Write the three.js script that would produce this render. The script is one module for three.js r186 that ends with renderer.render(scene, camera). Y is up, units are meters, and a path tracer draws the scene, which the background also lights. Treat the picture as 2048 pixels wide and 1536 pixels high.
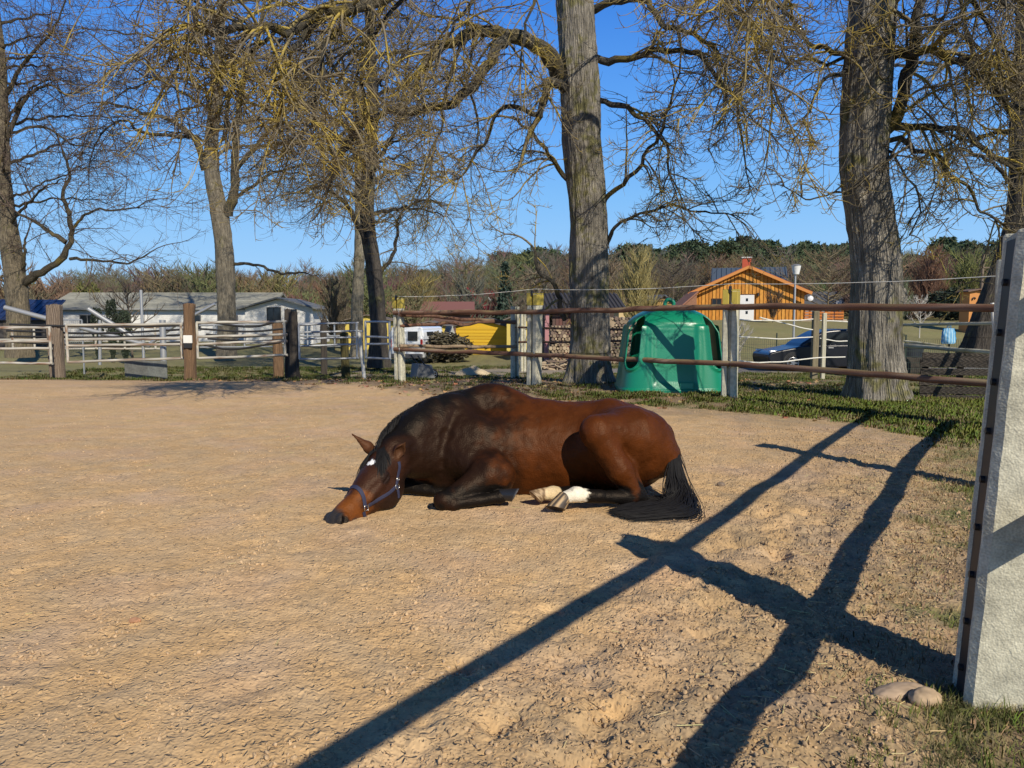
import * as THREE from 'three';
import { mergeGeometries, mergeVertices } from 'three/addons/utils/BufferGeometryUtils.js';
import { RoundedBoxGeometry } from 'three/addons/geometries/RoundedBoxGeometry.js';
import { createNoise2D, createNoise3D } from 'simplex-noise';

// ------------------------------------------------------------------ camera
const scene = new THREE.Scene();
const camera = new THREE.PerspectiveCamera(53.0, 4 / 3, 0.05, 1200);
const EYE = 1.4, PITCH = Math.atan(130 / 1540), FPX = 1540;
camera.position.set(0, EYE, 0);
camera.rotation.set(-PITCH, 0, 0);
scene.add(camera);

// ------------------------------------------------------------------ sky: clear spring midday, deeper blue overhead
const SUN = new THREE.Vector3(0.376, 0.588, 0.716).normalize();
{
  const w = 1024, h = 512, d = new Float32Array(w * h * 4);
  const stops = [[-1, [0.28, 0.34, 0.40]], [0, [0.46, 0.70, 0.94]], [0.06, [0.36, 0.64, 0.97]], [0.15, [0.23, 0.53, 0.96]], [0.24, [0.13, 0.40, 0.94]], [0.36, [0.06, 0.255, 0.80]], [0.6, [0.016, 0.072, 0.26]], [1, [0.006, 0.028, 0.11]]];
  for (let j = 0; j < h; j++) {
    const s = Math.sin(((j + 0.5) / h - 0.5) * Math.PI);
    let k = 0; while (k < stops.length - 2 && s > stops[k + 1][0]) k++;
    const [s0, c0] = stops[k], [s1, c1] = stops[k + 1];
    let t = Math.min(1, Math.max(0, (s - s0) / (s1 - s0))); if (k === 0) t = t > 0.97 ? (t - 0.97) / 0.03 : 0;
    for (let i = 0; i < w; i++) { const o = (j * w + i) * 4; for (let c = 0; c < 3; c++) d[o + c] = (c0[c] + (c1[c] - c0[c]) * t) * SKY_GAIN(); d[o + 3] = 1; }
  }
  function SKY_GAIN() { return 1.0; }
  const t = new THREE.DataTexture(d, w, h, THREE.RGBAFormat, THREE.FloatType);
  t.mapping = THREE.EquirectangularReflectionMapping; t.magFilter = THREE.LinearFilter; t.needsUpdate = true;
  scene.background = t; scene.environment = t;
}
const sun = new THREE.DirectionalLight(new THREE.Color().setRGB(1, 0.91, 0.76), 5);
sun.position.copy(SUN).multiplyScalar(80); sun.target.position.set(0, 0, -12); sun.position.add(sun.target.position);
sun.castShadow = true; sun.shadow.mapSize.set(4096, 4096);
Object.assign(sun.shadow.camera, { left: -50, right: 50, top: 50, bottom: -50, near: 1, far: 250 });
scene.add(sun, sun.target);

const renderer = new THREE.WebGLRenderer({ antialias: true });
renderer.toneMapping = THREE.LinearToneMapping; renderer.toneMappingExposure = 1.0;
renderer.shadowMap.enabled = true;

// ------------------------------------------------------------------ helpers
function rng(seed) { let s = seed | 0; return () => { s = (s + 0x6d2b79f5) | 0; let t = Math.imul(s ^ (s >>> 15), 1 | s); t = (t + Math.imul(t ^ (t >>> 7), 61 | t)) ^ t; return ((t ^ (t >>> 14)) >>> 0) / 4294967296; }; }
const n2 = createNoise2D(rng(11)), n3 = createNoise3D(rng(12)), n2b = createNoise2D(rng(13));
const fbm2 = (x, y, o = 4) => { let a = 0.5, s = 0; for (let i = 0; i < o; i++) { s += a * n2(x, y); x *= 2.03; y *= 2.03; x += 7.1; a *= 0.5; } return s; };
const fbm3 = (x, y, z, o = 3) => { let a = 0.5, s = 0; for (let i = 0; i < o; i++) { s += a * n3(x, y, z); x *= 2.03; y *= 2.03; z *= 2.03; a *= 0.5; } return s; };
const V = (x, y, z) => new THREE.Vector3(x, y, z);
const clamp = (x, a = 0, b = 1) => Math.min(b, Math.max(a, x)), mix = (a, b, t) => a + (b - a) * t;
const sstep = (a, b, x) => { const t = clamp((x - a) / (b - a)); return t * t * (3 - 2 * t); };
// survey helper: the place was measured from the photograph; a sight line (px, py) at D metres ahead of the viewer gives a point of the place
const CP = Math.cos(PITCH), SP = Math.sin(PITCH);
function W(px, py, D) {
  const x = (px - 1024) / FPX, y = -(py - 768) / FPX;
  const dy = y * CP - SP, dz = -CP - y * SP, k = -D / dz;
  return V(x * k, EYE + dy * k, -D);
}
function atY(px, py, Y = 0) { const p = W(px, py, 1); const k = (Y - EYE) / (p.y - EYE); return V(p.x * k, Y, -k); }
const usedNames = new Map();
function numbered(n) { const k = usedNames.get(n) ?? 0; usedNames.set(n, k + 1); return k ? n + '_' + String(k).padStart(3, '0') : n; }
function shade(o) { o.castShadow = true; o.receiveShadow = true; return o; }
function tag(o, label, category, group, kind) { if (label) o.userData.label = label; if (category) o.userData.category = category; if (group) o.userData.group = group; if (kind) o.userData.kind = kind; return o; }
function thing(name, label, category, pos = [0, 0, 0], turn = 0, group) {
  const o = new THREE.Group(); o.name = numbered(name); o.position.set(...pos); o.rotation.y = turn; scene.add(o); return tag(o, label, category, group);
}
function part(name, geo, material, parent = scene) {
  if (Array.isArray(geo)) geo = geo.length > 1 ? merge(geo) : geo[0];
  const m = shade(new THREE.Mesh(geo, material)); m.name = parent === scene ? numbered(name) : name; parent.add(m); return m;
}
function merge(list) {
  const names = ['position', 'normal', 'uv']; const col = list.some((g) => g.attributes.color);
  return mergeGeometries(list.map((g) => {
    g = g.index ? g.toNonIndexed() : g; const r = new THREE.BufferGeometry();
    for (const n of names) r.setAttribute(n, g.attributes[n] ?? new THREE.BufferAttribute(new Float32Array(g.attributes.position.count * (n === 'uv' ? 2 : 3)), n === 'uv' ? 2 : 3));
    if (col) r.setAttribute('color', g.attributes.color ?? new THREE.BufferAttribute(new Float32Array(g.attributes.position.count * 3).fill(1), 3));
    return r;
  }));
}
const std = (r, g, b, rough = 0.8, extra = {}) => { const m = new THREE.MeshStandardMaterial({ roughness: rough, ...extra }); m.color.setRGB(r, g, b); return m; };
const phys = (r, g, b, rough, extra = {}) => { const m = new THREE.MeshPhysicalMaterial({ roughness: rough, ...extra }); m.color.setRGB(r, g, b); return m; };
const bx = (w, h, d, x = 0, y = 0, z = 0) => new THREE.BoxGeometry(w, h, d).translate(x, y, z);
const rbx = (w, h, d, r, x = 0, y = 0, z = 0, s = 2) => new RoundedBoxGeometry(w, h, d, s, r).translate(x, y, z);
// tapered tube along points with radii; sides n; colours optional per ring
function tube(pts, rad, n = 6, capEnds = true, uvScale = 1, wob = null) {
  const P = [], N = [], UV = [], I = []; let nx = V(1, 0, 0), len = 0;
  for (let i = 0; i < pts.length; i++) {
    const t = pts[Math.min(i + 1, pts.length - 1)].clone().sub(pts[Math.max(i - 1, 0)]).normalize();
    if (i === 0) { nx = Math.abs(t.x) < 0.8 ? V(1, 0, 0) : V(0, 0, 1); } else len += pts[i].distanceTo(pts[i - 1]);
    nx = nx.clone().addScaledVector(t, -nx.dot(t)).normalize(); const ny = t.clone().cross(nx);
    const r = typeof rad === 'function' ? rad(i / (pts.length - 1)) : rad[i];
    for (let k = 0; k <= n; k++) {
      const a = k / n * Math.PI * 2, d = nx.clone().multiplyScalar(Math.cos(a)).addScaledVector(ny, Math.sin(a));
      const rr = wob ? r * wob(i, k % n, d, pts[i]) : r;
      P.push(pts[i].x + d.x * rr, pts[i].y + d.y * rr, pts[i].z + d.z * rr); N.push(d.x, d.y, d.z); UV.push(k / n * Math.max(1, Math.round(r * 6.28 * uvScale)) , len * uvScale);
    }
  }
  for (let i = 0; i < pts.length - 1; i++) for (let k = 0; k < n; k++) { const a = i * (n + 1) + k, b = a + n + 1; I.push(a, a + 1, b, a + 1, b + 1, b); }
  if (capEnds) for (const [i, s] of [[0, -1], [pts.length - 1, 1]]) {
    const t = pts[Math.min(i + 1, pts.length - 1)].clone().sub(pts[Math.max(i - 1, 0)]).normalize().multiplyScalar(s), c = P.length / 3;
    P.push(pts[i].x, pts[i].y, pts[i].z); N.push(t.x, t.y, t.z); UV.push(0.5, 0.5);
    for (let k = 0; k <= n; k++) { const o = (i * (n + 1) + k) * 3; P.push(P[o], P[o + 1], P[o + 2]); N.push(t.x, t.y, t.z); UV.push(0.5, 0.5); }
    for (let k = 0; k < n; k++) s > 0 ? I.push(c, c + 1 + k, c + 2 + k) : I.push(c, c + 2 + k, c + 1 + k);
  }
  const g = new THREE.BufferGeometry(); g.setAttribute('position', new THREE.Float32BufferAttribute(P, 3)); g.setAttribute('normal', new THREE.Float32BufferAttribute(N, 3)); g.setAttribute('uv', new THREE.Float32BufferAttribute(UV, 2)); g.setIndex(I);
  if (wob) g.computeVertexNormals();
  return g;
}
const curve = (pts, n) => new THREE.CatmullRomCurve3(pts, false, 'centripetal').getPoints(n);
function tex(w, h, f, srgb = true) {
  const d = new Uint8Array(w * h * 4);
  for (let j = 0; j < h; j++) for (let i = 0; i < w; i++) { const c = f(i / w, j / h, i, j), o = (j * w + i) * 4; if (typeof c === 'number') d[o] = d[o + 1] = d[o + 2] = clamp(c) * 255; else for (let k = 0; k < 3; k++) d[o + k] = clamp(c[k]) * 255; d[o + 3] = 255; }
  const t = new THREE.DataTexture(d, w, h); t.magFilter = THREE.LinearFilter; t.minFilter = THREE.LinearMipmapLinearFilter; t.wrapS = t.wrapT = THREE.RepeatWrapping; if (srgb) t.colorSpace = THREE.SRGBColorSpace; t.needsUpdate = true; return t;
}
// tileable noise on a unit square
const GH = (x, y) => { let h = Math.imul(x, 374761393) + Math.imul(y, 668265263); h = Math.imul(h ^ (h >>> 13), 1274126177); return ((h ^ (h >>> 16)) >>> 0) / 4294967296 * 6.28319; };
const tn = (u, v, f) => { const p = Math.max(2, Math.round(f * 0.8)), x = u * p, y = v * p, xi = Math.floor(x), yi = Math.floor(y), fx = x - xi, fy = y - yi, m = (k) => ((k % p) + p) % p; const g = (i, j, dx, dy) => { const a = GH(m(i) + p * 131, m(j) + p * 17); return Math.cos(a) * dx + Math.sin(a) * dy; }; const sx = fx * fx * fx * (fx * (fx * 6 - 15) + 10), sy = fy * fy * fy * (fy * (fy * 6 - 15) + 10); return 1.5 * mix(mix(g(xi, yi, fx, fy), g(xi + 1, yi, fx - 1, fy), sx), mix(g(xi, yi + 1, fx, fy - 1), g(xi + 1, yi + 1, fx - 1, fy - 1), sx), sy); };
function colored(geo, f) { const p = geo.attributes.position, nn = geo.attributes.normal, c = new Float32Array(p.count * 3); for (let i = 0; i < p.count; i++) { const k = f(p.getX(i), p.getY(i), p.getZ(i), nn && nn.getX(i), nn && nn.getY(i), nn && nn.getZ(i)); c[i * 3] = k[0]; c[i * 3 + 1] = k[1]; c[i * 3 + 2] = k[2]; } geo.setAttribute('color', new THREE.BufferAttribute(c, 3)); return geo; }

// ------------------------------------------------------------------ the land
const D2 = (p) => [p.x, -p.z];
const POST = { A: atY(115, 735), B: atY(381, 742), C: atY(590, 742), P1: atY(800, 758), P2: atY(1068, 772), P3: atY(1458, 803), P3b: V(6.05, 0, -9.3), P4b: V(4.02, 0, -6.2), P4: V(1.745, 0, -2.72), P5: V(-0.25, 0, 0.6) };
// bounds of the raked sand, as [x, D]
const SAND = [[-40, 22.4], [-13.3, 21.2], [-9.2, 20.3], [-6.0, 19.0], [-3.2, 16.6], [-2.0, 14.7], [-0.5, 14.0], [1.2, 13.2], [3.2, 11.9], [4.7, 10.4], [5.0, 8.9], [4.3, 7.4], [3.1, 5.5], [1.95, 3.4], [1.25, 2.3], [-0.6, -1.2], [-40, -1.2]];
function sandDist(x, D) { // > 0 inside
  let ins = false, m = 1e9;
  for (let i = 0, j = SAND.length - 1; i < SAND.length; j = i++) {
    const [xi, yi] = SAND[i], [xj, yj] = SAND[j];
    if ((yi > D) !== (yj > D) && x < (xj - xi) * (D - yi) / (yj - yi) + xi) ins = !ins;
    const dx = xj - xi, dy = yj - yi, t = clamp(((x - xi) * dx + (D - yi) * dy) / (dx * dx + dy * dy)); m = Math.min(m, Math.hypot(x - xi - dx * t, D - yi - dy * t));
  }
  return ins ? m : -m;
}
function landY(x, D) {
  let y = -0.55 * sstep(15, 27, D) - 0.3 * sstep(27, 38, D) * sstep(6, -4, x);
  y += 1.85 * sstep(33, 56, D) * sstep(3, 13, x) + 0.5 * sstep(40, 60, D) * sstep(6, -4, x);
  y += 3.2 * sstep(80, 170, D) + 9 * sstep(150, 330, D);
  if (D > 10) y += 0.05 * fbm2(x * 0.35, D * 0.35) * sstep(10, 16, D);
  return y;
}
const lump = (x, D, f) => { const a = n2(x * f, D * f); return a > 0 ? a * a : 0; };
const tilled = (x, D) => sstep(2.3, 0.5, sandDist(x, D)) * (D < 9 ? 1 : 0.4) ;
const hoofprints = (() => { const R = rng(501), cell = new Map(); const add = (x, D, r, d, a) => { const k = Math.floor(x) + ',' + Math.floor(D); if (!cell.has(k)) cell.set(k, []); cell.get(k).push([x, D, r, d, a]); };
  for (let i = 0; i < 2600; i++) { const x = -9 + 15 * R(), D = 1.2 + 15 * R(); add(x, D, 0.045 + 0.05 * R(), 0.003 + 0.012 * R() * R(), R() * 6.28); }
  for (let i = 0; i < 130; i++) { const t = R(), x = mix(0.2, 3.3, t) - 0.15 - 1.4 * R() * R(), D = mix(2.0, 6.6, t) + 0.4 * (R() - 0.5); add(x, D, 0.05 + 0.06 * R(), 0.010 + 0.02 * R(), R() * 6.28); }
  return (x, D) => { let h = 0; const cx = Math.floor(x), cy = Math.floor(D); for (let a = -1; a < 2; a++) for (let b = -1; b < 2; b++) { const l = cell.get((cx + a) + ',' + (cy + b)); if (l) for (const [px, pd, r, d, an] of l) { const ux = x - px, ud = D - pd; if (Math.abs(ux) > 0.25 || Math.abs(ud) > 0.25) continue; const c = Math.cos(an), s = Math.sin(an), q = Math.hypot((ux * c + ud * s) / 1.35, ud * c - ux * s) / r; if (q < 2) h += q < 1 ? -d * (1 - q * q * 1.1) : 0.45 * d * (2 - q) * (q - 1) * 2 * (0.6 + 0.6 * n2(px * 9 + ux * 14, pd * 9 + ud * 14)); } } return h; };
})();
function groundY(x, D) {
  let y = landY(x, D); const s = sandDist(x, D);
  if (D < 26 && D > -2) {
    const w = 1 - sstep(14, 26, D), t = tilled(x, D);
    y += w * (0.012 * fbm2(x * 0.9, D * 0.9) + 0.005 * fbm2(x * 3.2 + 4, D * 3.2, 3));
    if (D < 12) {
      const v = 1 - sstep(8, 12, D);
      y += v * ((0.0035 + 0.013 * t) * fbm2(x * 9, D * 9, 3) + (0.0022 + 0.005 * t) * n2(x * 26, D * 26) + (0.006 + 0.012 * t) * lump(x, D, 15) + (0.002 + 0.003 * t) * n2(x * 45 + 3, D * 45));
      y += hoofprints(x, D) * v;
      // drag furrows beside the fence
      const q = (x - 1.745) * 0.85 - (D - 2.72) * 0.535; // distance left of the fence line is -q
      const f = Math.sin((q + 0.05 * fbm2(x * 1.4, D * 1.4)) * 19); y += v * 0.007 * f * sstep(-2.3, -1.2, q) * sstep(-0.25, -0.6, q) * (0.4 + 0.9 * Math.abs(n2(x * 1.3, D * 1.3 + 5)));
    }
    if (s < 0) y += 0.05 * sstep(0, -0.9, s) * w;
  }
  // the horse has pressed a shallow bed into the sand
  const bd = Math.hypot((x - 0.15) / 1.35, (D - 6.1) / 0.8); if (bd < 1.4) y = mix(y - 0.004, y, sstep(0.6, 1.4, bd));
  return y;
}
{
  const axis = (segs, grow, lo, hi, g2 = grow) => { const o = []; let x = segs[0][0]; for (const [a, b, s] of segs) { const n = Math.round((b - a) / s); for (let i = 0; i < n; i++) o.push(a + (b - a) * i / n); } o.push(segs[segs.length - 1][1]); let s = segs[segs.length - 1][2]; while (o[o.length - 1] < hi) { s *= grow; o.push(o[o.length - 1] + s); } s = segs[0][2]; while (o[0] > lo) { s *= g2; o.unshift(o[0] - s); } return o; };
  const xs = axis([[-4.2, -2, 0.034], [-2, 2.8, 0.021], [2.8, 5.5, 0.034]], 1.11, -420, 420), ds = axis([[1.9, 4.2, 0.018], [4.2, 7, 0.026], [7, 10, 0.05]], 1.05, -12, 520, 1.3);
  const nx = xs.length, nd = ds.length, P = new Float32Array(nx * nd * 3), UV = new Float32Array(nx * nd * 2), C = new Float32Array(nx * nd * 3), I = new Uint32Array((nx - 1) * (nd - 1) * 6);
  const SANDC = [0.545, 0.365, 0.183], SOIL = [0.31, 0.225, 0.128], GRASS = [0.15, 0.155, 0.05], LITTER = [0.24, 0.165, 0.095], ROAD = [0.22, 0.2, 0.18], FAR = [0.25, 0.235, 0.085];
  let q = 0;
  for (let j = 0; j < nd; j++) for (let i = 0; i < nx; i++, q++) {
    const x = xs[i], D = ds[j]; P[q * 3] = x; P[q * 3 + 1] = groundY(x, D); P[q * 3 + 2] = -D; UV[q * 2] = x / 1.7; UV[q * 2 + 1] = D / 1.7;
    const s = sandDist(x, D), nn = fbm2(x * 1.6, D * 1.6), big = fbm2(x * 0.25 + 3, D * 0.25);
    const sand = D < 26 ? sstep(-0.35, 0.25, s + 0.55 * nn) : 0;
    const g = sstep(-0.3, 0.35, fbm2(x * 0.7 + 9, D * 0.7) + (x > 3 && D < 20 ? 0.25 : -0.1) - (D > 13 && D < 24 && x < 3 ? 0.35 : 0));
    let c = [0, 1, 2].map((k) => mix(LITTER[k], GRASS[k], g)); { const lw = 0.8 * sstep(20, 26, D); c = [0, 1, 2].map((k) => mix(c[k], FAR[k] * (0.85 + 0.3 * nn), lw)); }
    const road = sstep(1.6, 1.1, Math.abs(D - (29.2 + 0.02 * x))) * sstep(-3, 2, x); c = [0, 1, 2].map((k) => mix(c[k], ROAD[k], road));
    const yard = sstep(3.5, 2, Math.hypot((x + 1.6) / 1.8, (D - 27) / 1.6)); c = [0, 1, 2].map((k) => mix(c[k], [0.34, 0.27, 0.19][k], 0.8 * yard));
    const so = sstep(1.9, 0.35, s + 0.9 * nn) * (D < 13 ? 1 : 0.4) * sstep(-3, 1, x);
    const sv = [0, 1, 2].map((k) => mix(SANDC[k], SOIL[k], 0.62 * so) * (1 + 0.10 * big + 0.10 * nn + 0.07 * n2(x * 7, D * 7) + [0.03, -0.01, -0.09][k] * n2(x * 2.3 + 20, D * 2.3) + [0.0, 0.0, 0.16][k] * Math.max(0, n2b(x * 0.8, D * 0.8))));
    for (let k = 0; k < 3; k++) C[q * 3 + k] = mix(c[k], sv[k], sand) / 0.8;
  }
  q = 0; for (let j = 0; j < nd - 1; j++) for (let i = 0; i < nx - 1; i++) { const a = j * nx + i; I[q++] = a; I[q++] = a + 1; I[q++] = a + nx; I[q++] = a + 1; I[q++] = a + nx + 1; I[q++] = a + nx; }
  const g = new THREE.BufferGeometry(); g.setAttribute('position', new THREE.BufferAttribute(P, 3)); g.setAttribute('uv', new THREE.BufferAttribute(UV, 2)); g.setAttribute('color', new THREE.BufferAttribute(C, 3)); g.setIndex(new THREE.BufferAttribute(I, 1)); g.computeVertexNormals();
  console.log('ground', nx, nd, I.length / 3);
  const R = rng(31), S = 1024, specks = new Float32Array(S * S), bump = new Float32Array(S * S);
  const dab = (arr, x, y, r, v, sx = 1, an = 0) => { const c = Math.cos(an), s = Math.sin(an), m = Math.ceil(r * Math.max(1, sx)); for (let j = -m; j <= m; j++) for (let i = -m; i <= m; i++) { const d = Math.hypot((i * c + j * s) / sx, j * c - i * s) / r; if (d < 1) { const o = (((y + j) | 0) & (S - 1)) * S + (((x + i) | 0) & (S - 1)); arr[o] += v * (1 - d * d); } } };
  for (let i = 0; i < 15000; i++) dab(specks, R() * S, R() * S, 0.8 + 1.6 * R(), (R() - 0.55) * 0.5);
  for (let i = 0; i < 1700; i++) dab(specks, R() * S, R() * S, 1.0 + 0.7 * R(), R() < 0.65 ? -0.75 : 0.4, 3 + 7 * R(), R() * 6.28);
  for (let i = 0; i < 9000; i++) dab(bump, R() * S, R() * S, 1.4 + 4.5 * R() * R(), 0.12 + 0.4 * R());
  for (let i = 0; i < 900; i++) dab(bump, R() * S, R() * S, 2 + 3 * R(), -0.9, 1 + 2.5 * R(), R() * 6.28);
  for (let i = 0; i < 1300; i++) dab(bump, R() * S, R() * S, 3 + 6 * R(), (R() - 0.65) * 0.9, 1 + R(), R() * 6.28);
  const m = new THREE.MeshStandardMaterial({ vertexColors: true, roughness: 1 });
  m.map = tex(S, S, (u, v, i, j) => { const k = 0.8 * (1 + 0.5 * specks[j * S + i] + 0.10 * tn(u, v, 40) + 0.08 * tn(u, v, 9)); return Math.pow(clamp(k), 1 / 2.2); });
  m.bumpMap = tex(S, S, (u, v, i, j) => 0.4 + 0.5 * bump[j * S + i] + 0.1 * tn(u, v, 60) + 0.1 * tn(u, v, 150), false); m.bumpScale = 0.02;
  tag(part('ground', g, m), 'raked sand paddock running into rough grass beyond the fence', 'ground', null, 'structure');
}

// ------------------------------------------------------------------ the horse: one implicit body, meshed with surface nets
function surfaceNets(f, mn, mx, cell) {
  const nx = Math.ceil((mx.x - mn.x) / cell) + 1, ny = Math.ceil((mx.y - mn.y) / cell) + 1, nz = Math.ceil((mx.z - mn.z) / cell) + 1;
  const val = new Float32Array(nx * ny * nz).fill(9), id = new Int32Array(nx * ny * nz).fill(-1), B = 6, half = B * cell * 0.5, reach = half * 1.74 * 1.35 + cell * 2;
  const done = new Uint8Array(nx * ny * nz), blocks = [];
  const at = (i, j, k) => (k * ny + j) * nx + i;
  for (let k = 0; k < nz - 1; k += B) for (let j = 0; j < ny - 1; j += B) for (let i = 0; i < nx - 1; i += B) {
    if (Math.abs(f(mn.x + i * cell + half, mn.y + j * cell + half, mn.z + k * cell + half)) > reach) continue;
    blocks.push(i, j, k);
    for (let c = k; c <= Math.min(k + B, nz - 1); c++) for (let b = j; b <= Math.min(j + B, ny - 1); b++) for (let a = i; a <= Math.min(i + B, nx - 1); a++) {
      const q = at(a, b, c); if (!done[q]) { done[q] = 1; val[q] = f(mn.x + a * cell, mn.y + b * cell, mn.z + c * cell); }
    }
  }
  const P = [], I = [];
  const cells = [];
  for (let n = 0; n < blocks.length; n += 3) for (let c = blocks[n + 2]; c < Math.min(blocks[n + 2] + B, nz - 1); c++) for (let b = blocks[n + 1]; b < Math.min(blocks[n + 1] + B, ny - 1); b++) for (let a = blocks[n]; a < Math.min(blocks[n] + B, nx - 1); a++) {
    let m = 0, sx = 0, sy = 0, sz = 0, e = 0; const v = [];
    for (let q = 0; q < 8; q++) { v[q] = val[at(a + (q & 1), b + (q >> 1 & 1), c + (q >> 2))]; if (v[q] < 0) m |= 1 << q; }
    if (m === 0 || m === 255) continue;
    for (let q = 0; q < 8; q++) for (const d of [1, 2, 4]) if (!(q & d)) { const r = q | d; if ((v[q] < 0) !== (v[r] < 0)) { const t = v[q] / (v[q] - v[r]); sx += (q & 1) + (d === 1 ? t : 0); sy += (q >> 1 & 1) + (d === 2 ? t : 0); sz += (q >> 2) + (d === 4 ? t : 0); e++; } }
    id[at(a, b, c)] = P.length / 3; P.push(mn.x + (a + sx / e) * cell, mn.y + (b + sy / e) * cell, mn.z + (c + sz / e) * cell); cells.push(a, b, c);
  }
  for (let n = 0; n < cells.length; n += 3) {
    const a = cells[n], b = cells[n + 1], c = cells[n + 2], v0 = val[at(a, b, c)];
    const quad = (v1, A, Bq, C, D) => { if (A < 0 || Bq < 0 || C < 0 || D < 0) return; if (v0 < 0 && v1 >= 0) I.push(A, Bq, C, A, C, D); else if (v0 >= 0 && v1 < 0) I.push(A, C, Bq, A, D, C); };
    if (b && c && a < nx - 1) quad(val[at(a + 1, b, c)], id[at(a, b - 1, c - 1)], id[at(a, b, c - 1)], id[at(a, b, c)], id[at(a, b - 1, c)]);
    if (a && c && b < ny - 1) quad(val[at(a, b + 1, c)], id[at(a - 1, b, c - 1)], id[at(a - 1, b, c)], id[at(a, b, c)], id[at(a, b, c - 1)]);
    if (a && b && c < nz - 1) quad(val[at(a, b, c + 1)], id[at(a - 1, b - 1, c)], id[at(a, b - 1, c)], id[at(a, b, c)], id[at(a - 1, b, c)]);
  }
  const N = new Float32Array(P.length), h = cell * 0.8;
  for (let i = 0; i < P.length; i += 3) {
    const x = P[i], y = P[i + 1], z = P[i + 2], gx = f(x + h, y, z) - f(x - h, y, z), gy = f(x, y + h, z) - f(x, y - h, z), gz = f(x, y, z + h) - f(x, y, z - h), l = Math.hypot(gx, gy, gz) || 1;
    N[i] = gx / l; N[i + 1] = gy / l; N[i + 2] = gz / l;
  }
  const g = new THREE.BufferGeometry(); g.setAttribute('position', new THREE.Float32BufferAttribute(P, 3)); g.setAttribute('normal', new THREE.BufferAttribute(N, 3)); g.setIndex(I); return g;
}
const smin = (a, b, k) => { const h = Math.max(k - Math.abs(a - b), 0) / k; return Math.min(a, b) - h * h * k * 0.25; };
const smax = (a, b, k) => -smin(-a, -b, k);
const cap = (a, b, ra, rb) => { const dx = b.x - a.x, dy = b.y - a.y, dz = b.z - a.z, L = dx * dx + dy * dy + dz * dz, ax = a.x, ay = a.y, az = a.z; return (x, y, z) => { x -= ax; y -= ay; z -= az; let t = (x * dx + y * dy + z * dz) / L; t = t < 0 ? 0 : t > 1 ? 1 : t; return Math.hypot(x - dx * t, y - dy * t, z - dz * t) - (ra + (rb - ra) * t); }; };
const ell = (c, X, Y, Z, rx, ry, rz) => { const rm = Math.min(rx, ry, rz); return (x, y, z) => { x -= c.x; y -= c.y; z -= c.z; const a = (x * X.x + y * X.y + z * X.z), b = (x * Y.x + y * Y.y + z * Y.z), d = (x * Z.x + y * Z.y + z * Z.z); const k0 = Math.hypot(a / rx, b / ry, d / rz), k1 = Math.hypot(a / rx / rx, b / ry / ry, d / rz / rz); return k1 < 1e-6 ? -rm : k0 * (k0 - 1) / k1; }; };
const UX = V(1, 0, 0), UY = V(0, 1, 0), UZ = V(0, 0, 1);
// head frame: A from poll to muzzle, U out of the forehead, L towards the left cheek
const POLL = W(770, 893, 5.72), MUZ = W(651, 1039, 5.2);
const hA = MUZ.clone().sub(POLL).normalize();
let hU = V(-0.7, 0.7, 0.09); hU.addScaledVector(hA, -hU.dot(hA)).normalize();
let hL = hU.clone().cross(hA).normalize(); if (hL.z < 0) hL.negate();
{ const r = 24 * Math.PI / 180, u = hU.clone(), l = hL.clone(); hU = u.clone().multiplyScalar(Math.cos(r)).addScaledVector(l, Math.sin(r)); hL = l.multiplyScalar(Math.cos(r)).addScaledVector(u, -Math.sin(r)); }
const HS = POLL.distanceTo(MUZ) / 0.6;
const H = (a, u, l) => POLL.clone().addScaledVector(hA, a * HS).addScaledVector(hU, u * HS).addScaledVector(hL, l * HS);
const hcap = (a, b, ra, rb) => cap(H(...a), H(...b), ra * HS, rb * HS);
const hell = (c, ra, ru, rl) => ell(H(...c), hA, hU, hL, ra * HS, ru * HS, rl * HS);
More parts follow.
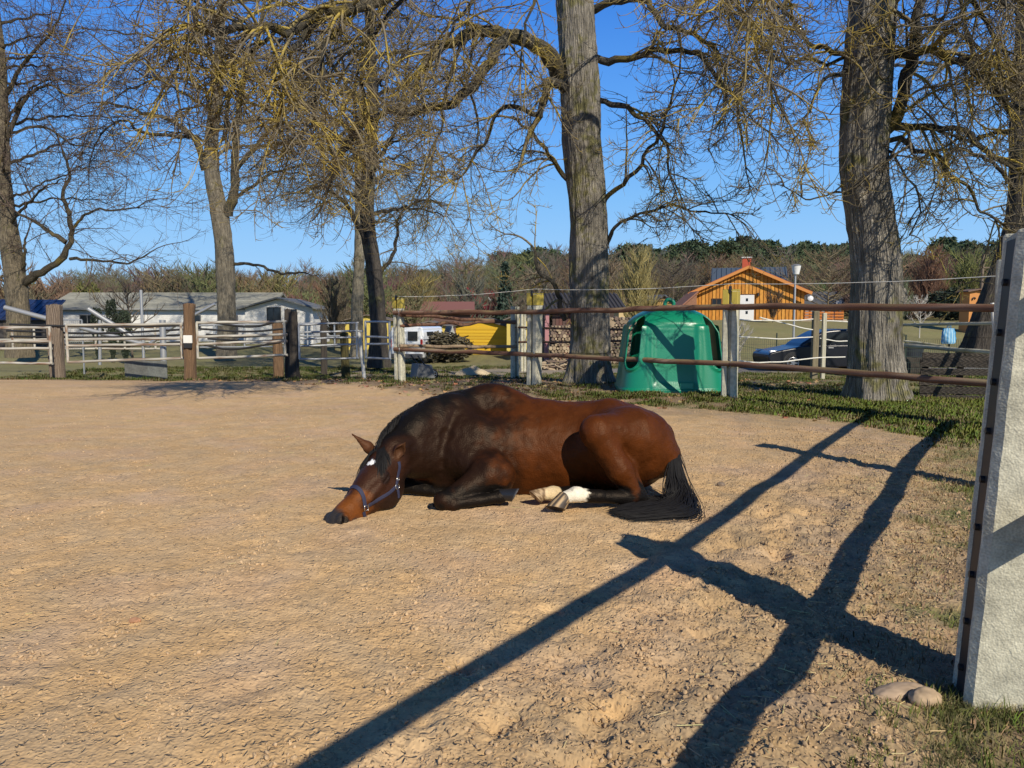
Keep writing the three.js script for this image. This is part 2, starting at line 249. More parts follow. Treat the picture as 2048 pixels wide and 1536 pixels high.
const HORSE = (() => {
  // near foreleg, far foreleg, near hind leg, far hind leg: joints
  const J = {
    elbow: W(985, 948, 5.84), knee: W(893, 1000, 5.62), fet: W(1000, 994, 5.68), fhoof: W(1024, 992, 5.70),
    elbow2: W(905, 945, 6.25), knee2: W(806, 973, 6.05), fet2: W(880, 984, 6.0),
    stifle: W(1192, 862, 5.76), hock: W(1268, 990, 5.72), hfet: W(1160, 992, 5.6), hpast: W(1133, 995, 5.57),
    hock2: W(1180, 985, 6.0), hfet2: W(1105, 986, 5.78),
  };
  const body = [ // [field, blend]
    [cap(W(925, 900, 6.3), W(1035, 903, 6.36), 0.345, 0.385), 0.1],
    [cap(W(1035, 903, 6.36), W(1125, 900, 6.36), 0.385, 0.375), 0.1],
    [cap(W(1125, 900, 6.36), W(1195, 890, 6.33), 0.375, 0.33), 0.12],
    [cap(W(1195, 890, 6.33), W(1262, 896, 6.28), 0.33, 0.335), 0.14],
    [cap(W(1222, 826, 6.25), W(1318, 872, 6.2), 0.115, 0.1), 0.1],          // croup
    [cap(W(1318, 876, 6.2), W(1346, 905, 6.12), 0.085, 0.04), 0.08],        // dock
    [cap(W(890, 836, 6.3), W(975, 803, 6.42), 0.12, 0.1), 0.1],            // withers
    [cap(W(868, 826, 6.14), W(940, 808, 6.36), 0.125, 0.105), 0.14],
    [cap(W(975, 803, 6.42), W(1005, 807, 6.42), 0.1, 0.1), 0.16],
    [cap(W(1005, 807, 6.42), W(1075, 842, 6.4), 0.1, 0.14), 0.18],
    // neck: crest, middle, gullet
    [cap(W(905, 845, 6.2), W(833, 858, 6.0), 0.17, 0.135), 0.12],
    [cap(W(833, 858, 6.0), W(788, 900, 5.8), 0.135, 0.1), 0.1],
    [cap(W(915, 895, 6.2), W(830, 905, 6.0), 0.25, 0.17), 0.12],
    [cap(W(830, 905, 6.0), W(798, 925, 5.82), 0.17, 0.12), 0.1],
    [cap(W(900, 925, 6.1), W(835, 922, 5.95), 0.15, 0.1), 0.1],
    [cap(W(872, 938, 6.12), W(890, 955, 6.1), 0.13, 0.15), 0.08],          // breast
    // shoulder and near foreleg
    [ell(W(955, 905, 6.06), UX, UY, UZ, 0.27, 0.28, 0.17), 0.1],
    [cap(W(925, 915, 5.98), J.elbow, 0.13, 0.15), 0.09],
    [cap(J.elbow, W(1000, 952, 5.84), 0.15, 0.12), 0.06],
    [cap(W(975, 952, 5.8), W(915, 990, 5.66), 0.135, 0.085), 0.05],
    [cap(W(915, 990, 5.66), W(888, 1002, 5.6), 0.078, 0.078), 0.03],
    [cap(W(886, 1007, 5.6), W(905, 1010, 5.58), 0.055, 0.05), 0.02],
    [cap(W(905, 1008, 5.58), J.fet, 0.046, 0.042), 0.02],
    [ell(J.fet, UX, UY, UZ, 0.055, 0.05, 0.05), 0.02],
    // far foreleg
    [cap(J.elbow2, W(845, 962, 6.1), 0.11, 0.075), 0.06],
    [cap(W(845, 962, 6.1), J.knee2, 0.07, 0.062), 0.03],
    [cap(J.knee2, J.fet2, 0.05, 0.045), 0.02],
    // near hind quarter
    [ell(W(1252, 893, 6.02), UX, UY, UZ, 0.36, 0.31, 0.24), 0.1],
    [cap(W(1290, 880, 6.05), W(1325, 915, 6.05), 0.2, 0.13), 0.1],
    [cap(W(1260, 872, 5.95), J.stifle, 0.2, 0.125), 0.08],
  ];
  const leg = [
    [cap(W(1198, 872, 5.76), W(1240, 940, 5.72), 0.125, 0.095), 0.05],
    [cap(W(1240, 940, 5.72), J.hock, 0.095, 0.062), 0.04],
    [cap(W(1262, 930, 5.8), W(1284, 985, 5.78), 0.035, 0.028), 0.05],       // hamstring to the point of the hock
    [cap(J.hock, W(1282, 998, 5.74), 0.068, 0.055), 0.03],
    [cap(W(1258, 995, 5.7), W(1200, 993, 5.64), 0.058, 0.048), 0.02],
    [cap(W(1200, 993, 5.64), W(1170, 991, 5.61), 0.048, 0.052), 0.02],
    [ell(W(1154, 989, 5.58), UX, UY, UZ, 0.062, 0.062, 0.055), 0.02],
    [cap(W(1148, 988, 5.57), W(1130, 996, 5.55), 0.052, 0.045), 0.02],
    [cap(J.hock2, J.hfet2, 0.06, 0.05), 0.03],
    [cap(J.hfet2, W(1092, 988, 5.74), 0.052, 0.046), 0.02],
  ];
  const head = [
    [hell([0.07, -0.075, 0], 0.12, 0.085, 0.092), 0.03],
    [hell([0.19, -0.06, 0], 0.15, 0.062, 0.098), 0.04],
    [hcap([0.2, -0.085, 0], [0.52, -0.078, 0], 0.082, 0.055), 0.05],
    [hell([0.5, -0.075, 0], 0.12, 0.062, 0.062), 0.03],
    [hell([0.18, -0.17, 0.05], 0.13, 0.118, 0.045), 0.04],
    [hell([0.18, -0.17, -0.05], 0.13, 0.118, 0.045), 0.04],
    [hcap([0.22, -0.215, 0], [0.5, -0.15, 0], 0.04, 0.034), 0.05],
    [hcap([0.22, -0.14, 0], [0.5, -0.115, 0], 0.074, 0.05), 0.04],
    [hell([0.562, -0.09, 0], 0.064, 0.08, 0.076), 0.03],
    [hell([0.56, -0.16, 0], 0.045, 0.03, 0.046), 0.014],
    [hcap([0.18, -0.085, 0.088], [0.34, -0.1, 0.072], 0.024, 0.014), 0.03],
    [hcap([0.18, -0.085, -0.088], [0.34, -0.1, -0.072], 0.024, 0.014), 0.03],
    [hell([0.19, -0.068, 0.093], 0.036, 0.026, 0.022), 0.018],
    [hell([0.19, -0.068, -0.093], 0.036, 0.026, 0.022), 0.018],
    [hell([0.548, -0.052, 0.056], 0.042, 0.036, 0.026), 0.015],
    [hell([0.548, -0.052, -0.056], 0.042, 0.036, 0.026), 0.015],
    [hcap([-0.03, -0.07, 0], [0.06, -0.09, 0], 0.11, 0.1), 0.05],
  ];
  const carve = [
    hcap([0.535, -0.04, 0.08], [0.57, -0.07, 0.082], 0.02, 0.016), hcap([0.535, -0.04, -0.08], [0.57, -0.07, -0.082], 0.02, 0.016),
    hcap([0.63, -0.135, 0.02], [0.49, -0.128, 0.066], 0.007, 0.006), hcap([0.63, -0.135, -0.02], [0.49, -0.128, -0.066], 0.007, 0.006),
    hcap([0.165, -0.082, 0.114], [0.222, -0.088, 0.108], 0.006, 0.005),
  ];
  // ears: tapered shells
  const nearTip = W(811, 884, 5.62), nearBase = H(0.035, -0.05, 0.085), farTip = W(704, 868, 5.66), farBase = H(0.03, -0.045, -0.075);
  const ear = (b, t, open) => {
    const d = t.clone().sub(b), m = b.clone().addScaledVector(d, 0.42), o = open.clone().addScaledVector(d, -open.dot(d) / d.lengthSq()).normalize();
    const A = [cap(b, m, 0.036, 0.042), cap(m, t, 0.042, 0.004)], C = [cap(b.clone().addScaledVector(d, 0.16).addScaledVector(o, 0.026), m.clone().addScaledVector(o, 0.028), 0.016, 0.034), cap(m.clone().addScaledVector(o, 0.028), t.clone().addScaledVector(o, 0.012), 0.034, 0.004)];
    return (x, y, z) => smax(smin(A[0](x, y, z), A[1](x, y, z), 0.02), -smin(C[0](x, y, z), C[1](x, y, z), 0.02), 0.008);
  };
  const ears = [ear(nearBase, nearTip, V(0.15, -0.35, 1)), ear(farBase, farTip, V(-1, -0.2, 0.1))];
  const groove = [ // folds between muscles: [segment, depth]
    [cap(W(915, 812, 6.1), W(893, 870, 5.95), 0.03, 0.03), 0.012], [cap(W(893, 870, 5.95), W(885, 925, 5.9), 0.03, 0.025), 0.012],
    [cap(W(872, 902, 5.8), W(815, 935, 5.72), 0.022, 0.02), 0.010], [cap(W(835, 880, 5.8), W(812, 912, 5.72), 0.015, 0.015), 0.006],
    [cap(W(1018, 850, 5.95), W(1030, 950, 5.9), 0.035, 0.03), 0.012], [cap(W(955, 905, 5.86), W(930, 960, 5.75), 0.028, 0.02), 0.010],
    [cap(W(1312, 850, 5.95), W(1290, 940, 5.8), 0.03, 0.02), 0.010], [cap(W(1205, 830, 5.95), W(1250, 900, 5.75), 0.03, 0.03), 0.006],
    [cap(W(940, 965, 5.68), W(905, 985, 5.6), 0.016, 0.012), 0.007],
  ];
  const f = (x, y, z) => {
    let d = 9;
    if (x < -0.2) {
      let hd = 9; for (const [g, k] of head) hd = smin(hd, g(x, y, z), k);
      for (const c of carve) hd = smax(hd, -c(x, y, z), 0.012);
      let b = 9; for (const [g, k] of body) b = smin(b, g(x, y, z), k);
      d = smin(hd, b, 0.07);
      for (const e of ears) d = smin(d, e(x, y, z), 0.015);
    } else for (const [g, k] of body) d = smin(d, g(x, y, z), k);
    if (x > 0.0) { let l = 9; for (const [g, k] of leg) l = smin(l, g(x, y, z), k); d = smin(d, l, 0.035); }
    if (d < 0.05) { for (const [g, k] of groove) { const q = g(x, y, z); if (q < 0.045) d += k * sstep(0.045, -0.03, q); } }
    return d + 0.004 * n3(x * 5, y * 5, z * 5) + 0.0018 * n3(x * 14, y * 14, z * 14);
  };
  return { f, J, nearTip, farTip, nearBase, farBase };
})();
{
  const g = surfaceNets(HORSE.f, V(-1.5, -0.05, -6.95), V(1.45, 1.0, -4.95), 0.0085);
  const { J } = HORSE, segd = (p, a, b) => { const d = b.clone().sub(a), t = clamp(p.clone().sub(a).dot(d) / d.lengthSq()); return p.distanceTo(a.clone().addScaledVector(d, t)); };
  const p = new THREE.Vector3(), BAY = [0.066, 0.0178, 0.0034], DARK = [0.0125, 0.0062, 0.0038], BLACK = [0.0055, 0.0048, 0.0045], HEADB = [0.036, 0.0135, 0.007], MUZC = [0.15, 0.046, 0.0095], WHITE = [0.72, 0.66, 0.52];
  const lerp3 = (a, b, t) => [mix(a[0], b[0], t), mix(a[1], b[1], t), mix(a[2], b[2], t)];
  colored(g, (x, y, z) => {
    p.set(x, y, z); const n = fbm3(x * 6, y * 6, z * 6), fine = n3(x * 60, y * 160, z * 60) * 0.5 + n3(x * 140, y * 330, z * 140) * 0.5;
    const q = p.clone().sub(POLL), a = q.dot(hA) / HS, u = q.dot(hU) / HS, l = q.dot(hL) / HS;
    let c = BAY;
    c = lerp3(c, [0.082, 0.0215, 0.004], 0.8 * sstep(-0.15, 0.35, fbm3(x * 1.7 + 4, y * 1.7, z * 1.7)));                  // redder patches in the coat
    c = lerp3(c, DARK, 0.94 * sstep(0.24, -0.26, x + 0.24 * n));            // neck and shoulder are darker bay
    const crest = Math.min(segd(p, W(930, 800, 6.3), W(841, 822, 6.0)), segd(p, W(841, 822, 6.0), W(772, 885, 5.78)));
    c = lerp3(c, BLACK, sstep(0.16, 0.06, crest + 0.05 * n));
    const forearm = Math.min(segd(p, W(893, 1004, 5.62), J.fet), segd(p, J.fet, J.fhoof));
    c = lerp3(c, BLACK, sstep(0.12, 0.085, forearm + 0.05 * n));
    c = lerp3(c, [0.11, 0.03, 0.007], 0.8 * sstep(0.2, 0.1, p.distanceTo(W(850, 955, 6.1))));
    c = lerp3(c, BLACK, sstep(0.12, 0.075, Math.min(segd(p, W(800, 978, 6.05), W(885, 986, 6.0)), p.distanceTo(W(800, 970, 6.05))) + 0.03 * n));
    c = lerp3(c, BLACK, sstep(0.12, 0.08, Math.min(segd(p, W(1290, 1000, 5.75), J.hfet), p.distanceTo(W(1278, 985, 5.75))) + 0.05 * n));
    c = lerp3(c, BLACK, sstep(0.09, 0.06, segd(p, J.hock2, J.hfet2)));
    c = lerp3(c, BLACK, sstep(0.09, 0.06, p.distanceTo(W(1343, 898, 6.12))));
    const w1 = Math.min(segd(p, W(1157, 988, 5.58), W(1128, 998, 5.55)) - 0.0, p.distanceTo(W(1157, 986, 5.58))); c = lerp3(c, WHITE, sstep(0.086, 0.066, w1 + 0.016 * n3(x * 22, y * 22, z * 22) + 0.008 * n3(x * 90, y * 90, z * 90)));
    c = lerp3(c, [0.62, 0.48, 0.28], sstep(0.075, 0.065, segd(p, J.hfet2, W(1090, 988, 5.74))));
    if (a > -0.05 && Math.abs(l) < 0.17 && u > -0.32 && x < -0.7) {                                       // face
      const k = sstep(-0.05, 0.05, a) * sstep(-0.3, -0.24, u);
      let h = lerp3(HEADB, DARK, sstep(0.16, 0.03, a + 0.08 * n));
      h = lerp3(h, [0.042, 0.017, 0.01], sstep(0.02, 0.06, l) * 0.7);
      h = lerp3(h, MUZC, sstep(0.30, 0.42, a + 0.1 * n));
      h = lerp3(h, [0.03, 0.027, 0.026], sstep(0.485, 0.545, a + 0.04 * n + (u < -0.1 ? 0.03 : 0))); h = lerp3(h, [0.075, 0.062, 0.056], 0.45 * sstep(0.585, 0.61, a + 0.05 * n)); h = lerp3(h, [0.004, 0.0035, 0.0035], sstep(0.032, 0.022, Math.hypot((a - 0.553) * 0.9, u + 0.055, Math.abs(l) - 0.072)));
      h = lerp3(h, BLACK, sstep(-0.15, -0.2, u) * 0.6);
      h = lerp3(h, [0.02, 0.011, 0.009], sstep(0.05, 0.03, Math.hypot(a - 0.19, u + 0.075, Math.abs(l) - 0.1)));
      const sa = a - 0.15 + 0.10 * l, sl = l - 0.004; const star = Math.hypot(sa / 0.023, (sl - 0.25 * sa) / 0.033) + 0.3 * n3(x * 45, y * 45, z * 45);
      if (u > -0.1) h = lerp3(h, [0.85, 0.84, 0.8], sstep(1.1, 0.85, star));
      c = lerp3(c, h, k);
    }
    const e1 = segd(p, HORSE.nearBase, HORSE.nearTip), e2 = segd(p, HORSE.farBase, HORSE.farTip);
    if (y > 0.33 && x < -0.7) { c = lerp3(c, [0.085, 0.034, 0.015], sstep(0.06, 0.045, e2) * 0.9); c = lerp3(c, [0.07, 0.03, 0.014], sstep(0.05, 0.03, e1) * 0.9); }
    const v = 1 + 0.22 * fine + 0.25 * n; return [c[0] * v, c[1] * v, c[2] * v];
  });
  const pos = g.attributes.position, uv = new Float32Array(pos.count * 2); let ymin = 9;
  for (let i = 0; i < pos.count; i++) { uv[i * 2] = pos.getX(i) * 1.2 + pos.getZ(i) * 0.5; uv[i * 2 + 1] = pos.getY(i) * 1.2 - pos.getZ(i) * 0.4; ymin = Math.min(ymin, pos.getY(i)); }
  g.setAttribute('uv', new THREE.BufferAttribute(uv, 2));
  console.log('horse verts', pos.count, 'tris', g.index.count / 3, 'ymin', ymin);
  const fur = tex(512, 512, (u, v) => 0.5 + 0.28 * tn(u, v, 90) + 0.22 * tn((u * 2) % 1, v, 160), false);
  const coat = new THREE.MeshPhysicalMaterial({ vertexColors: true, roughness: 0.5, bumpMap: fur, bumpScale: 0.003, specularIntensity: 0.34 }); coat.specularColor.setRGB(1, 0.8, 0.62);
  const base = V(0.2, 0, -6.2); g.translate(-base.x, -base.y, -base.z);
  const horse = thing('horse', 'bay horse with a white star asleep lying on the sand', 'horse', base.toArray());
  part('body', g, coat, horse); horse.userData.base = base;

  const L = (v) => v.clone().sub(base);
  const hairM = phys(0.0085, 0.0078, 0.0078, 0.6, { specularIntensity: 0.4, side: THREE.DoubleSide });
  const R = rng(77);
  // strands: flat ribbons following a guide
  function strands(list, width) {
    const P = [], N = [], I = [];
    for (const s of list) {
      const n = s.length, o = P.length / 3;
      for (let i = 0; i < n; i++) {
        const t = s[Math.min(i + 1, n - 1)].clone().sub(s[Math.max(i - 1, 0)]).normalize();
        const view = V(0.2, 0.9, 0.6).normalize(), sd = t.clone().cross(view).normalize().multiplyScalar(width * (s.w ?? 1) * (i === n - 1 ? 0.15 : 1)), nn = sd.clone().cross(t).normalize(); if (nn.dot(view) < 0) nn.negate();
        P.push(s[i].x - sd.x, s[i].y - sd.y, s[i].z - sd.z, s[i].x + nn.x * width * 0.5, s[i].y + nn.y * width * 0.5, s[i].z + nn.z * width * 0.5, s[i].x + sd.x, s[i].y + sd.y, s[i].z + sd.z); const a = nn.clone().addScaledVector(sd, -0.7 / width), b = nn.clone().addScaledVector(sd, 0.7 / width); a.normalize(); b.normalize(); N.push(a.x, a.y, a.z, nn.x, nn.y, nn.z, b.x, b.y, b.z);
      }
      for (let i = 0; i < n - 1; i++) for (let k = 0; k < 2; k++) { const q = o + i * 3 + k; I.push(q, q + 1, q + 4, q, q + 4, q + 3); }
    }
    const q = new THREE.BufferGeometry(); q.setAttribute('position', new THREE.Float32BufferAttribute(P, 3)); q.setAttribute('normal', new THREE.Float32BufferAttribute(N, 3)); q.setAttribute('uv', new THREE.Float32BufferAttribute(new Float32Array(P.length / 3 * 2), 2)); q.setIndex(I); return q;
  }
  const g2 = () => (R() + R() + R()) / 1.5 - 1;
  const jit = (v, a, b = a, c = a) => V(v.x + a * g2(), v.y + b * g2(), v.z + c * g2());
  // tail: from the dock to the sand, then swept left in front
  const tail = [];
  const K = [[W(1345, 886, 6.08), 0.016], [W(1350, 914, 5.95), 0.05], [W(1352, 955, 5.84), 0.1], [W(1358, 992, 5.73), 0.15], [W(1342, 1016, 5.6), 0.15], [W(1292, 1027, 5.46), 0.125], [W(1236, 1032, 5.36), 0.095]];
  for (let i = 0; i < 2400; i++) {
    const s1 = g2() * (i % 11 === 0 ? 1.5 : 1), s2 = Math.abs(g2()), end = i % 9 === 0 ? 0.7 : 0.72 + 0.33 * R();
    const pts = K.map(([c, r], k) => { const q = V(c.x + s1 * r * 0.8 + r * 0.32 * g2(), 0, c.z - s1 * r * (k > 3 ? -0.6 : 0.4) + (k > 3 ? s1 * r * 1.3 : 0)); q.y = k > 3 ? 0.012 + 0.07 * s2 * (1 - (k - 3) / 5) : Math.max(0.015, c.y + r * 0.7 * (s2 - 0.4)); return q; });
    if (i % 9 === 0) { pts[4] = W(1392 + 12 * g2(), 1008 + 7 * g2(), 5.72); pts[5] = jit(W(1412, 1014, 5.68), 0.03, 0.0, 0.03); pts.length = 6; pts[4].y = Math.max(0.02, pts[4].y); pts[5].y = 0.015; }
    const cc = curve(pts, 14), cut = cc.slice(0, Math.max(6, Math.round(15 * end))); tail.push(cut.map(L));
  }
  part('tail', strands(tail, 0.003), hairM, horse);
  // mane: along the crest, lying to the far side, a fringe standing on top
  const crestL = curve([W(768, 884, 5.74), W(781, 859, 5.84), W(806, 834, 5.98), W(841, 812, 6.08), W(879, 795, 6.2), W(915, 786, 6.3), W(945, 782, 6.38)], 60), mane = [];
  for (let i = 0; i < 1500; i++) {
    const t = Math.pow(R(), 0.9) * 59, k = Math.floor(t), c = crestL[k].clone().lerp(crestL[k + 1], t - k); c.y -= 0.02;
    const len = (0.07 + 0.1 * R()) * (1 - 0.55 * t / 59), near = R() < 0.28;
    const p0 = c.clone().add(V(0.012 * g2(), 0, 0.02 * g2())), p1 = p0.clone().add(V(-0.02, 0.022 + 0.012 * R(), 0)), p2 = p1.clone().add(near ? V(-0.03 * R(), -0.012, len * 0.45) : V(-0.04 * R(), -0.01, -len * 0.5)), p3 = p2.clone().add(near ? V(-0.01, -len * 0.5, len * 0.15) : V(-0.03, -len * 0.8, -len * 0.3));
    mane.push(curve([p0, p1, p2, p3], 6).map(L));
  }
  part('mane', strands(mane, 0.0024), hairM, horse);
  const fore = [];
  for (let i = 0; i < 260; i++) {
    const s = g2(), q = R(), a0 = 0.0 + 0.03 * R();
    const side = R() < 0.72 ? 1 : -1, e = side > 0 ? 0.045 + 0.06 * q : -0.06 - 0.035 * q, reach = 0.09 + 0.12 * R();
    fore.push(curve([H(a0, 0.0, s * 0.03), H(a0 + 0.03, 0.025, s * 0.035 + e * 0.3), H(a0 + reach * 0.6, 0.016 - Math.abs(e) * 0.1, e * 0.85), H(a0 + reach, -0.004 - Math.abs(e) * 0.4, e * 1.15)], 7).map(L));
  }
  part('forelock', strands(fore, 0.0017), hairM, horse);
  // chin and fetlock feathers
  const feather = [];
  for (let i = 0; i < 60; i++) { const b = W(872 + 6 * g2(), 1008 + 3 * g2(), 5.6); feather.push(curve([b, b.clone().add(V(-0.03, -0.015, 0.01)), b.clone().add(V(-0.05, -0.02, 0.02 * g2()))], 4).map(L)); }
  part('knee_hair', strands(feather, 0.002), hairM, horse);
  // hooves: a bevelled wall widening to the ground edge, ring grooves, a sole set in
  function hoof(name, top, toe, up, r0, r1, colF, shoe) {
    const ax = toe.clone().sub(top), len = ax.length(); ax.normalize(); const sd = up.clone().addScaledVector(ax, -up.dot(ax)).normalize(), bn = ax.clone().cross(sd);
    const prof = [[0, -0.01], [r0 * 0.8, -0.008], [r0 * 0.98, 0], [r0 * 1.02, len * 0.12], [mix(r0, r1, 0.4), len * 0.4], [mix(r0, r1, 0.75), len * 0.72], [r1, len * 0.93], [r1 * 0.985, len * 0.985], [r1 * 0.93, len], [r1 * 0.8, len * 0.97], [r1 * 0.45, len * 0.9], [0, len * 0.88]].map(([x, y]) => new THREE.Vector2(x, y));
    const q = new THREE.LatheGeometry(new THREE.SplineCurve(prof).getPoints(40), 36), p = q.attributes.position, C = [];
    for (let i = 0; i < p.count; i++) { const x = p.getX(i), y = p.getY(i), z = p.getZ(i), an = Math.atan2(z, x), t = clamp(y / len), rr = 1 + 0.01 * Math.sin(t * 40); C.push(...colF(t, an, Math.hypot(x, z) < r1 * 0.86 && t > 0.85)); const v = top.clone().addScaledVector(ax, y * (1 + 0.3 * t * x / r1)).addScaledVector(sd, x * 1.1 * rr * (x < 0 ? 0.85 : 1)).addScaledVector(bn, z * 0.95 * rr).sub(base); p.setXYZ(i, v.x, v.y, v.z); }
    q.setAttribute('color', new THREE.Float32BufferAttribute(C, 3)); q.computeVertexNormals();
    return part(name, q, new THREE.MeshPhysicalMaterial({ vertexColors: true, roughness: shoe ? 0.42 : 0.6, side: THREE.DoubleSide }), horse);
  }
  const striped = (t, an, sole) => { const k = n3(Math.cos(an) * 6, Math.sin(an) * 6, t * 0.7), w = sole ? 0 : sstep(-0.15, 0.35, k); return lerp3([0.05, 0.038, 0.028], [0.42, 0.29, 0.15], w); };
  hoof('hoof', W(1131, 994, 5.55), W(1112, 1018, 5.49), V(-1, 0.5, 0.1), 0.05, 0.062, striped);
  hoof('hoof', W(1094, 986, 5.75), W(1070, 995, 5.7), V(-0.4, 1, 0.2), 0.042, 0.055, (t, an, sole) => lerp3([0.16, 0.1, 0.05], [0.45, 0.32, 0.18], sstep(-0.3, 0.5, n3(t * 9, Math.cos(an) * 1.2, 3))));
  hoof('hoof', W(1002, 990, 5.69), W(1031, 991, 5.65), V(0.1, 0.9, 0.4), 0.043, 0.05, (t, an, sole) => sole ? [0.04, 0.036, 0.032] : t > 0.9 ? [0.06, 0.06, 0.062] : [0.014, 0.0145, 0.016], true);
  // halter
  const halter = new THREE.Group(); halter.name = 'halter'; horse.add(halter);
  const web = std(0.022, 0.024, 0.055, 0.75, { side: THREE.DoubleSide, bumpMap: fur, bumpScale: 0.0006 }), steel = std(0.62, 0.6, 0.55, 0.3, { metalness: 1 });
  // project a head-space polyline on the skin, then lay a strap of width w and thickness th
  function onSkin(c, dir) { const q = c.clone(); for (let i = 0; i < 40; i++) { const d = HORSE.f(q.x, q.y, q.z); if (Math.abs(d) < 0.0006) break; q.addScaledVector(dir, -d * 0.8); } return q; }
  function grad(q) { const h = 0.01, f = HORSE.f; return V(f(q.x + h, q.y, q.z) - f(q.x - h, q.y, q.z), f(q.x, q.y + h, q.z) - f(q.x, q.y - h, q.z), f(q.x, q.y, q.z + h) - f(q.x, q.y, q.z - h)).normalize(); }
  function strap(name, pts, w, th = 0.004, lift = 0.004) {
    const P = [], I = [], UVs = [], n = pts.length; let len = 0;
    for (let i = 0; i < n; i++) {
      const t = pts[Math.min(i + 1, n - 1)].clone().sub(pts[Math.max(i - 1, 0)]).normalize(), nn = grad(pts[i]), s = t.clone().cross(nn).normalize(); if (i) len += pts[i].distanceTo(pts[i - 1]);
      for (const [a, b] of [[-1, 0], [-0.9, 1], [0.9, 1], [1, 0]]) { const q = pts[i].clone().addScaledVector(s, a * w / 2).addScaledVector(nn, lift + b * th).sub(base); P.push(q.x, q.y, q.z); UVs.push(a * w * 12, len * 12); }
    }
    for (let i = 0; i < n - 1; i++) for (let k = 0; k < 3; k++) { const q = i * 4 + k; I.push(q, q + 4, q + 1, q + 1, q + 4, q + 5); }
    const q = new THREE.BufferGeometry(); q.setAttribute('position', new THREE.Float32BufferAttribute(P, 3)); q.setAttribute('uv', new THREE.Float32BufferAttribute(UVs, 2)); q.setIndex(I); q.computeVertexNormals(); return part(name, q, web, halter);
  }
  const ringAt = (a, u0, n, from, to, lean) => { const o = []; for (let i = 0; i <= n; i++) { const an = mix(from, to, i / n), d = hU.clone().multiplyScalar(Math.cos(an)).addScaledVector(hL, Math.sin(an)); const c = H(a + lean * (1 - Math.cos(an)) * 0.5, u0, 0); const q = c.clone().addScaledVector(d, 0.12 * HS); o.push(onSkin(q, d)); } return o; };
  strap('noseband', ringAt(0.335, -0.09, 30, -1.9, 1.75, 0.1), 0.030);
  strap('chin_strap', ringAt(0.40, -0.11, 16, 1.75, 3.0, 0.03), 0.026);
  const pl = (list) => curve(list.map(([a, u, l]) => onSkin(H(a, u, l), hL)), 20);
  strap('cheek_strap', pl([[0.39, -0.115, 0.1], [0.31, -0.14, 0.11], [0.22, -0.165, 0.12], [0.16, -0.175, 0.12]]), 0.026);
  strap('crown_strap', pl([[0.16, -0.175, 0.12], [0.11, -0.14, 0.12], [0.07, -0.1, 0.12], [0.055, -0.075, 0.11]]), 0.024);
  strap('throat_strap', pl([[0.16, -0.175, 0.12], [0.17, -0.21, 0.11], [0.185, -0.245, 0.1]]), 0.024);
  const ring = (name, c, r, tr, sq) => { const o = onSkin(c, hL), nn = grad(o), gq = sq ? new THREE.TorusGeometry(r, tr, 6, 4, Math.PI * 2).rotateZ(Math.PI / 4) : new THREE.TorusGeometry(r, tr, 6, 18); const m = part(name, gq, steel, halter); m.position.copy(o.addScaledVector(nn, 0.011).sub(base)); m.quaternion.setFromUnitVectors(V(0, 0, 1), nn); return m; };
  ring('buckle', H(0.395, -0.115, 0.1), 0.026, 0.0035, true);
  ring('ring', H(0.16, -0.178, 0.12), 0.02, 0.003, false);
  ring('snap_hook', H(0.125, -0.15, 0.12), 0.014, 0.004, true);
  ring('ring', H(0.42, -0.175, 0.05), 0.018, 0.003, false);
}

// ------------------------------------------------------------------ materials of the yard
const concBump = tex(512, 512, (u, v) => 0.5 + 0.3 * tn(u, v, 60) + 0.25 * tn(u, v, 140) - (tn(u, v, 26) > 0.72 ? 0.5 : 0), false);
const concMap = tex(512, 512, (u, v) => { const k = 0.80 + 0.08 * tn(u, v, 5) + 0.08 * tn(u, v, 18) + 0.09 * tn(u, v, 120); return [k, k * 0.985, k * 0.93]; });
const concrete = std(0.8, 0.785, 0.68, 0.95, { map: concMap, bumpMap: concBump, bumpScale: 0.003 });
const woodGrain = (a, b, seed) => tex(256, 512, (u, v) => { const k = 0.5 + 0.5 * Math.sin((u * 14 + 0.9 * tn(u, v, 3)) * 6.28) * 0.5 + 0.35 * tn((u * 4 + seed) % 1, (v * 0.25) % 1, 40) + 0.15 * tn(u, v, 60), t = clamp(k); return [mix(a[0], b[0], t), mix(a[1], b[1], t), mix(a[2], b[2], t)]; });
const grainBump = tex(256, 512, (u, v) => 0.5 + 0.25 * Math.sin((u * 14 + 0.9 * tn(u, v, 3)) * 6.28) + 0.4 * tn((u * 5) % 1, (v * 0.25) % 1, 40), false);
const oldWood = std(1, 1, 1, 0.95, { map: woodGrain([0.30, 0.25, 0.21], [0.62, 0.56, 0.49], 0), bumpMap: grainBump, bumpScale: 0.012 });
const brownWood = std(1, 1, 1, 0.92, { map: woodGrain([0.29, 0.22, 0.16], [0.58, 0.46, 0.34], 0.3), bumpMap: grainBump, bumpScale: 0.01 });
const plankWood = std(0.55, 0.53, 0.5, 0.95, { map: woodGrain([0.24, 0.22, 0.20], [0.46, 0.43, 0.40], 0.6), bumpMap: grainBump, bumpScale: 0.008 });
const rustM = new THREE.MeshStandardMaterial({ vertexColors: true, roughness: 0.88, bumpMap: concBump, bumpScale: 0.004 });
const galv = std(0.42, 0.43, 0.43, 0.5, { metalness: 0.6 }), whitePipe = std(0.62, 0.61, 0.56, 0.6), blackRubber = std(0.018, 0.018, 0.019, 0.7), tapeWhite = std(0.7, 0.68, 0.6, 0.7), yellowPl = std(0.44, 0.34, 0.055, 0.6), blackPl = std(0.015, 0.015, 0.016, 0.5);
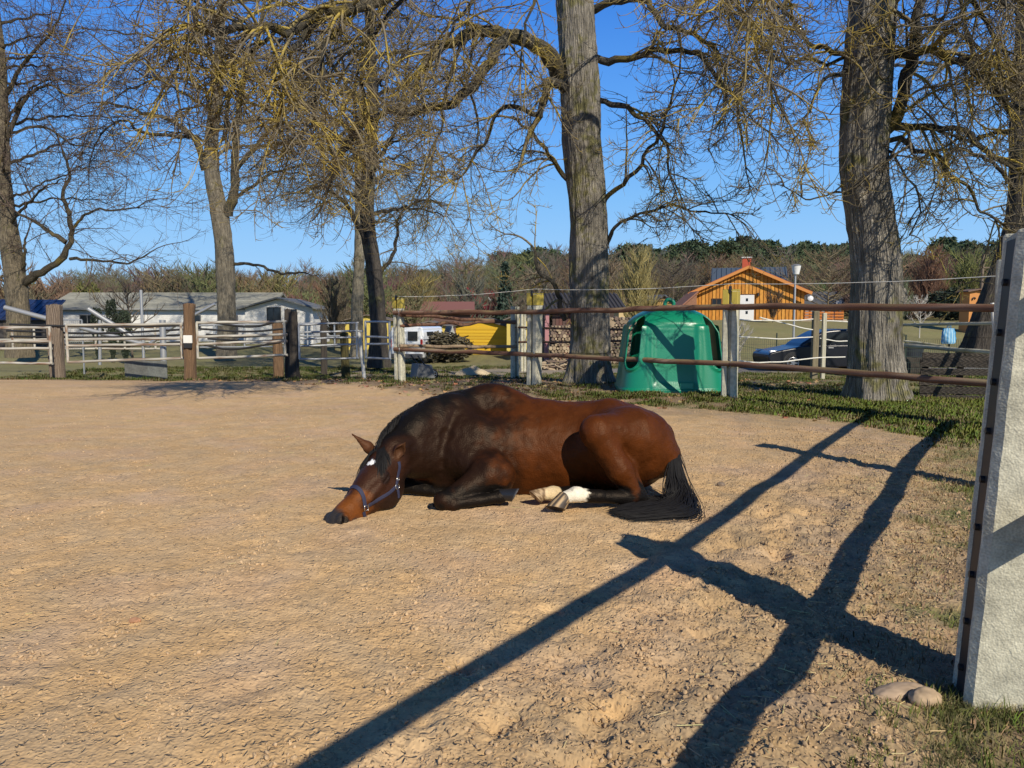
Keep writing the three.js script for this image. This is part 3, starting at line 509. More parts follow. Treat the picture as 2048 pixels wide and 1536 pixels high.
const rustCol = (moss = 0.35) => (x, y, z, nx, ny) => { const a = fbm3(x * 3, y * 9, z * 3), b = n3(x * 17, y * 17, z * 17); let c = [0.155 + 0.07 * a, 0.072 + 0.03 * a, 0.042 + 0.02 * a]; const pale = sstep(0.1, 0.5, a + 0.35 * b); c = c.map((v, i) => mix(v, [0.30, 0.22, 0.16][i], pale * 0.6)); const m = sstep(0.3, 0.8, ny + 0.5 * b) * moss * sstep(-0.2, 0.2, fbm3(x * 1.2 + 7, y, z * 1.2)); return c.map((v, i) => mix(v, [0.27, 0.25, 0.10][i], m)); };
const paintCol = (x, y, z) => { const a = n3(x * 7, y * 22, z * 7) * 0.6 + n3(x * 30, y * 30, z * 30) * 0.4, b = fbm3(x * 1.1, y * 2, z * 1.1), r = sstep(0.15, 0.5, a + 0.8 * b); const g = 0.85 + 0.25 * n3(x * 2, y * 6, z * 2); return [mix(0.52, 0.26, r) * g, mix(0.49, 0.15, r) * g, mix(0.41, 0.09, r) * g]; };
function pipe(name, a, b, r, parent, o = {}) {
  const base = o.base ?? V(0, 0, 0), n = o.seg ?? 10, sag = o.sag ?? 0, pts = []; for (let i = 0; i <= n; i++) { const t = i / n, p = a.clone().lerp(b, t); p.y -= sag * 4 * t * (1 - t) - (o.wave ?? 0.006) * n3(p.x * 0.9, p.y * 3, p.z * 0.9) * Math.sin(Math.PI * t); pts.push(p.sub(base)); }
  let g = tube(pts, () => r, o.sides ?? 10, true, 1.5); if (o.col) g = colored(g, (x, y, z, nx, ny, nz) => o.col(x + base.x, y + base.y, z + base.z, nx, ny, nz));
  return part(name, g, o.mat ?? rustM, parent);
}
// concrete post: chamfered, slotted on the paddock side
function concretePost(parent, p, yaw, h, w, d, o = {}) {
  const g = new THREE.Group(); g.name = 'post'; g.position.copy(p); g.rotation.set(o.lx ?? 0, yaw, o.lz ?? 0, 'YXZ'); parent.add(g);
  const c = 0.018, sw = w * (o.slot ?? 0.17), sd = o.shallow ?? Math.min(d, w) * 0.32, s = new THREE.Shape();
  [[-w / 2 + c, -d / 2], [w / 2 - c, -d / 2], [w / 2, -d / 2 + c], [w / 2, d / 2 - c], [w / 2 - c, d / 2], [sw, d / 2], [sw * 0.8, d / 2 - sd], [-sw * 0.8, d / 2 - sd], [-sw, d / 2], [-w / 2 + c, d / 2], [-w / 2, d / 2 - c], [-w / 2, -d / 2 + c]].forEach(([x, y], i) => i ? s.lineTo(x, y) : s.moveTo(x, y));
  const e = new THREE.ExtrudeGeometry(s, { depth: h + 0.3, bevelEnabled: true, bevelSize: 0.008, bevelThickness: 0.012, bevelSegments: 2, steps: 24 }).rotateX(-Math.PI / 2).rotateY(Math.PI).translate(0, -0.3, 0);
  { const q = e.attributes.position; for (let i = 0; i < q.count; i++) { const x = q.getX(i), y = q.getY(i), z = q.getZ(i); q.setX(i, x + 0.0025 * n3(x * 8 + p.x, y * 5, z * 8)); q.setZ(i, z + 0.0025 * n3(x * 8, y * 5 + 9, z * 8 + p.z)); } e.computeVertexNormals(); const nn = e.attributes.normal, uv = e.attributes.uv; for (let i = 0; i < q.count; i++) { const ax = Math.abs(nn.getX(i)) > Math.abs(nn.getZ(i)); uv.setXY(i, (ax ? q.getZ(i) : q.getX(i)) / 0.7 + (ax ? 0.37 : 0) + p.x, q.getY(i) / 0.7); } }
  part('shaft', e, concrete, g);
  if (o.strip) part('slot_strip', [bx(sw * 1.5, h * 0.99, 0.02, 0, h * 0.495, d / 2 - sd + 0.012), ...Array.from({ length: 9 }, (_, i) => new THREE.CylinderGeometry(0.013, 0.013, 0.02, 8).rotateX(Math.PI / 2).translate(0.0, 0.1 + i * h / 9.5, d / 2 - sd + 0.026))], blackPl, g);
  if (o.cap) { part('cap', [rbx(w * 0.46, 0.24, d * 1.16, 0.012, -w * 0.32, h - 0.1, 0), rbx(w * 0.46, 0.22, d * 1.16, 0.012, w * 0.33, h - 0.11, 0), bx(w * 1.1, 0.03, d * 1.05, 0, h + 0.02, 0)], o.capM ?? yellowPl, g); part('insulator', [bx(0.04, 0.1, 0.05, 0, h + 0.03, d / 2), new THREE.CylinderGeometry(0.022, 0.03, 0.06, 10).translate(0, h + 0.06, d / 2)], blackPl, g); }
  return g;
}
// ------------------------------------------------------------------ rusty pipe fence behind the horse
{
  const { P1, P2, P3, P3b } = POST, base = P2.clone(), F = thing('pipe_fence', 'rusty two-rail pipe fence on slotted concrete posts behind the horse', 'fence', base.toArray());
  const at = (p, y) => V(p.x, y, p.z), L = (p) => p.clone().sub(base), face = (a, b) => { const d = b.clone().sub(a); return Math.atan2(-d.z, d.x); };
  concretePost(F, L(P1), face(P1, P2) + 0.1, 1.86, 0.20, 0.17, { cap: true, lz: 0.01 }); concretePost(F, L(P2), face(P1, P3), 1.9, 0.25, 0.2, { cap: true, lz: -0.012 });
  concretePost(F, L(P3), face(P3, P3b) + 0.55, 1.86, 0.23, 0.2, { cap: true, lx: 0.01 }); concretePost(F, L(P3b), face(P3, P3b), 1.84, 0.22, 0.2, {});
  const fr = (p, y, n = 0.14) => { const c = p.clone().normalize(); return V(p.x - c.x * n, y, p.z - c.z * n); };
  const up = [[P1, 1.545], [P2, 1.545], [P3, 1.60], [P3b, 1.53]], lo = [[P1, 0.70], [P2, 0.66], [P3, 0.655], [P3b, 0.61]];
  const O = { base, col: rustCol(0.4), seg: 14, wave: 0.03 };
  for (let i = 0; i < 3; i++) { const ext = (l, k) => { const a = fr(...l[k]), b = fr(...l[k + 1]); if (k === 0) a.addScaledVector(b.clone().sub(a).normalize(), -0.16); return [a, b]; }; pipe('rail', ...ext(up, i), 0.052, F, O); pipe('rail', ...ext(lo, i), 0.047, F, { ...O, wave: 0.02 }); }
  for (const [p, y] of [...up, ...lo]) { const q = fr(p, y, 0.13).sub(base); const c = part('clamp', new THREE.TorusGeometry(0.06, 0.009, 6, 14), galv, F); c.position.copy(q); c.rotation.y = Math.PI / 2; }
  // second pair of rails that runs off from the left post towards the yard
  const Q = atY(1030, 742); concretePost(F, L(Q), 0.3, 1.72, 0.19, 0.17, {}); const Q2 = atY(1046, 724); concretePost(F, L(Q2), 0.2, 1.6, 0.17, 0.15, {});
  pipe('rail', fr(P1, 1.50, 0.2), V(Q.x, 1.30, Q.z + 0.1), 0.042, F, { ...O, wave: 0.06 }); pipe('rail', fr(P1, 1.24, 0.1), V(Q.x, 1.33, Q.z + 0.14), 0.042, F, { ...O, wave: 0.06 });
  pipe('rail', fr(P1, 0.78, 0.2), V(Q.x, 0.66, Q.z + 0.1), 0.042, F, { ...O, col: (x, y, z, a, b) => rustCol(0.2)(x, y, z, a, b).map((v, i) => v * 0.5 + [0.2, 0.16, 0.1][i]) });
  pipe('rail', V(Q.x, 1.18, Q.z), atY(1300, 752).setY(1.12), 0.03, F, O); pipe('rail', V(Q.x, 0.78, Q.z), atY(1300, 752).setY(0.86), 0.03, F, O);
  // electric wire along the post tops
  const tops = [[P1, 1.92], [P2, 2.02], [P3, 1.99], [V(6.4, 0, -9.2), 1.95]]; for (let i = 0; i < 3; i++) pipe('wire', V(tops[i][0].x, tops[i][1], tops[i][0].z), V(tops[i + 1][0].x, tops[i + 1][1], tops[i + 1][0].z), 0.006, F, { base, mat: tapeWhite, sag: 0.05, sides: 5 });
}
// fence that runs past the viewer on the right: two rails on the outer side of leaning posts
{
  const { P3b, P4b, P4, P5 } = POST, base = P4.clone(), F = thing('pipe_fence', 'nearest concrete fence post at the right edge with its pipe rails', 'fence', base.toArray()), L = (p) => p.clone().sub(base);
  const yaw = Math.atan2(0.535, -0.845) - Math.PI / 2; // slot towards the sand
  concretePost(F, L(V(1.815, 0, -2.72)), -1.886, 1.69, 0.2, 0.3, { strip: true, lx: -0.056, lz: 0.01, slot: 0.36, shallow: 0.02 });
  concretePost(F, L(P4b), 0.6, 1.86, 0.2, 0.2, {}); concretePost(F, L(P5), 0.6, 1.8, 0.24, 0.22, {});
  const O = { base, col: rustCol(0.3), seg: 14, wave: 0.02 };
  const top = [[6.25, -9.25], [4.5, -6.57], [2.1, -2.76], [0.46, -0.42], [-0.1, 0.5]], low = [[6.2, -9.2], [4.24, -6.3], [2.02, -2.72], [1.14, -1.46], [-0.02, 0.45]];
  for (let i = 0; i < 4; i++) { pipe('rail', V(top[i][0], 1.6, top[i][1]), V(top[i + 1][0], 1.6, top[i + 1][1]), 0.05, F, O); pipe('rail', V(low[i][0], 0.77, low[i][1]), V(low[i + 1][0], 0.77, low[i + 1][1]), 0.056, F, { ...O, wave: 0.03 }); }
}
// ------------------------------------------------------------------ left side: timber posts, tube gates, slack hoses
function timber(name, label, p, w, d, h, m, lz = 0, seed = 1) {
  const t = thing(name, label, 'post', p.toArray(), 0.1, 'timber posts of the gateway'); t.rotation.z = lz;
  const g = new THREE.BoxGeometry(w, h + 0.3, d, 10, 30, 8).translate(0, h / 2 - 0.15, 0), q = g.attributes.position, uv = g.attributes.uv;
  for (let i = 0; i < q.count; i++) { let x = q.getX(i), y = q.getY(i), z = q.getZ(i); const e = 0.03 * n3(x * 9 + seed * 3, y * 0.8, z * 9); if (y > h - 0.12) y -= 0.09 * Math.abs(n3(x * 16 + seed, 2, z * 16)) + 0.05 * Math.abs(x) / w; const f = 1 - 0.1 * sstep(0.3, 0.5, Math.abs(x) / w) * sstep(0.3, 0.5, Math.abs(z) / d); q.setXYZ(i, (x + e) * f, y, (z + 0.03 * n3(x * 9, y * 0.8 + 4, z * 9 + seed)) * f); uv.setXY(i, uv.getX(i) * 0.7 + seed * 0.37, y * 0.5); }
  g.computeVertexNormals(); part('shaft', g, m, t); return t;
}
{
  const lbl = timber('timber_post', 'broad grey timber post left of the white tube gate', POST.A, 0.37, 0.26, 1.84, oldWood, 0.004, 1); void lbl;
  const b = timber('timber_post', 'brown timber post with a white box screwed to it', POST.B, 0.27, 0.22, 1.84, brownWood, -0.008, 2);
  part('box', rbx(0.23, 0.21, 0.06, 0.012, 0, 0.86, 0.15), std(0.74, 0.72, 0.66, 0.5), b); part('box_base', rbx(0.22, 0.14, 0.05, 0.01, 0, 0.69, 0.145), blackPl, b);
  timber('timber_post', 'dark square timber post right of the slack hoses', POST.C, 0.22, 0.2, 1.62, plankWood, 0.01, 3); timber('timber_post', 'shorter dark timber post close behind the square dark one', atY(577, 738), 0.16, 0.16, 1.7, plankWood, -0.01, 4);
  const C2 = W(556, 700, 25); C2.y = landY(C2.x, 25); timber('timber_post', 'pair-headed brown timber post in front of the white gable', C2, 0.3, 0.2, 1.8, brownWood, 0, 5);
  const C3 = W(648, 700, 27); C3.y = landY(C3.x, 27); timber('timber_post', 'dark mossy post right of the white gable', C3, 0.2, 0.2, 1.95, plankWood, 0, 6);
  const C4 = W(691, 700, 24.5); C4.y = landY(C4.x, 24.5); timber('timber_post', 'green mossy post behind the right tube gate', C4, 0.24, 0.22, 1.5, std(0.42, 0.46, 0.2, 0.95, { map: oldWood.map, bumpMap: grainBump, bumpScale: 0.01 }), 0.02, 7);
  const C5 = W(724, 705, 21.2); C5.y = landY(C5.x, 21.2) - 0.05; const lp = thing('leaning_pipe_post', 'pale leaning pipe post between the two right gates', 'post', C5.toArray()); pipe('pole', V(0.08, -0.1, 0), V(-0.08, 1.42, 0), 0.05, lp, { mat: whitePipe }); part('cap', rbx(0.3, 0.05, 0.1, 0.01, -0.1, 1.42, 0), galv, lp);
}
function tubeGate(label, a, b, ys, r, posts, painted = true) { // a, b: ground corners; ys: rail heights [at a, at b]; posts: stanchions as fractions
  const base = a.clone(), t = thing('tube_gate', label, 'gate', base.toArray(), 0, 'tubular metal gates'), o = { base, mat: painted ? new THREE.MeshStandardMaterial({ vertexColors: true, roughness: 0.6 }) : galv, col: painted ? paintCol : null, sides: 8, seg: 12, wave: 0.015 };
  for (const [y0, y1] of ys) pipe('rail', V(a.x, a.y + y0, a.z), V(b.x, b.y + y1, b.z), r, t, o);
  for (const f of posts) { const p = a.clone().lerp(b, f), lo = ys[ys.length - 1], hi = ys[0]; pipe('upright', V(p.x, p.y + mix(lo[0], lo[1], f), p.z + r * 0.6), V(p.x, p.y + mix(hi[0], hi[1], f), p.z + r * 0.6), r * 1.02, t, o); }
  return t;
}
{
  const { A, B, C } = POST, up = (px, py, D) => { const p = W(px, py, D); p.y = 0; return p; };
  tubeGate('white painted tube gate between the grey and the brown timber posts', up(136, 700, 21.4), up(368, 700, 20.9), [[1.23, 1.27], [0.83, 0.88], [0.66, 0.72], [0.2, 0.34]], 0.037, [0.0, 0.985]);
  tubeGate('white tube gate running off to the left edge', up(-60, 700, 21.9), up(104, 700, 21.5), [[1.15, 1.16], [0.76, 0.78], [0.56, 0.58], [0.16, 0.16]], 0.037, [0.02, 0.99]);
  tubeGate('rusty white tube gate right of the brown post', up(395, 700, 20.8), up(575, 700, 20.6), [[1.30, 1.33], [0.92, 0.99], [0.72, 0.81], [0.34, 0.44]], 0.036, [0.005, 0.975]);
  tubeGate('grey tube gate with thin bars right of the dark square post', up(598, 700, 20.6), up(718, 700, 20.9), [[1.24, 1.30], [1.04, 1.08], [0.86, 0.91], [0.68, 0.72], [0.33, 0.34]], 0.03, [0.01, 0.97], false);
  tubeGate('short grey tube gate beside the white van', up(731, 700, 21), up(781, 700, 20.6), [[1.33, 1.32], [0.92, 0.9], [0.72, 0.73], [0.34, 0.34]], 0.032, [0.02, 0.98], false);
  // grey double bars further back
  const bk = up(400, 700, 30), bk2 = up(700, 700, 30); bk.y = bk2.y = -0.5;
  tubeGate('pipe railing behind the slack hoses', bk, bk2, [[1.65, 1.75], [1.2, 1.25], [0.8, 0.85]], 0.035, [0.1, 0.3, 0.5, 0.72, 0.9], false);
  const fk = up(-30, 700, 28), fk2 = up(330, 700, 28); fk.y = fk2.y = -0.4;
  tubeGate('far white pipe railing behind the left gate', fk, fk2, [[1.5, 1.5], [1.05, 1.05], [0.72, 0.72]], 0.04, [0.02, 0.16, 0.28, 0.45, 0.62, 0.78, 0.95], true);
  const R = rng(9);
  const ord = ['uppermost', 'second from the top', 'middle', 'second from the ground', 'lowest'];
  for (let i = 0; i < 9; i++) { // slack black hoses
    const D = 22 + R() * 2, k = i < 5 ? i : i - 5, side = i < 5 ? [398, 575] : [10, 390], y = (i < 5 ? 643 : 647) + k * 11, a = W(side[0] + 20 * R(), y + 6 * R(), D), m = W((side[0] + side[1]) / 2 + 60 * (R() - 0.5), y + 4 + 9 * R(), D), b = W(side[1] - 20 * R(), y - 4 + 8 * R(), D), base = a.clone();
    const t = part('black_hose', tube(curve([a, m, b], 20).map((p) => p.sub(base)), () => 0.032, 7), blackRubber); t.position.copy(base); tag(t, i < 5 ? ord[k] + ' of the slack black hoses right of the brown post' : ord[k === 3 ? 4 : k] + ' of the slack black hoses behind the white gates', 'hose', i < 5 ? 'black hoses right of the brown post' : 'black hoses behind the white gates');
  }
  // galvanised hay rack
  const hr = W(200, 700, 24.5); hr.y = landY(hr.x, 24.5); const rack = thing('hay_rack', 'galvanised hay rack with slanting arms behind the white gate', 'hay rack', hr.toArray()), bar = (n, px0, py0, px1, py1, r, D = 24.5) => pipe(n, W(px0, py0, D), W(px1, py1, D), r, rack, { base: hr, mat: galv });
  bar('arm', 10, 615, 105, 640, 0.08); bar('arm', 160, 655, 300, 692, 0.07); bar('arm', 177, 618, 272, 678, 0.07); bar('arm', 300, 688, 350, 650, 0.06); bar('arm', 385, 632, 430, 608, 0.05); bar('post', 325, 640, 328, 735, 0.09, 23); bar('post', 282, 580, 288, 730, 0.045); bar('post', 200, 640, 200, 730, 0.05);
  part('feed_panel', [rbx(0.78, 0.62, 0.05, 0.01, 0, 0.32, 0).translate(W(275, 700, 22.5).x - hr.x, 0.03, 2.0)], std(0.2, 0.21, 0.215, 0.6, { map: concMap }), rack); part('feed_panel', [rbx(0.56, 0.62, 0.05, 0.01, 0, 0.32, 0).translate(W(314, 700, 22.5).x - hr.x, 0.03, 2.01)], std(0.24, 0.26, 0.27, 0.6, { map: concMap }), rack);
  // chain-link kennel panel
  const kp = W(140, 640, 27); kp.y = landY(kp.x, 27); const kn = thing('wire_kennel_front', 'small wire mesh kennel front behind the grey timber post', 'kennel', kp.toArray()); const kb = []; for (let i = 0; i <= 12; i++) { kb.push(bx(0.008, 0.8, 0.008, -0.4 + i * 0.066, 1.5, 0)); kb.push(bx(0.8, 0.008, 0.008, 0, 1.1 + i * 0.066, 0)); } part('mesh', kb, galv, kn); part('frame', [bx(0.04, 1.9, 0.04, -0.42, 0.95, 0), bx(0.04, 1.9, 0.04, 0.42, 0.95, 0), bx(0.84, 0.04, 0.04, 0, 1.92, 0)], galv, kn);
}

// ------------------------------------------------------------------ bare trees
class Tubes {
  constructor() { this.P = []; this.N = []; this.C = []; this.U = []; this.I = []; }
  add(pts, rad, n, col) {
    const { P, N, C, U, I } = this, o = P.length / 3, m = pts.length; let ax = 1, ay = 0, az = 0, len = 0;
    for (let i = 0; i < m; i++) {
      const p = pts[i], a = pts[Math.min(i + 1, m - 1)], b = pts[Math.max(i - 1, 0)]; let tx = a.x - b.x, ty = a.y - b.y, tz = a.z - b.z; const l = Math.hypot(tx, ty, tz) || 1; tx /= l; ty /= l; tz /= l;
      if (i === 0 && Math.abs(tx) > 0.8) { ax = 0; az = 1; } if (i) len += Math.hypot(p.x - b.x, p.y - b.y, p.z - b.z);
      const d = ax * tx + ay * ty + az * tz; ax -= d * tx; ay -= d * ty; az -= d * tz; const k = Math.hypot(ax, ay, az) || 1; ax /= k; ay /= k; az /= k;
      const bx_ = ty * az - tz * ay, by = tz * ax - tx * az, bz = tx * ay - ty * ax, r = rad[i], c = col(p, r);
      for (let q = 0; q < n; q++) { const an = q / n * 6.28319, cs = Math.cos(an), sn = Math.sin(an), vx = ax * cs + bx_ * sn, vy = ay * cs + by * sn, vz = az * cs + bz * sn; P.push(p.x + vx * r, p.y + vy * r, p.z + vz * r); N.push(vx, vy, vz); C.push(c[0], c[1], c[2]); U.push(q / n * Math.max(1, Math.round(r * 8)), len); }
    }
    for (let i = 0; i < m - 1; i++) for (let q = 0; q < n; q++) { const a = o + i * n + q, b = o + i * n + (q + 1) % n; I.push(a, b, a + n, b, b + n, a + n); }
  }
  geo() { const g = new THREE.BufferGeometry(); g.setAttribute('position', new THREE.Float32BufferAttribute(this.P, 3)); g.setAttribute('normal', new THREE.Float32BufferAttribute(this.N, 3)); g.setAttribute('color', new THREE.Float32BufferAttribute(this.C, 3)); g.setAttribute('uv', new THREE.Float32BufferAttribute(this.U, 2)); g.setIndex(this.I); return g; }
}
const ridge = (u, v) => { const a = u * 6.28319, w = 0.35 * n3(Math.cos(a) * 1.2, Math.sin(a) * 1.2, v * 3), R = 2.6; return Math.min(1, 0.75 * Math.abs(n3(Math.cos(a + w * 0.3) * R, Math.sin(a + w * 0.3) * R, v * 2.2)) * 1.6 + 0.45 * Math.abs(n3(Math.cos(a) * R * 2.2 + 5, Math.sin(a) * R * 2.2, v * 5)) + 0.15 * n3(Math.cos(a) * 14, Math.sin(a) * 14, v * 30)); };
const barkBump = tex(512, 512, (u, v) => clamp(ridge(u, v)), false); barkBump.wrapT = THREE.MirroredRepeatWrapping;
const barkMap = tex(512, 512, (u, v) => Math.pow(clamp(0.66 + 0.22 * n3(Math.cos(u * 6.28319) * 5 + 31, Math.sin(u * 6.28319) * 5, v * 2.6) + 0.14 * n3(Math.cos(u * 6.28319) * 13 + 7, Math.sin(u * 6.28319) * 13, v * 9) + 0.1 * n3(u * 60, v * 60, 3)), 0.6)); barkMap.wrapT = THREE.MirroredRepeatWrapping;
const barkM = new THREE.MeshStandardMaterial({ vertexColors: true, roughness: 0.95, map: barkMap, bumpMap: barkBump, bumpScale: 0.035 });
const twigM = new THREE.MeshStandardMaterial({ vertexColors: true, roughness: 0.85 });
let triCount = 0;
function lichenCol(base, amount, yellow = [0.37, 0.275, 0.05]) { return (p, r) => { const k = n3(p.x * 1.1, p.y * 1.1, p.z * 1.1) * 0.6 + n3(p.x * 6, p.y * 6, p.z * 6) * 0.45, t = sstep(0.9 - amount, 1.35 - amount, k + 0.4), v = 1 + 0.25 * n3(p.x * 3 + 5, p.y * 3, p.z * 3); return [mix(base[0], yellow[0], t) * v, mix(base[1], yellow[1], t) * v, mix(base[2], yellow[2], t) * v]; }; }
function makeTree({ name = 'bare_tree', label, group, trunk, radii, seed, limbs = [], auto = [], dens = 1, lichen = 0.2, bark = [0.36, 0.325, 0.265], twigCol = [0.165, 0.135, 0.085], twigR = 0.0062, hang = 1, sides = 40, twigLen = 1, fine = 1, lod = 0, flare = 0.35 }) {
  const R = rng(seed), base = trunk[0].clone(), T = thing(name, label, 'tree', base.toArray(), 0, group), rel = (p) => p.clone().sub(base);
  const path = curve(trunk, 60), rad = path.map((p, i) => { const t = i / 60 * (radii.length - 1), k = Math.min(radii.length - 2, Math.floor(t)); return mix(radii[k], radii[k + 1], t - k); });
  path[0].y -= 0.25;
  { // trunk with buttressed root flare, furrowed bark
    const rings = sides > 60 ? 260 : 150, full = curve(path.map(rel), rings), P = [], I = [], C = [], U = []; let len = 0; const lc = lichenCol(bark, lichen * 0.75, [0.26, 0.24, 0.10]);
    for (let i = 0; i <= rings; i++) {
      const t = i / rings, r0 = rad[Math.min(60, Math.round(t * 60))], q = full[i], h = q.y; if (i) len += q.distanceTo(full[i - 1]);
      for (let k = 0; k <= sides; k++) {
        const a = (k % sides) / sides * 6.28319, cs = Math.cos(a), sn = Math.sin(a), fl = 1 + flare * Math.exp(-Math.max(0, h) / 0.4) * (0.8 + 0.7 * Math.sin(a * 5 + seed) ) ;
        const fur = -Math.pow(Math.abs(n3(cs * 9 * r0 * 2, sn * 9 * r0 * 2, h * 0.9 + seed)), 0.7) * 0.028 + 0.03 * n3(cs * 1.6, sn * 1.6, h * 0.6 + seed);
        const r = r0 * fl + fur; P.push(q.x + cs * r, q.y, q.z + sn * r); U.push(k / sides * Math.max(2, Math.round(r0 * 8)), len * 0.55); const c = lc(V(q.x + base.x + cs * r, q.y + base.y, q.z + base.z + sn * r)); C.push(...c);
      }
    }
    for (let i = 0; i < rings; i++) for (let k = 0; k < sides; k++) { const a = i * (sides + 1) + k; I.push(a, a + sides + 1, a + 1, a + 1, a + sides + 1, a + sides + 2); }
    const g = new THREE.BufferGeometry(); g.setAttribute('position', new THREE.Float32BufferAttribute(P, 3)); g.setAttribute('color', new THREE.Float32BufferAttribute(C, 3)); g.setAttribute('uv', new THREE.Float32BufferAttribute(U, 2)); g.setIndex(I); g.computeVertexNormals(); part('trunk', g, barkM, T); triCount += I.length / 3;
  }
  const tw = new Tubes(), colT = lichenCol(twigCol, lichen), colL = lichenCol([bark[0] * 0.5, bark[1] * 0.5, bark[2] * 0.48], lichen * 0.8);
  const gs = () => (R() + R() + R()) / 1.5 - 1;
  function sprout(p, d, len, r, lev) {
    const n = lev === 1 ? (lod ? 7 : 9) : lev === 2 ? (lod ? 4 : 5) : lod ? 2 : 3, step = len / n, pts = [p.clone()], rr = [r]; let v = d.clone().normalize(); const bend = V(gs(), gs() * 0.6, gs());
    for (let i = 1; i <= n; i++) {
      const t = i / n; v.x += (0.20 * gs() + bend.x * 0.1); v.z += (0.20 * gs() + bend.z * 0.1); v.y += 0.16 * gs() + (t < 0.62 ? -0.16 * hang : 0.30 * hang) * (lev === 3 ? 0.8 : 1);
      v.normalize(); p = p.clone().addScaledVector(v, step); pts.push(p); rr.push(r * (1 - 0.72 * t));
    }
    const local = pts.map(rel); tw.add(local, rr, lev === 1 && !lod ? 4 : 3, (q, r2) => colT(q.clone().add(base), r2));
    if (lev < 3) {
      const cnt = Math.round((lev === 1 ? 8 * dens : 3.6 * dens * fine) * (0.7 + 0.6 * R()));
      for (let k = 0; k < cnt; k++) {
        const i = Math.min(n - 1, Math.floor(n * (0.15 + 0.85 * R()))), dir = pts[i + 1].clone().sub(pts[i]).normalize(), sd = V(gs(), gs() * 0.7 + (lev === 2 ? 0.15 : -0.1), gs()).normalize();
        sprout(pts[i].clone().lerp(pts[i + 1], R()), dir.multiplyScalar(0.6).addScaledVector(sd, 0.9), len * (lev === 1 ? 0.42 : 0.36) * (0.6 + 0.7 * R()), Math.max(twigR * (lev === 1 ? 1.5 : 1), rr[i] * (lev === 1 ? 0.42 : 0.5)), lev + 1);
      }
    }
  }
  const list = limbs.map((l) => ({ ...l }));
  for (const a of auto) for (let k = 0; k < a.n; k++) {                        // limbs that leave the trunk by themselves
    const t = mix(a.from, a.to, (k + R() * 0.8) / a.n), i = Math.min(59, Math.floor(t * 60)), o = path[i], an = a.ang ? mix(a.ang[0], a.ang[1], R()) : k * 2.4 + R(), L = a.len * (0.7 + 0.6 * R()) * mix(1, a.taper ?? 0.6, (k + 0.5) / a.n), up = a.up ?? 0.5;
    const dir = V(Math.cos(an), up * (0.6 + 0.8 * R()), -Math.sin(an)).normalize(), pts = [o.clone()]; let v = dir.clone(), q = o.clone();
    for (let s = 1; s <= 8; s++) { v.x += 0.2 * gs(); v.z += 0.2 * gs(); v.y += 0.14 * gs() + (s < 5 ? -0.05 : -0.1) * hang * (a.sag ?? 1); v.normalize(); q = q.clone().addScaledVector(v, L / 8); pts.push(q); }
    list.push({ pts, r: [a.r * (0.7 + 0.5 * R()), 0.018], n: Math.round((a.sub ?? 10) * dens) });
  }
  for (const l of list) {
    const sm = curve(l.pts, Math.max(14, l.pts.length * 4)), m = sm.length - 1, L = sm.reduce((s, p, i) => i ? s + p.distanceTo(sm[i - 1]) : 0, 0);
    for (let i = 1; i < m; i++) { sm[i].x += 0.08 * n3(sm[i].x * 2, sm[i].y * 2, sm[i].z * 2); sm[i].y += 0.09 * n3(sm[i].x * 1.7 + 9, sm[i].y * 1.7, sm[i].z * 1.7); }
    const rr = sm.map((_, i) => mix(l.r[0], l.r[1], Math.pow(i / m, 0.8)) * (1 + 0.14 * n3(i * 0.8, seed, l.r[0] * 40)));
    const lb = new Tubes(); lb.add(sm.map(rel), rr, l.r[0] > 0.06 ? 10 : 6, (q, r2) => colL(q.clone().add(base), r2)); part('limb', lb.geo(), barkM, T); triCount += lb.I.length / 3;
    const cnt = l.n ?? Math.round(10 * dens);
    for (let k = 0; k < cnt; k++) {
      const i = Math.min(m - 1, Math.floor(m * ((l.start ?? 0.15) + (1 - (l.start ?? 0.15)) * Math.pow(R(), 0.75)))), dir = sm[i + 1].clone().sub(sm[i]).normalize(), sd = V(gs(), gs() * 0.8 + 0.1, gs()).normalize();
      sprout(sm[i].clone(), dir.multiplyScalar(0.7).addScaledVector(sd, 1), (l.sub ?? 1.5) * twigLen * (0.5 + 0.9 * R()), Math.max(twigR * 2.4 * (l.tr ?? 1), Math.min(rr[i] * 0.5, 0.03)), 1);
    }
    sprout(sm[m], sm[m].clone().sub(sm[m - 1]), (l.sub ?? 1.5) * twigLen, rr[m], 1);
  }
  const g = tw.geo(); triCount += tw.I.length / 3; tag(part('twigs', g, twigM, T), 'drooping bare twigs', null, null, 'stuff');
  return T;
}
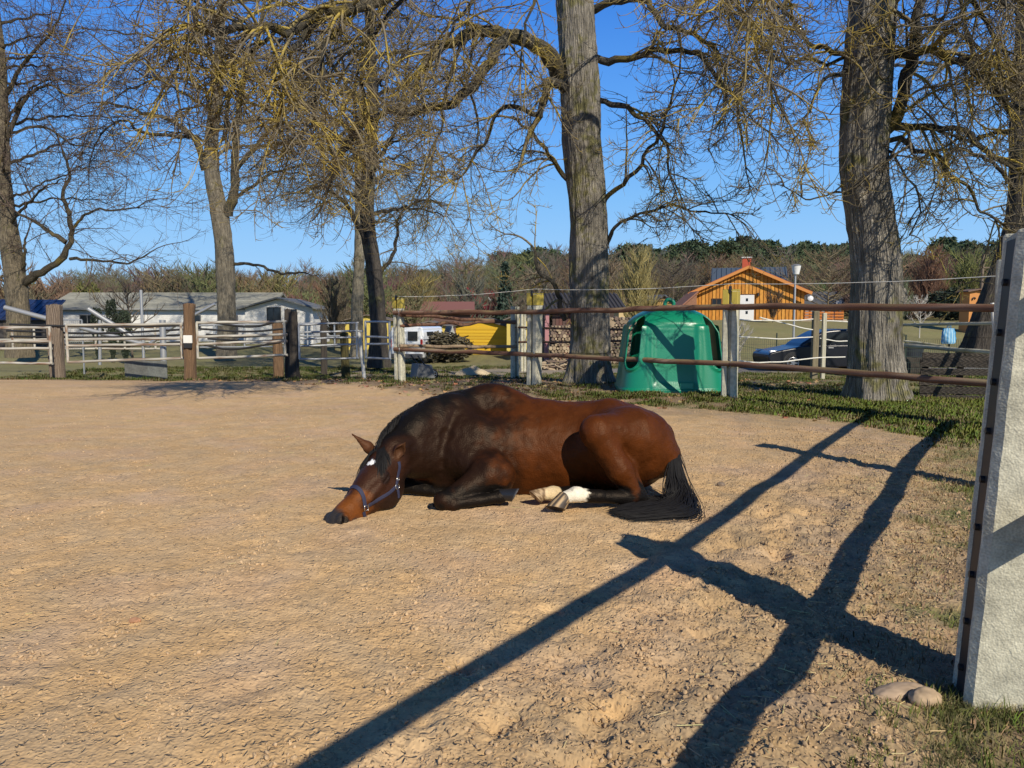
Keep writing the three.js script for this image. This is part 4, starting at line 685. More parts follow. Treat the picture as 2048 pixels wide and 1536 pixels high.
// right tree beside the fence
{
  const w = (x, y, d = 0) => W(x, y, 12.9 + d);
  makeTree({ label: 'bare tree with the thickest grey trunk, in the grass right of the green feeder', seed: 3, group: 'bare trees along the paddock', sides: 110, lichen: 0.52, dens: 1.22,
    trunk: [w(1756, 812), w(1752, 700), w(1752, 560), w(1740, 430), w(1727, 330), w(1733, 180), w(1745, 20), w(1755, -160), w(1760, -420), w(1750, -800)],
    radii: [0.46, 0.42, 0.40, 0.385, 0.395, 0.385, 0.37, 0.35, 0.29, 0.1],
    limbs: [
      { pts: [w(1762, 265), w(1795, 225, -0.1), w(1822, 130, -0.2), w(1838, 40, -0.3), w(1850, -120, -0.2)], r: [0.12, 0.07], n: 12 },
      { pts: [w(1775, 125), w(1820, 104, -0.3), w(1885, 108, -0.6), w(1960, 150, -0.9), w(2035, 215, -1), w(2110, 260, -1.2)], r: [0.085, 0.03], n: 20 },
      { pts: [w(1765, 255), w(1840, 246, -0.3), w(1905, 252, -0.5), w(1985, 310, -0.8), w(2060, 352, -1)], r: [0.07, 0.025], n: 16 },
      { pts: [w(1760, 275), w(1850, 300, -0.5), w(1920, 370, -0.9), w(1965, 425, -1), w(2010, 450, -1.1)], r: [0.05, 0.015], n: 13 },
      { pts: [w(1700, 118), w(1650, 122, -0.2), w(1590, 124, -0.3), w(1520, 100, -0.5)], r: [0.035, 0.012], n: 9 },
      { pts: [w(1702, 110), w(1640, 100, -0.6), w(1590, 55, -1.0), w(1540, -10, -1.3)], r: [0.045, 0.02], n: 12 },
      { pts: [w(1710, 130), w(1640, 170, -0.4), w(1615, 230, -0.6), w(1625, 290, -0.7)], r: [0.035, 0.012], n: 7, sub: 0.9 },
      { pts: [w(1715, 360), w(1650, 400, -0.5), w(1600, 395, -0.6), w(1560, 370, -0.6)], r: [0.018, 0.008], n: 4, sub: 0.7 },
      { pts: [w(1770, 300), w(1805, 330, -0.4), w(1835, 420, -0.5), w(1820, 470, -0.6)], r: [0.026, 0.01], n: 6, sub: 0.8 },
      { pts: [w(1760, -120), w(1700, -170, -1.4), w(1600, -140, -2.4), w(1530, -40, -3.0), w(1500, 30, -3.2)], r: [0.1, 0.02], n: 22 },
      { pts: [w(1755, -60), w(1640, -60, -1.2), w(1560, 30, -1.8), w(1545, 140, -2), w(1570, 230, -2.1)], r: [0.06, 0.016], n: 15 },
      { pts: [w(1755, -40), w(1900, -40, -1), w(1975, 60, -1.3), w(2000, 150, -1.4)], r: [0.06, 0.016], n: 15 },
      { pts: [w(1760, -100), w(1860, -130, -1), w(1960, -60, -1.6), w(2040, 40, -1.8)], r: [0.1, 0.02], n: 22 },
    ],
    auto: [{ n: 4, from: 0.72, to: 0.99, len: 5, r: 0.1, up: 0.5, sub: 6 }] });
}
{ // healed branch scars on the thickest trunk
  const T = scene.children[scene.children.length - 1], b = T.position, km = std(0.36, 0.325, 0.265, 0.95, { map: barkMap, bumpMap: barkBump, bumpScale: 0.01 });
  const scar = (px, py, D, r, rx, ry, sy = 1.35) => { const m = part('knot', merge([new THREE.TorusGeometry(r, r * 0.42, 10, 24).scale(1, sy, 0.9), new THREE.SphereGeometry(r * 0.9, 16, 8).scale(0.9, sy, 0.35)]), km, T); m.position.copy(W(px, py, D)).sub(b); m.rotation.set(rx, ry, 0); };
  scar(1806, 596, 12.72, 0.09, 0, 0.75); scar(1764, 62, 12.5, 0.075, -0.1, 0.3); scar(1747, 40, 12.52, 0.06, -0.1, 0); scar(1768, 140, 12.52, 0.075, 0, 0.35);
}
// middle tree behind the fence
{
  const w = (x, y, d = 0) => W(x, y, 17 + d);
  makeTree({ label: 'bare tree with a tall furrowed trunk and arching limbs left of the green feeder', seed: 5, group: 'bare trees along the paddock', sides: 100, lichen: 0.52, dens: 1.2,
    trunk: [w(1181, 768), w(1180, 690), w(1178, 560), w(1175, 420), w(1164, 280), w(1158, 140), w(1150, 0), w(1146, -200), w(1140, -480), w(1130, -800)],
    radii: [0.46, 0.43, 0.42, 0.42, 0.43, 0.435, 0.40, 0.33, 0.22, 0.08],
    limbs: [
      { pts: [w(1128, 150), w(1090, 105, -0.6), w(1045, 78, -1), w(990, 64, -1.3), w(935, 68, -1.5), w(880, 95, -1.6)], r: [0.2, 0.09], n: 14, start: 0.3 },
      { pts: [w(1010, 78, -1.2), w(985, 120, -1.4), w(950, 170, -1.6), w(895, 205, -1.8), w(845, 226, -2), w(780, 222, -2.2), w(725, 245, -2.4), w(690, 300, -2.5)], r: [0.13, 0.04], n: 16 },
      { pts: [w(1135, 190), w(1100, 160, -0.8), w(1088, 205, -1), w(1078, 235, -1)], r: [0.11, 0.06], n: 5 },
      { pts: [w(1082, 226, -1), w(1035, 212, -1.2), w(985, 232, -1.4), w(972, 280, -1.5), w(935, 330, -1.6), w(905, 360, -1.7)], r: [0.055, 0.02], n: 12, sub: 1.6 },
      { pts: [w(1135, 360), w(1105, 320, -0.4), w(1065, 262, -0.7), w(1020, 235, -0.9)], r: [0.06, 0.025], n: 11 },
      { pts: [w(1212, 492), w(1240, 450, -0.3), w(1290, 422, -0.5), w(1360, 415, -0.7), w(1430, 425, -0.8), w(1485, 438, -0.9)], r: [0.05, 0.012], n: 16, sub: 1.1 },
      { pts: [w(1205, 412), w(1250, 360, -0.3), w(1300, 300, -0.5), w(1340, 220, -0.6), w(1360, 130, -0.7)], r: [0.06, 0.02], n: 14 },
      { pts: [w(1192, 200), w(1250, 218, -0.4), w(1300, 250, -0.7), w(1330, 300, -0.8), w(1340, 350, -0.9)], r: [0.07, 0.02], n: 14 },
      { pts: [w(1190, 115), w(1250, 120, -0.5), w(1310, 96, -0.8), w(1400, 118, -1.1), w(1465, 190, -1.3), w(1480, 260, -1.4)], r: [0.085, 0.025], n: 18 },
      { pts: [w(1188, 20), w(1280, 0, -0.8), w(1335, 55, -1.2), w(1420, 90, -1.6), w(1450, 150, -1.8)], r: [0.09, 0.025], n: 20 },
      { pts: [w(1190, -60), w(1330, -80, -1.2), w(1440, -30, -2), w(1500, 60, -2.4), w(1530, 150, -2.6)], r: [0.1, 0.02], n: 20 },
      { pts: [w(1130, 640), w(1110, 575, -0.3), w(1075, 540, -0.4), w(1062, 490, -0.5)], r: [0.06, 0.025], n: 6, sub: 1.1 },
      // high limbs that reach left and towards the sand, hung with yellow lichen
      { pts: [w(1130, -180), w(1000, -190, -2), w(850, -60, -4), w(720, 15, -5.2), w(650, 22, -5.6), w(560, 66, -6), w(500, 48, -6.3), w(430, 74, -6.6), w(395, 52, -6.8)], r: [0.14, 0.02], n: 42, sub: 1.6, tr: 1.45 },
      { pts: [w(720, 15, -5.2), w(650, 90, -5.6), w(640, 180, -5.8), w(615, 260, -5.9)], r: [0.05, 0.015], n: 16, sub: 1.4, tr: 1.4 },
      { pts: [w(850, -60, -4), w(760, 60, -4.4), w(720, 160, -4.6), w(735, 240, -4.7)], r: [0.05, 0.015], n: 18, sub: 1.4, tr: 1.4 },
      { pts: [w(560, 62, -6), w(480, 120, -6.2), w(455, 190, -6.3)], r: [0.035, 0.012], n: 12, sub: 1.2, tr: 1.4 },
      { pts: [w(640, 40, -5.6), w(560, 120, -6), w(560, 210, -6.1), w(540, 280, -6.2)], r: [0.04, 0.014], n: 14, sub: 1.3, tr: 1.4 },
      { pts: [w(400, 50, -6.7), w(360, 110, -6.8), w(345, 160, -6.9)], r: [0.03, 0.012], n: 9, sub: 1.0, tr: 1.4 },
      { pts: [w(935, 68, -1.5), w(900, 140, -2), w(880, 260, -2.2), w(860, 330, -2.3)], r: [0.04, 0.014], n: 12, sub: 1.5, tr: 1.4 },
      { pts: [w(1000, -190, -2), w(960, -20, -3), w(900, 60, -3.4), w(850, 150, -3.6)], r: [0.05, 0.016], n: 14, sub: 1.5, tr: 1.4 },
      { pts: [w(1130, -80), w(1080, -40, -1.4), w(1050, 60, -2), w(1040, 150, -2.2)], r: [0.05, 0.016], n: 12, sub: 1.3 },
      { pts: [w(1000, -190, -2), w(800, -220, -4), w(600, -120, -5.4), w(470, -60, -6.2), w(400, -30, -6.5)], r: [0.11, 0.02], n: 30, sub: 1.8, tr: 1.4 },
    ],
    auto: [{ n: 4, from: 0.68, to: 0.99, len: 6, r: 0.12, up: 0.5, sub: 6 }] });
}
// tree with the dark slanting trunk, further left
{
  const w = (x, y, d = 0) => W(x, y, 30 + d);
  makeTree({ label: 'bare tree with a dark slim slanting trunk and dense drooping crown, beside the white van', seed: 8, lod: 1, group: 'bare trees along the paddock', sides: 32, lichen: 0.3, dens: 1.25, twigR: 0.0065, bark: [0.13, 0.11, 0.09], hang: 1.1, twigLen: 1.5, fine: 0.8,
    trunk: [w(757, 722), w(756, 640), w(748, 540), w(735, 440), w(738, 330), w(745, 220), w(742, 100), w(735, -40), w(730, -260)],
    radii: [0.35, 0.33, 0.31, 0.29, 0.26, 0.23, 0.19, 0.15, 0.05],
    limbs: [
      { pts: [w(748, 520), w(715, 450, -0.4), w(680, 400, -0.8), w(640, 375, -1.2), w(600, 385, -1.5)], r: [0.13, 0.03], n: 16 },
      { pts: [w(735, 410), w(690, 380, -0.5), w(640, 370, -1)], r: [0.1, 0.03], n: 12 },
      { pts: [w(738, 330), w(775, 290, 0.3), w(800, 220, 0.5), w(815, 120, 0.6)], r: [0.12, 0.03], n: 15 },
      { pts: [w(752, 560), w(790, 500, 0.6), w(800, 430, 0.8), w(850, 400, 1), w(890, 410, 1.1)], r: [0.09, 0.02], n: 20 },
      { pts: [w(742, 240), w(700, 180, -0.6), w(650, 110, -1), w(600, 60, -1.2)], r: [0.12, 0.03], n: 17 },
      { pts: [w(742, 180), w(800, 120, 0.3), w(840, 40, 0.5)], r: [0.1, 0.03], n: 14 },
      { pts: [w(740, 400), w(660, 300, -1), w(560, 290, -1.5), w(500, 340, -1.8)], r: [0.1, 0.02], n: 20 },
      { pts: [w(745, 300), w(640, 220, -1), w(570, 200, -1.6), w(520, 230, -1.8)], r: [0.09, 0.02], n: 18 },
    ],
    auto: [{ n: 22, from: 0.38, to: 0.97, len: 4.6, r: 0.08, up: 0.5, sub: 9 }] });
}
// pale-trunked forked tree behind the left gates
{
  const w = (x, y, d = 0) => W(x, y, 41 + d);
  makeTree({ label: 'bare forked tree with a pale straight trunk behind the white gable', seed: 13, lod: 1, group: 'bare trees along the paddock', sides: 32, lichen: 0.15, dens: 1.0, twigR: 0.008, bark: [0.38, 0.33, 0.245], hang: 0.9, twigLen: 2, fine: 0.8, twigCol: [0.10, 0.078, 0.06], flare: 0.1,
    trunk: [w(454, 705), w(453, 620), w(450, 520), w(440, 430), w(425, 350), w(424, 270), w(436, 170), w(440, 60), w(446, -80), w(440, -200)],
    radii: [0.5, 0.48, 0.48, 0.46, 0.4, 0.34, 0.28, 0.22, 0.14, 0.05],
    limbs: [
      { pts: [w(455, 430), w(468, 380, -0.3), w(470, 300, -0.4), w(480, 200, -0.4), w(510, 90, -0.5), w(530, 0, -0.5)], r: [0.3, 0.08], n: 15 },
      { pts: [w(410, 340), w(392, 285, -0.6), w(350, 245, -1), w(285, 225, -1.2), w(215, 205, -1.4)], r: [0.2, 0.05], n: 15 },
      { pts: [w(380, 275, -0.6), w(330, 268, -0.9), w(275, 262, -1), w(260, 245, -1), w(225, 248, -1.1), w(190, 290, -1.2)], r: [0.1, 0.04], n: 12 },
      { pts: [w(352, 245, -0.9), w(355, 222, -1), w(385, 215, -1)], r: [0.07, 0.05], n: 2 },
      { pts: [w(424, 200), w(380, 160, -0.5), w(330, 155, -0.8), w(270, 175, -1), w(215, 200, -1.2)], r: [0.1, 0.03], n: 14 },
      { pts: [w(466, 528), w(510, 530, -0.3), w(560, 545, -0.5), w(598, 545, -0.6)], r: [0.09, 0.05], n: 2, sub: 0.6 },
      { pts: [w(470, 340), w(540, 260, -1), w(600, 180, -1.4), w(650, 90, -1.6)], r: [0.14, 0.04], n: 18 },
      { pts: [w(465, 400), w(540, 350, -1), w(620, 330, -1.4), w(680, 340, -1.6)], r: [0.1, 0.03], n: 18 },
    ],
    auto: [{ n: 20, from: 0.5, to: 0.97, len: 6.5, r: 0.1, up: 0.6, sub: 10 }] });
}
// leftmost tree
{
  const w = (x, y, d = 0) => W(x, y, 39 + d);
  makeTree({ label: 'leftmost bare tree with a leaning trunk and a low curving side stem', seed: 21, lod: 1, group: 'bare trees along the paddock', sides: 32, lichen: 0.1, dens: 1.1, twigR: 0.0075, bark: [0.33, 0.27, 0.18], hang: 0.75, twigLen: 2, fine: 0.8, twigCol: [0.105, 0.075, 0.058], flare: 0.15,
    trunk: [w(40, 705), w(36, 620), w(30, 550), w(18, 470), w(6, 380), w(2, 260), w(0, 140), w(-12, 0), w(-22, -150)],
    radii: [0.58, 0.53, 0.5, 0.47, 0.42, 0.36, 0.3, 0.22, 0.08],
    limbs: [
      { pts: [w(48, 565), w(90, 540, -0.3), w(128, 512, -0.5), w(142, 475, -0.6), w(138, 430, -0.6), w(128, 390, -0.7), w(140, 350, -0.7), w(125, 300, -0.7)], r: [0.22, 0.05], n: 16 },
      { pts: [w(140, 470, -0.6), w(160, 440, -0.7), w(190, 420, -0.9), w(250, 420, -1.1), w(300, 400, -1.2)], r: [0.09, 0.025], n: 10 },
      { pts: [w(132, 485, -0.6), w(90, 455, -0.7), w(50, 432, -0.7), w(32, 424, -0.7)], r: [0.12, 0.05], n: 5 },
      { pts: [w(45, 545), w(48, 505, -0.3), w(52, 475, -0.3)], r: [0.12, 0.05], n: 2, sub: 0.6 },
      { pts: [w(140, 518, -0.5), w(200, 520, -0.8), w(260, 526, -1), w(300, 505, -1.1)], r: [0.08, 0.03], n: 10 },
      { pts: [w(8, 290), w(50, 200, -0.4), w(95, 170, -0.6), w(135, 190, -0.8), w(180, 170, -1)], r: [0.12, 0.03], n: 14 },
      { pts: [w(5, 200), w(60, 110, -0.5), w(110, 55, -0.8), w(140, -20, -1)], r: [0.12, 0.03], n: 15 },
      { pts: [w(4, 270), w(90, 255, -0.6), w(150, 290, -1), w(210, 300, -1.2)], r: [0.08, 0.02], n: 13 },
      { pts: [w(0, 100), w(50, 75, -0.4), w(90, 72, -0.6)], r: [0.07, 0.03], n: 9 },
    ],
    auto: [{ n: 14, from: 0.45, to: 0.97, len: 5.5, r: 0.09, up: 0.5, sub: 9 }, { n: 8, from: 0.4, to: 0.95, len: 6, r: 0.09, up: 0.4, sub: 9, ang: [-0.6, 0.6] }] });
}
// dark leaning tree behind the concrete post, and a pale trunk behind the dark one
{
  const w = (x, y, d = 0) => W(x, y, 22 + d);
  makeTree({ label: 'dark bare tree leaning right, partly behind the tall concrete post', seed: 34, group: 'bare trees along the paddock', sides: 40, lichen: 0.2, dens: 0.9, twigR: 0.006, bark: [0.12, 0.10, 0.08], hang: 1, twigLen: 1.3,
    trunk: [w(1962, 712), w(1972, 650), w(2000, 560), w(2032, 470), w(2046, 380), w(2046, 260), w(2050, 120), w(2056, -40), w(2060, -250)],
    radii: [0.46, 0.42, 0.38, 0.36, 0.36, 0.34, 0.3, 0.24, 0.06],
    limbs: [
      { pts: [w(2040, 400), w(1990, 330, -0.6), w(1930, 300, -1), w(1860, 300, -1.2)], r: [0.07, 0.02], n: 13 },
      { pts: [w(2046, 260), w(1985, 170, -0.6), w(1940, 90, -1), w(1920, 0, -1.2)], r: [0.12, 0.04], n: 18 },
      { pts: [w(2048, 200), w(1990, 120, -0.8), w(1900, 60, -1.2), w(1850, 50, -1.5)], r: [0.08, 0.02], n: 14 },
    ],
    auto: [{ n: 12, from: 0.5, to: 0.97, len: 5, r: 0.09, up: 0.4, sub: 8 }] });
  const v = (x, y, d = 0) => W(x, y, 44 + d);
  makeTree({ label: 'pale slim trunk standing just left of the dark slanting tree', seed: 55, lod: 1, group: 'bare trees along the paddock', sides: 24, lichen: 0.15, dens: 0.7, twigR: 0.009, bark: [0.42, 0.37, 0.27], hang: 0.8, twigLen: 1.8, fine: 0.6, flare: 0.1,
    trunk: [v(714, 705), v(715, 600), v(720, 480), v(718, 350), v(722, 220), v(726, 60)], radii: [0.36, 0.34, 0.3, 0.24, 0.16, 0.05],
    auto: [{ n: 12, from: 0.4, to: 0.95, len: 5, r: 0.09, up: 0.8, sub: 8 }] });
}
console.log('near trees tris', triCount);

// ------------------------------------------------------------------ green hay bell: moulded plastic dome with tall feeding windows
{
  const c = atY(1352, 790); c.z -= 0.75; c.y = groundY(c.x, -c.z) - 0.02; const yaw = -0.06;
  const T = thing('hay_feeder', 'green moulded plastic hay bell with oval feeding openings behind the fence', 'hay feeder', c.toArray(), yaw);
  const Ht = 1.58, WB = 0.98, green = phys(0.003, 0.20, 0.105, 0.36, { side: THREE.DoubleSide, clearcoat: 0.25, clearcoatRoughness: 0.35, bumpMap: concBump, bumpScale: 0.0015 });
  // profile: half width as a function of height, squarish plan
  const half = (y) => { const t = y / Ht; return t < 0.06 ? WB * 1.02 : t < 0.72 ? mix(WB, WB * 0.86, (t - 0.06) / 0.66) : WB * 0.86 * Math.sqrt(Math.max(0.0, 1 - Math.pow((t - 0.72) / 0.30, 2))) ; };
  const plan = (a, n) => { const cs = Math.abs(Math.cos(a)), sn = Math.abs(Math.sin(a)); return 1 / Math.pow(Math.pow(cs, n) + Math.pow(sn, n), 1 / n); };
  // windows straddle the corners; they are cut out of the shell
  const wins = [0, 1, 2, 3].map((k) => Math.PI / 4 + k * Math.PI / 2);
  const inWin = (a, y) => { for (const w of wins) { let d = a - w; d = Math.atan2(Math.sin(d), Math.cos(d)); const x = d / 0.155, cy = 0.94, hh = 0.49, ty = Math.abs(y - cy) - (hh - 0.2); const e = ty > 0 ? Math.hypot(x * 0.2, ty) / 0.2 : Math.abs(x); if (e < 1) return e; if (e < 1.28) return e; } return 9; };
  const nA = 240, nY = 96, P = [], I = [];
  const pt = (a, y, off = 0) => { let r = half(y) * plan(a, y > Ht * 0.8 ? 3 : 5) ; const w = inWin(a, y); let q = 0; for (let k = 0; k < 4; k++) { let d = a - k * Math.PI / 2; d = Math.atan2(Math.sin(d), Math.cos(d)); if (Math.abs(d) < 0.5) { const e = Math.abs(Math.tan(d)) * half(y); q += -0.035 * sstep(0.44, 0.36, e) * sstep(0.1, 0.25, y) * sstep(1.32, 1.2, y); q += -0.012 * (sstep(0.03, 0.0, Math.abs(e - 0.47))); } } if (w > 1 && w < 1.28) q += 0.035 * sstep(1.28, 1.1, w); r += q + off; return V(Math.cos(a) * r, y, Math.sin(a) * r); };
  for (let j = 0; j <= nY; j++) for (let i = 0; i <= nA; i++) { const p = pt(i / nA * 6.28319, Math.min(Ht * 1.0, j / nY * Ht * 1.0)); P.push(p.x, p.y, p.z); }
  for (let j = 0; j < nY; j++) for (let i = 0; i < nA; i++) { const a = (i + 0.5) / nA * 6.28319, y = (j + 0.5) / nY * Ht; if (inWin(a, y) < 1) continue; const q = j * (nA + 1) + i; I.push(q, q + nA + 1, q + 1, q + 1, q + nA + 1, q + nA + 2); }
  const g = new THREE.BufferGeometry(); g.setAttribute('position', new THREE.Float32BufferAttribute(P, 3)); g.setAttribute('uv', new THREE.Float32BufferAttribute(P.flatMap((v, i) => i % 3 === 2 ? [] : [v * 0.8]), 2)); g.setIndex(I); g.computeVertexNormals(); part('shell', g, green, T);
  for (const w of wins) { const pts = []; for (let i = 0; i <= 48; i++) { const t = i / 48 * 6.28319; const y = 0.94 + Math.sign(Math.sin(t)) * (Math.min(1, Math.abs(Math.sin(t)) * 1.0) * 0.2 + 0.29 * Math.min(1, Math.abs(Math.sin(t)) * 4)), x = 0.155 * Math.cos(t) * (Math.abs(Math.sin(t)) < 0.2 ? 1 : 1) * Math.sqrt(1); pts.push(pt(w + x * 0.97, y, 0.012)); } part('opening_rim', tube(pts, () => 0.016, 8, false), green, T); }
  const top = pt(0, Ht).y; part('lifting_eye', new THREE.TorusGeometry(0.085, 0.035, 10, 20).translate(0, top + 0.08, 0), green, T); part('crown_boss', new THREE.CylinderGeometry(0.12, 0.2, 0.07, 24).translate(0, top + 0.005, 0), green, T);
  part('label_plate', rbx(0.24, 0.1, 0.012, 0.004, 0.2, 0.16, half(0.16) + 0.008), std(0.05, 0.34, 0.2, 0.5), T);
}

// ------------------------------------------------------------------ buildings
const whiteWall = std(0.72, 0.71, 0.67, 0.9, { bumpMap: concBump, bumpScale: 0.01 }), glassDark = phys(0.02, 0.025, 0.03, 0.08), frameWhite = std(0.75, 0.75, 0.73, 0.5);
const corr = (c, rough = 0.6) => std(...c, rough);
// a gabled house in its own frame: front wall towards +z, ridge along z (front gable) or along x
function gable(T, { w, d, eave, ridge, wallM, roofM, over = 0.3, th = 0.12, trimM }) {
  const s = new THREE.Shape(); s.moveTo(-w / 2, 0); s.lineTo(w / 2, 0); s.lineTo(w / 2, eave); s.lineTo(0, ridge); s.lineTo(-w / 2, eave); s.closePath();
  part('wall', new THREE.ExtrudeGeometry(s, { depth: d, bevelEnabled: false }).translate(0, 0, -d), wallM, T);
  const k = Math.hypot(w / 2, ridge - eave), an = Math.atan2(ridge - eave, w / 2), L = k + over;
  for (const sd of [-1, 1]) { const g = bx(L, th, d + over * 2, L / 2 - 0.0, th / 2 + 0.01, -d / 2); g.rotateZ(-an).translate(0, ridge + 0.02, 0); if (sd < 0) g.scale(-1, 1, 1); if (sd < 0) { const ix = g.index.array; for (let i = 0; i < ix.length; i += 3) { const t = ix[i]; ix[i] = ix[i + 1]; ix[i + 1] = t; } g.computeVertexNormals(); }
    const roof = part('roof', g, roofM, T); if (trimM) { const b = bx(L, 0.2, 0.04, L / 2, 0.0, over + 0.022).rotateZ(-an).translate(0, ridge + 0.02, 0); if (sd < 0) { b.scale(-1, 1, 1); const ix = b.index.array; for (let i = 0; i < ix.length; i += 3) { const t = ix[i]; ix[i] = ix[i + 1]; ix[i + 1] = t; } b.computeVertexNormals(); } part('bargeboard', b, trimM, roof); } }
}
function win(T, x, y, z, w, h, fm = frameWhite) { const f = part('window', [bx(w + 0.12, 0.06, 0.06, x, y + h / 2 + 0.03, z), bx(w + 0.12, 0.06, 0.06, x, y - h / 2 - 0.03, z), bx(0.06, h, 0.06, x - w / 2 - 0.03, y, z), bx(0.06, h, 0.06, x + w / 2 + 0.03, y, z), bx(0.05, h, 0.05, x, y, z)], fm, T); part('pane', bx(w, h, 0.02, x, y, z + 0.004), glassDark, f); return f; }
const site = (px, D, dy = 0) => { const p = W(px, 638, D); p.y = landY(p.x, D) + dy; return p; };
// white bungalow behind the left gates: long body and a gabled wing
{
  const p = site(330, 60); const T = thing('white_bungalow', 'long white bungalow with a grey roof and a gabled wing behind the left gates', 'house', p.toArray(), 0.0);
  const y0 = W(330, 617, 60).y - p.y, yT = W(330, 603, 60).y - p.y;
  const w = 16.6, x0 = -0.4; part('wall', bx(w, y0 + 0.3, 6, x0, y0 / 2 - 0.15, -3), whiteWall, T);
  const L = Math.hypot(3.6, 1.4), g = bx(w + 0.8, 0.14, L, 0, 0, 0).rotateX(Math.atan2(1.3, 3.6)).translate(x0, y0 + 0.62, -1.4); const roofM = std(0.46, 0.465, 0.42, 0.85, { map: concMap }); part('roof', g, roofM, T); part('roof', bx(w + 0.8, 0.14, L, 0, 0, 0).rotateX(-Math.atan2(1.3, 3.6)).translate(x0, y0 + 0.62, -4.95), roofM, T);
  part('gutter', bx(w + 0.8, 0.12, 0.12, x0, y0 - 0.04, 0.42), std(0.3, 0.3, 0.28, 0.5), T);
  for (const wx of [-6, -3.4, 2.2]) win(T, wx, 1.5, 0.03, 1.1, 1.1, std(0.2, 0.2, 0.2, 0.6)); part('door', bx(0.95, 2.05, 0.06, 5.2, 1.05, 0.02), std(0.12, 0.12, 0.13, 0.6), T);
  const G = new THREE.Group(); G.name = 'gabled_wing'; const q = site(558, 56); G.position.copy(q.sub(p)); T.add(G);
  const ey = W(558, 617, 56).y - p.y - G.position.y, ry = W(558, 598, 56).y - p.y - G.position.y; gable(G, { w: 4.9, d: 5, eave: ey, ridge: ry, wallM: whiteWall, roofM: std(0.16, 0.165, 0.16, 0.8), over: 0.45, th: 0.1 });
  win(G, -0.35, 2.1, 0.03, 0.9, 1.0, blackPl); win(G, 0.9, 2.0, 0.03, 0.7, 0.9, blackPl);
}
{ // dark shed with a blue roof at the left edge
  const p = site(20, 52); const T = thing('blue_roof_shed', 'dark shed under a blue metal roof at the left edge', 'shed', p.toArray(), 0.25); const ey = W(20, 640, 52).y - p.y;
  part('wall', bx(9, ey + 0.2, 4, -2.4, ey / 2 - 0.1, -2), std(0.055, 0.05, 0.048, 0.9), T); const roofM = corr([0.028, 0.045, 0.11], 0.4); const R = part('roof', bx(9.4, 0.08, 4.6, -2.4, 0, 0).rotateX(0.31).translate(0, ey + 0.72, -1.9), roofM, T); const rb = []; for (let i = 0; i < 22; i++) rb.push(bx(0.06, 0.05, 4.6, -6.9 + i * 0.43, 0.06, 0).rotateX(0.31).translate(0, ey + 0.72, -1.9)); part('seams', rb, roofM, R); part('door', bx(1.6, 2, 0.06, 0.4, 1, 0.03), std(0.09, 0.075, 0.06, 0.9), T);
}
// red house far off
{
  const p = site(935, 95); const T = thing('red_house', 'small red gabled house with a grey chimney at the wood edge', 'house', p.toArray(), -0.55); const red = std(0.27, 0.035, 0.04, 0.8), roofM = std(0.21, 0.022, 0.03, 0.6);
  const ey = W(935, 622, 95).y - p.y, ry = W(935, 577, 95).y - p.y; gable(T, { w: 4.9, d: 5.2, eave: ey, ridge: ry, wallM: red, roofM, over: 0.3, trimM: std(0.05, 0.045, 0.05, 0.7) });
  win(T, -0.6, ey - 0.1, 0.03, 0.6, 0.5); win(T, 0.5, ey - 0.1, 0.03, 0.6, 0.5); part('chimney', bx(0.8, 2.2, 0.8, 0.7, ry - 0.2, -1.6), std(0.06, 0.065, 0.07, 0.8), T); const rw = part('roof_window', bx(0.7, 0.05, 0.7, 0, 0, 0).rotateZ(-0.75).translate(1.6, ry - 1.25, -2.6), frameWhite, T); void rw;
}
{ const p = site(850, 70), ey = W(850, 625, 70).y - p.y; const T = thing('red_brown_shed', 'low red-brown roofed shed in front of the red house', 'shed', p.toArray(), 0.05); part('wall', bx(7.4, ey + 0.1, 3, 0.4, ey / 2, -1.5), std(0.12, 0.07, 0.06, 0.9), T); part('roof', bx(8.2, 0.1, 3.8, 0.4, 0, 0).rotateX(0.3).translate(0, ey + 0.45, -1.4), std(0.2, 0.085, 0.07, 0.8), T); }
// yellow sheds
function shed(name, label, px, D, w, pyE, pyR, wallC, roofC, o = {}) { const p = site(px, D), ey = W(px, pyE, D).y - p.y, ry = W(px, pyR, D).y - p.y, T = thing(name, label, 'shed', p.toArray(), o.turn ?? 0); gable(T, { w, d: o.d ?? 3, eave: ey, ridge: ry, wallM: std(...wallC, 0.85), roofM: std(...roofC, 0.8), over: 0.2, th: 0.08 }); if (o.boards) for (let i = 0; i < o.boards; i++) part('board', bx(w - 0.02, ey / o.boards - 0.03, 0.025, 0, (i + 0.5) * ey / o.boards, 0.014), std(wallC[0] * (0.9 + 0.2 * ((i * 7) % 5) / 5), wallC[1] * (0.9 + 0.2 * ((i * 7) % 5) / 5), wallC[2], 0.8), T); if (o.door) part('door', bx(0.8, 1.8, 0.05, o.door, 0.9, 0.04), std(0.05, 0.045, 0.04, 0.8), T); if (o.win) win(T, o.win, 1.5, 0.04, 0.6, 0.6, blackPl); return T; }
shed('yellow_shed', 'pale yellow shed between the dark tree and the left gates', 735, 50, 2.9, 642, 632, [0.62, 0.48, 0.1], [0.15, 0.12, 0.09], { win: -0.8 });
shed('yellow_shed', 'bright yellow boarded shed behind the rails right of the van', 962, 46, 3.1, 654, 640, [0.68, 0.42, 0.025], [0.1, 0.09, 0.08], { boards: 9, turn: -0.2 });
shed('yellow_shed', 'low yellow shed half hidden behind the van and hedge', 858, 48, 2.6, 655, 645, [0.6, 0.45, 0.09], [0.14, 0.12, 0.1], { door: 0.4 });
shed('yellow_shed', 'small yellow shed just left of the capped concrete post', 1038, 44, 1.4, 640, 630, [0.6, 0.47, 0.12], [0.14, 0.12, 0.1], { win: -0.1 });
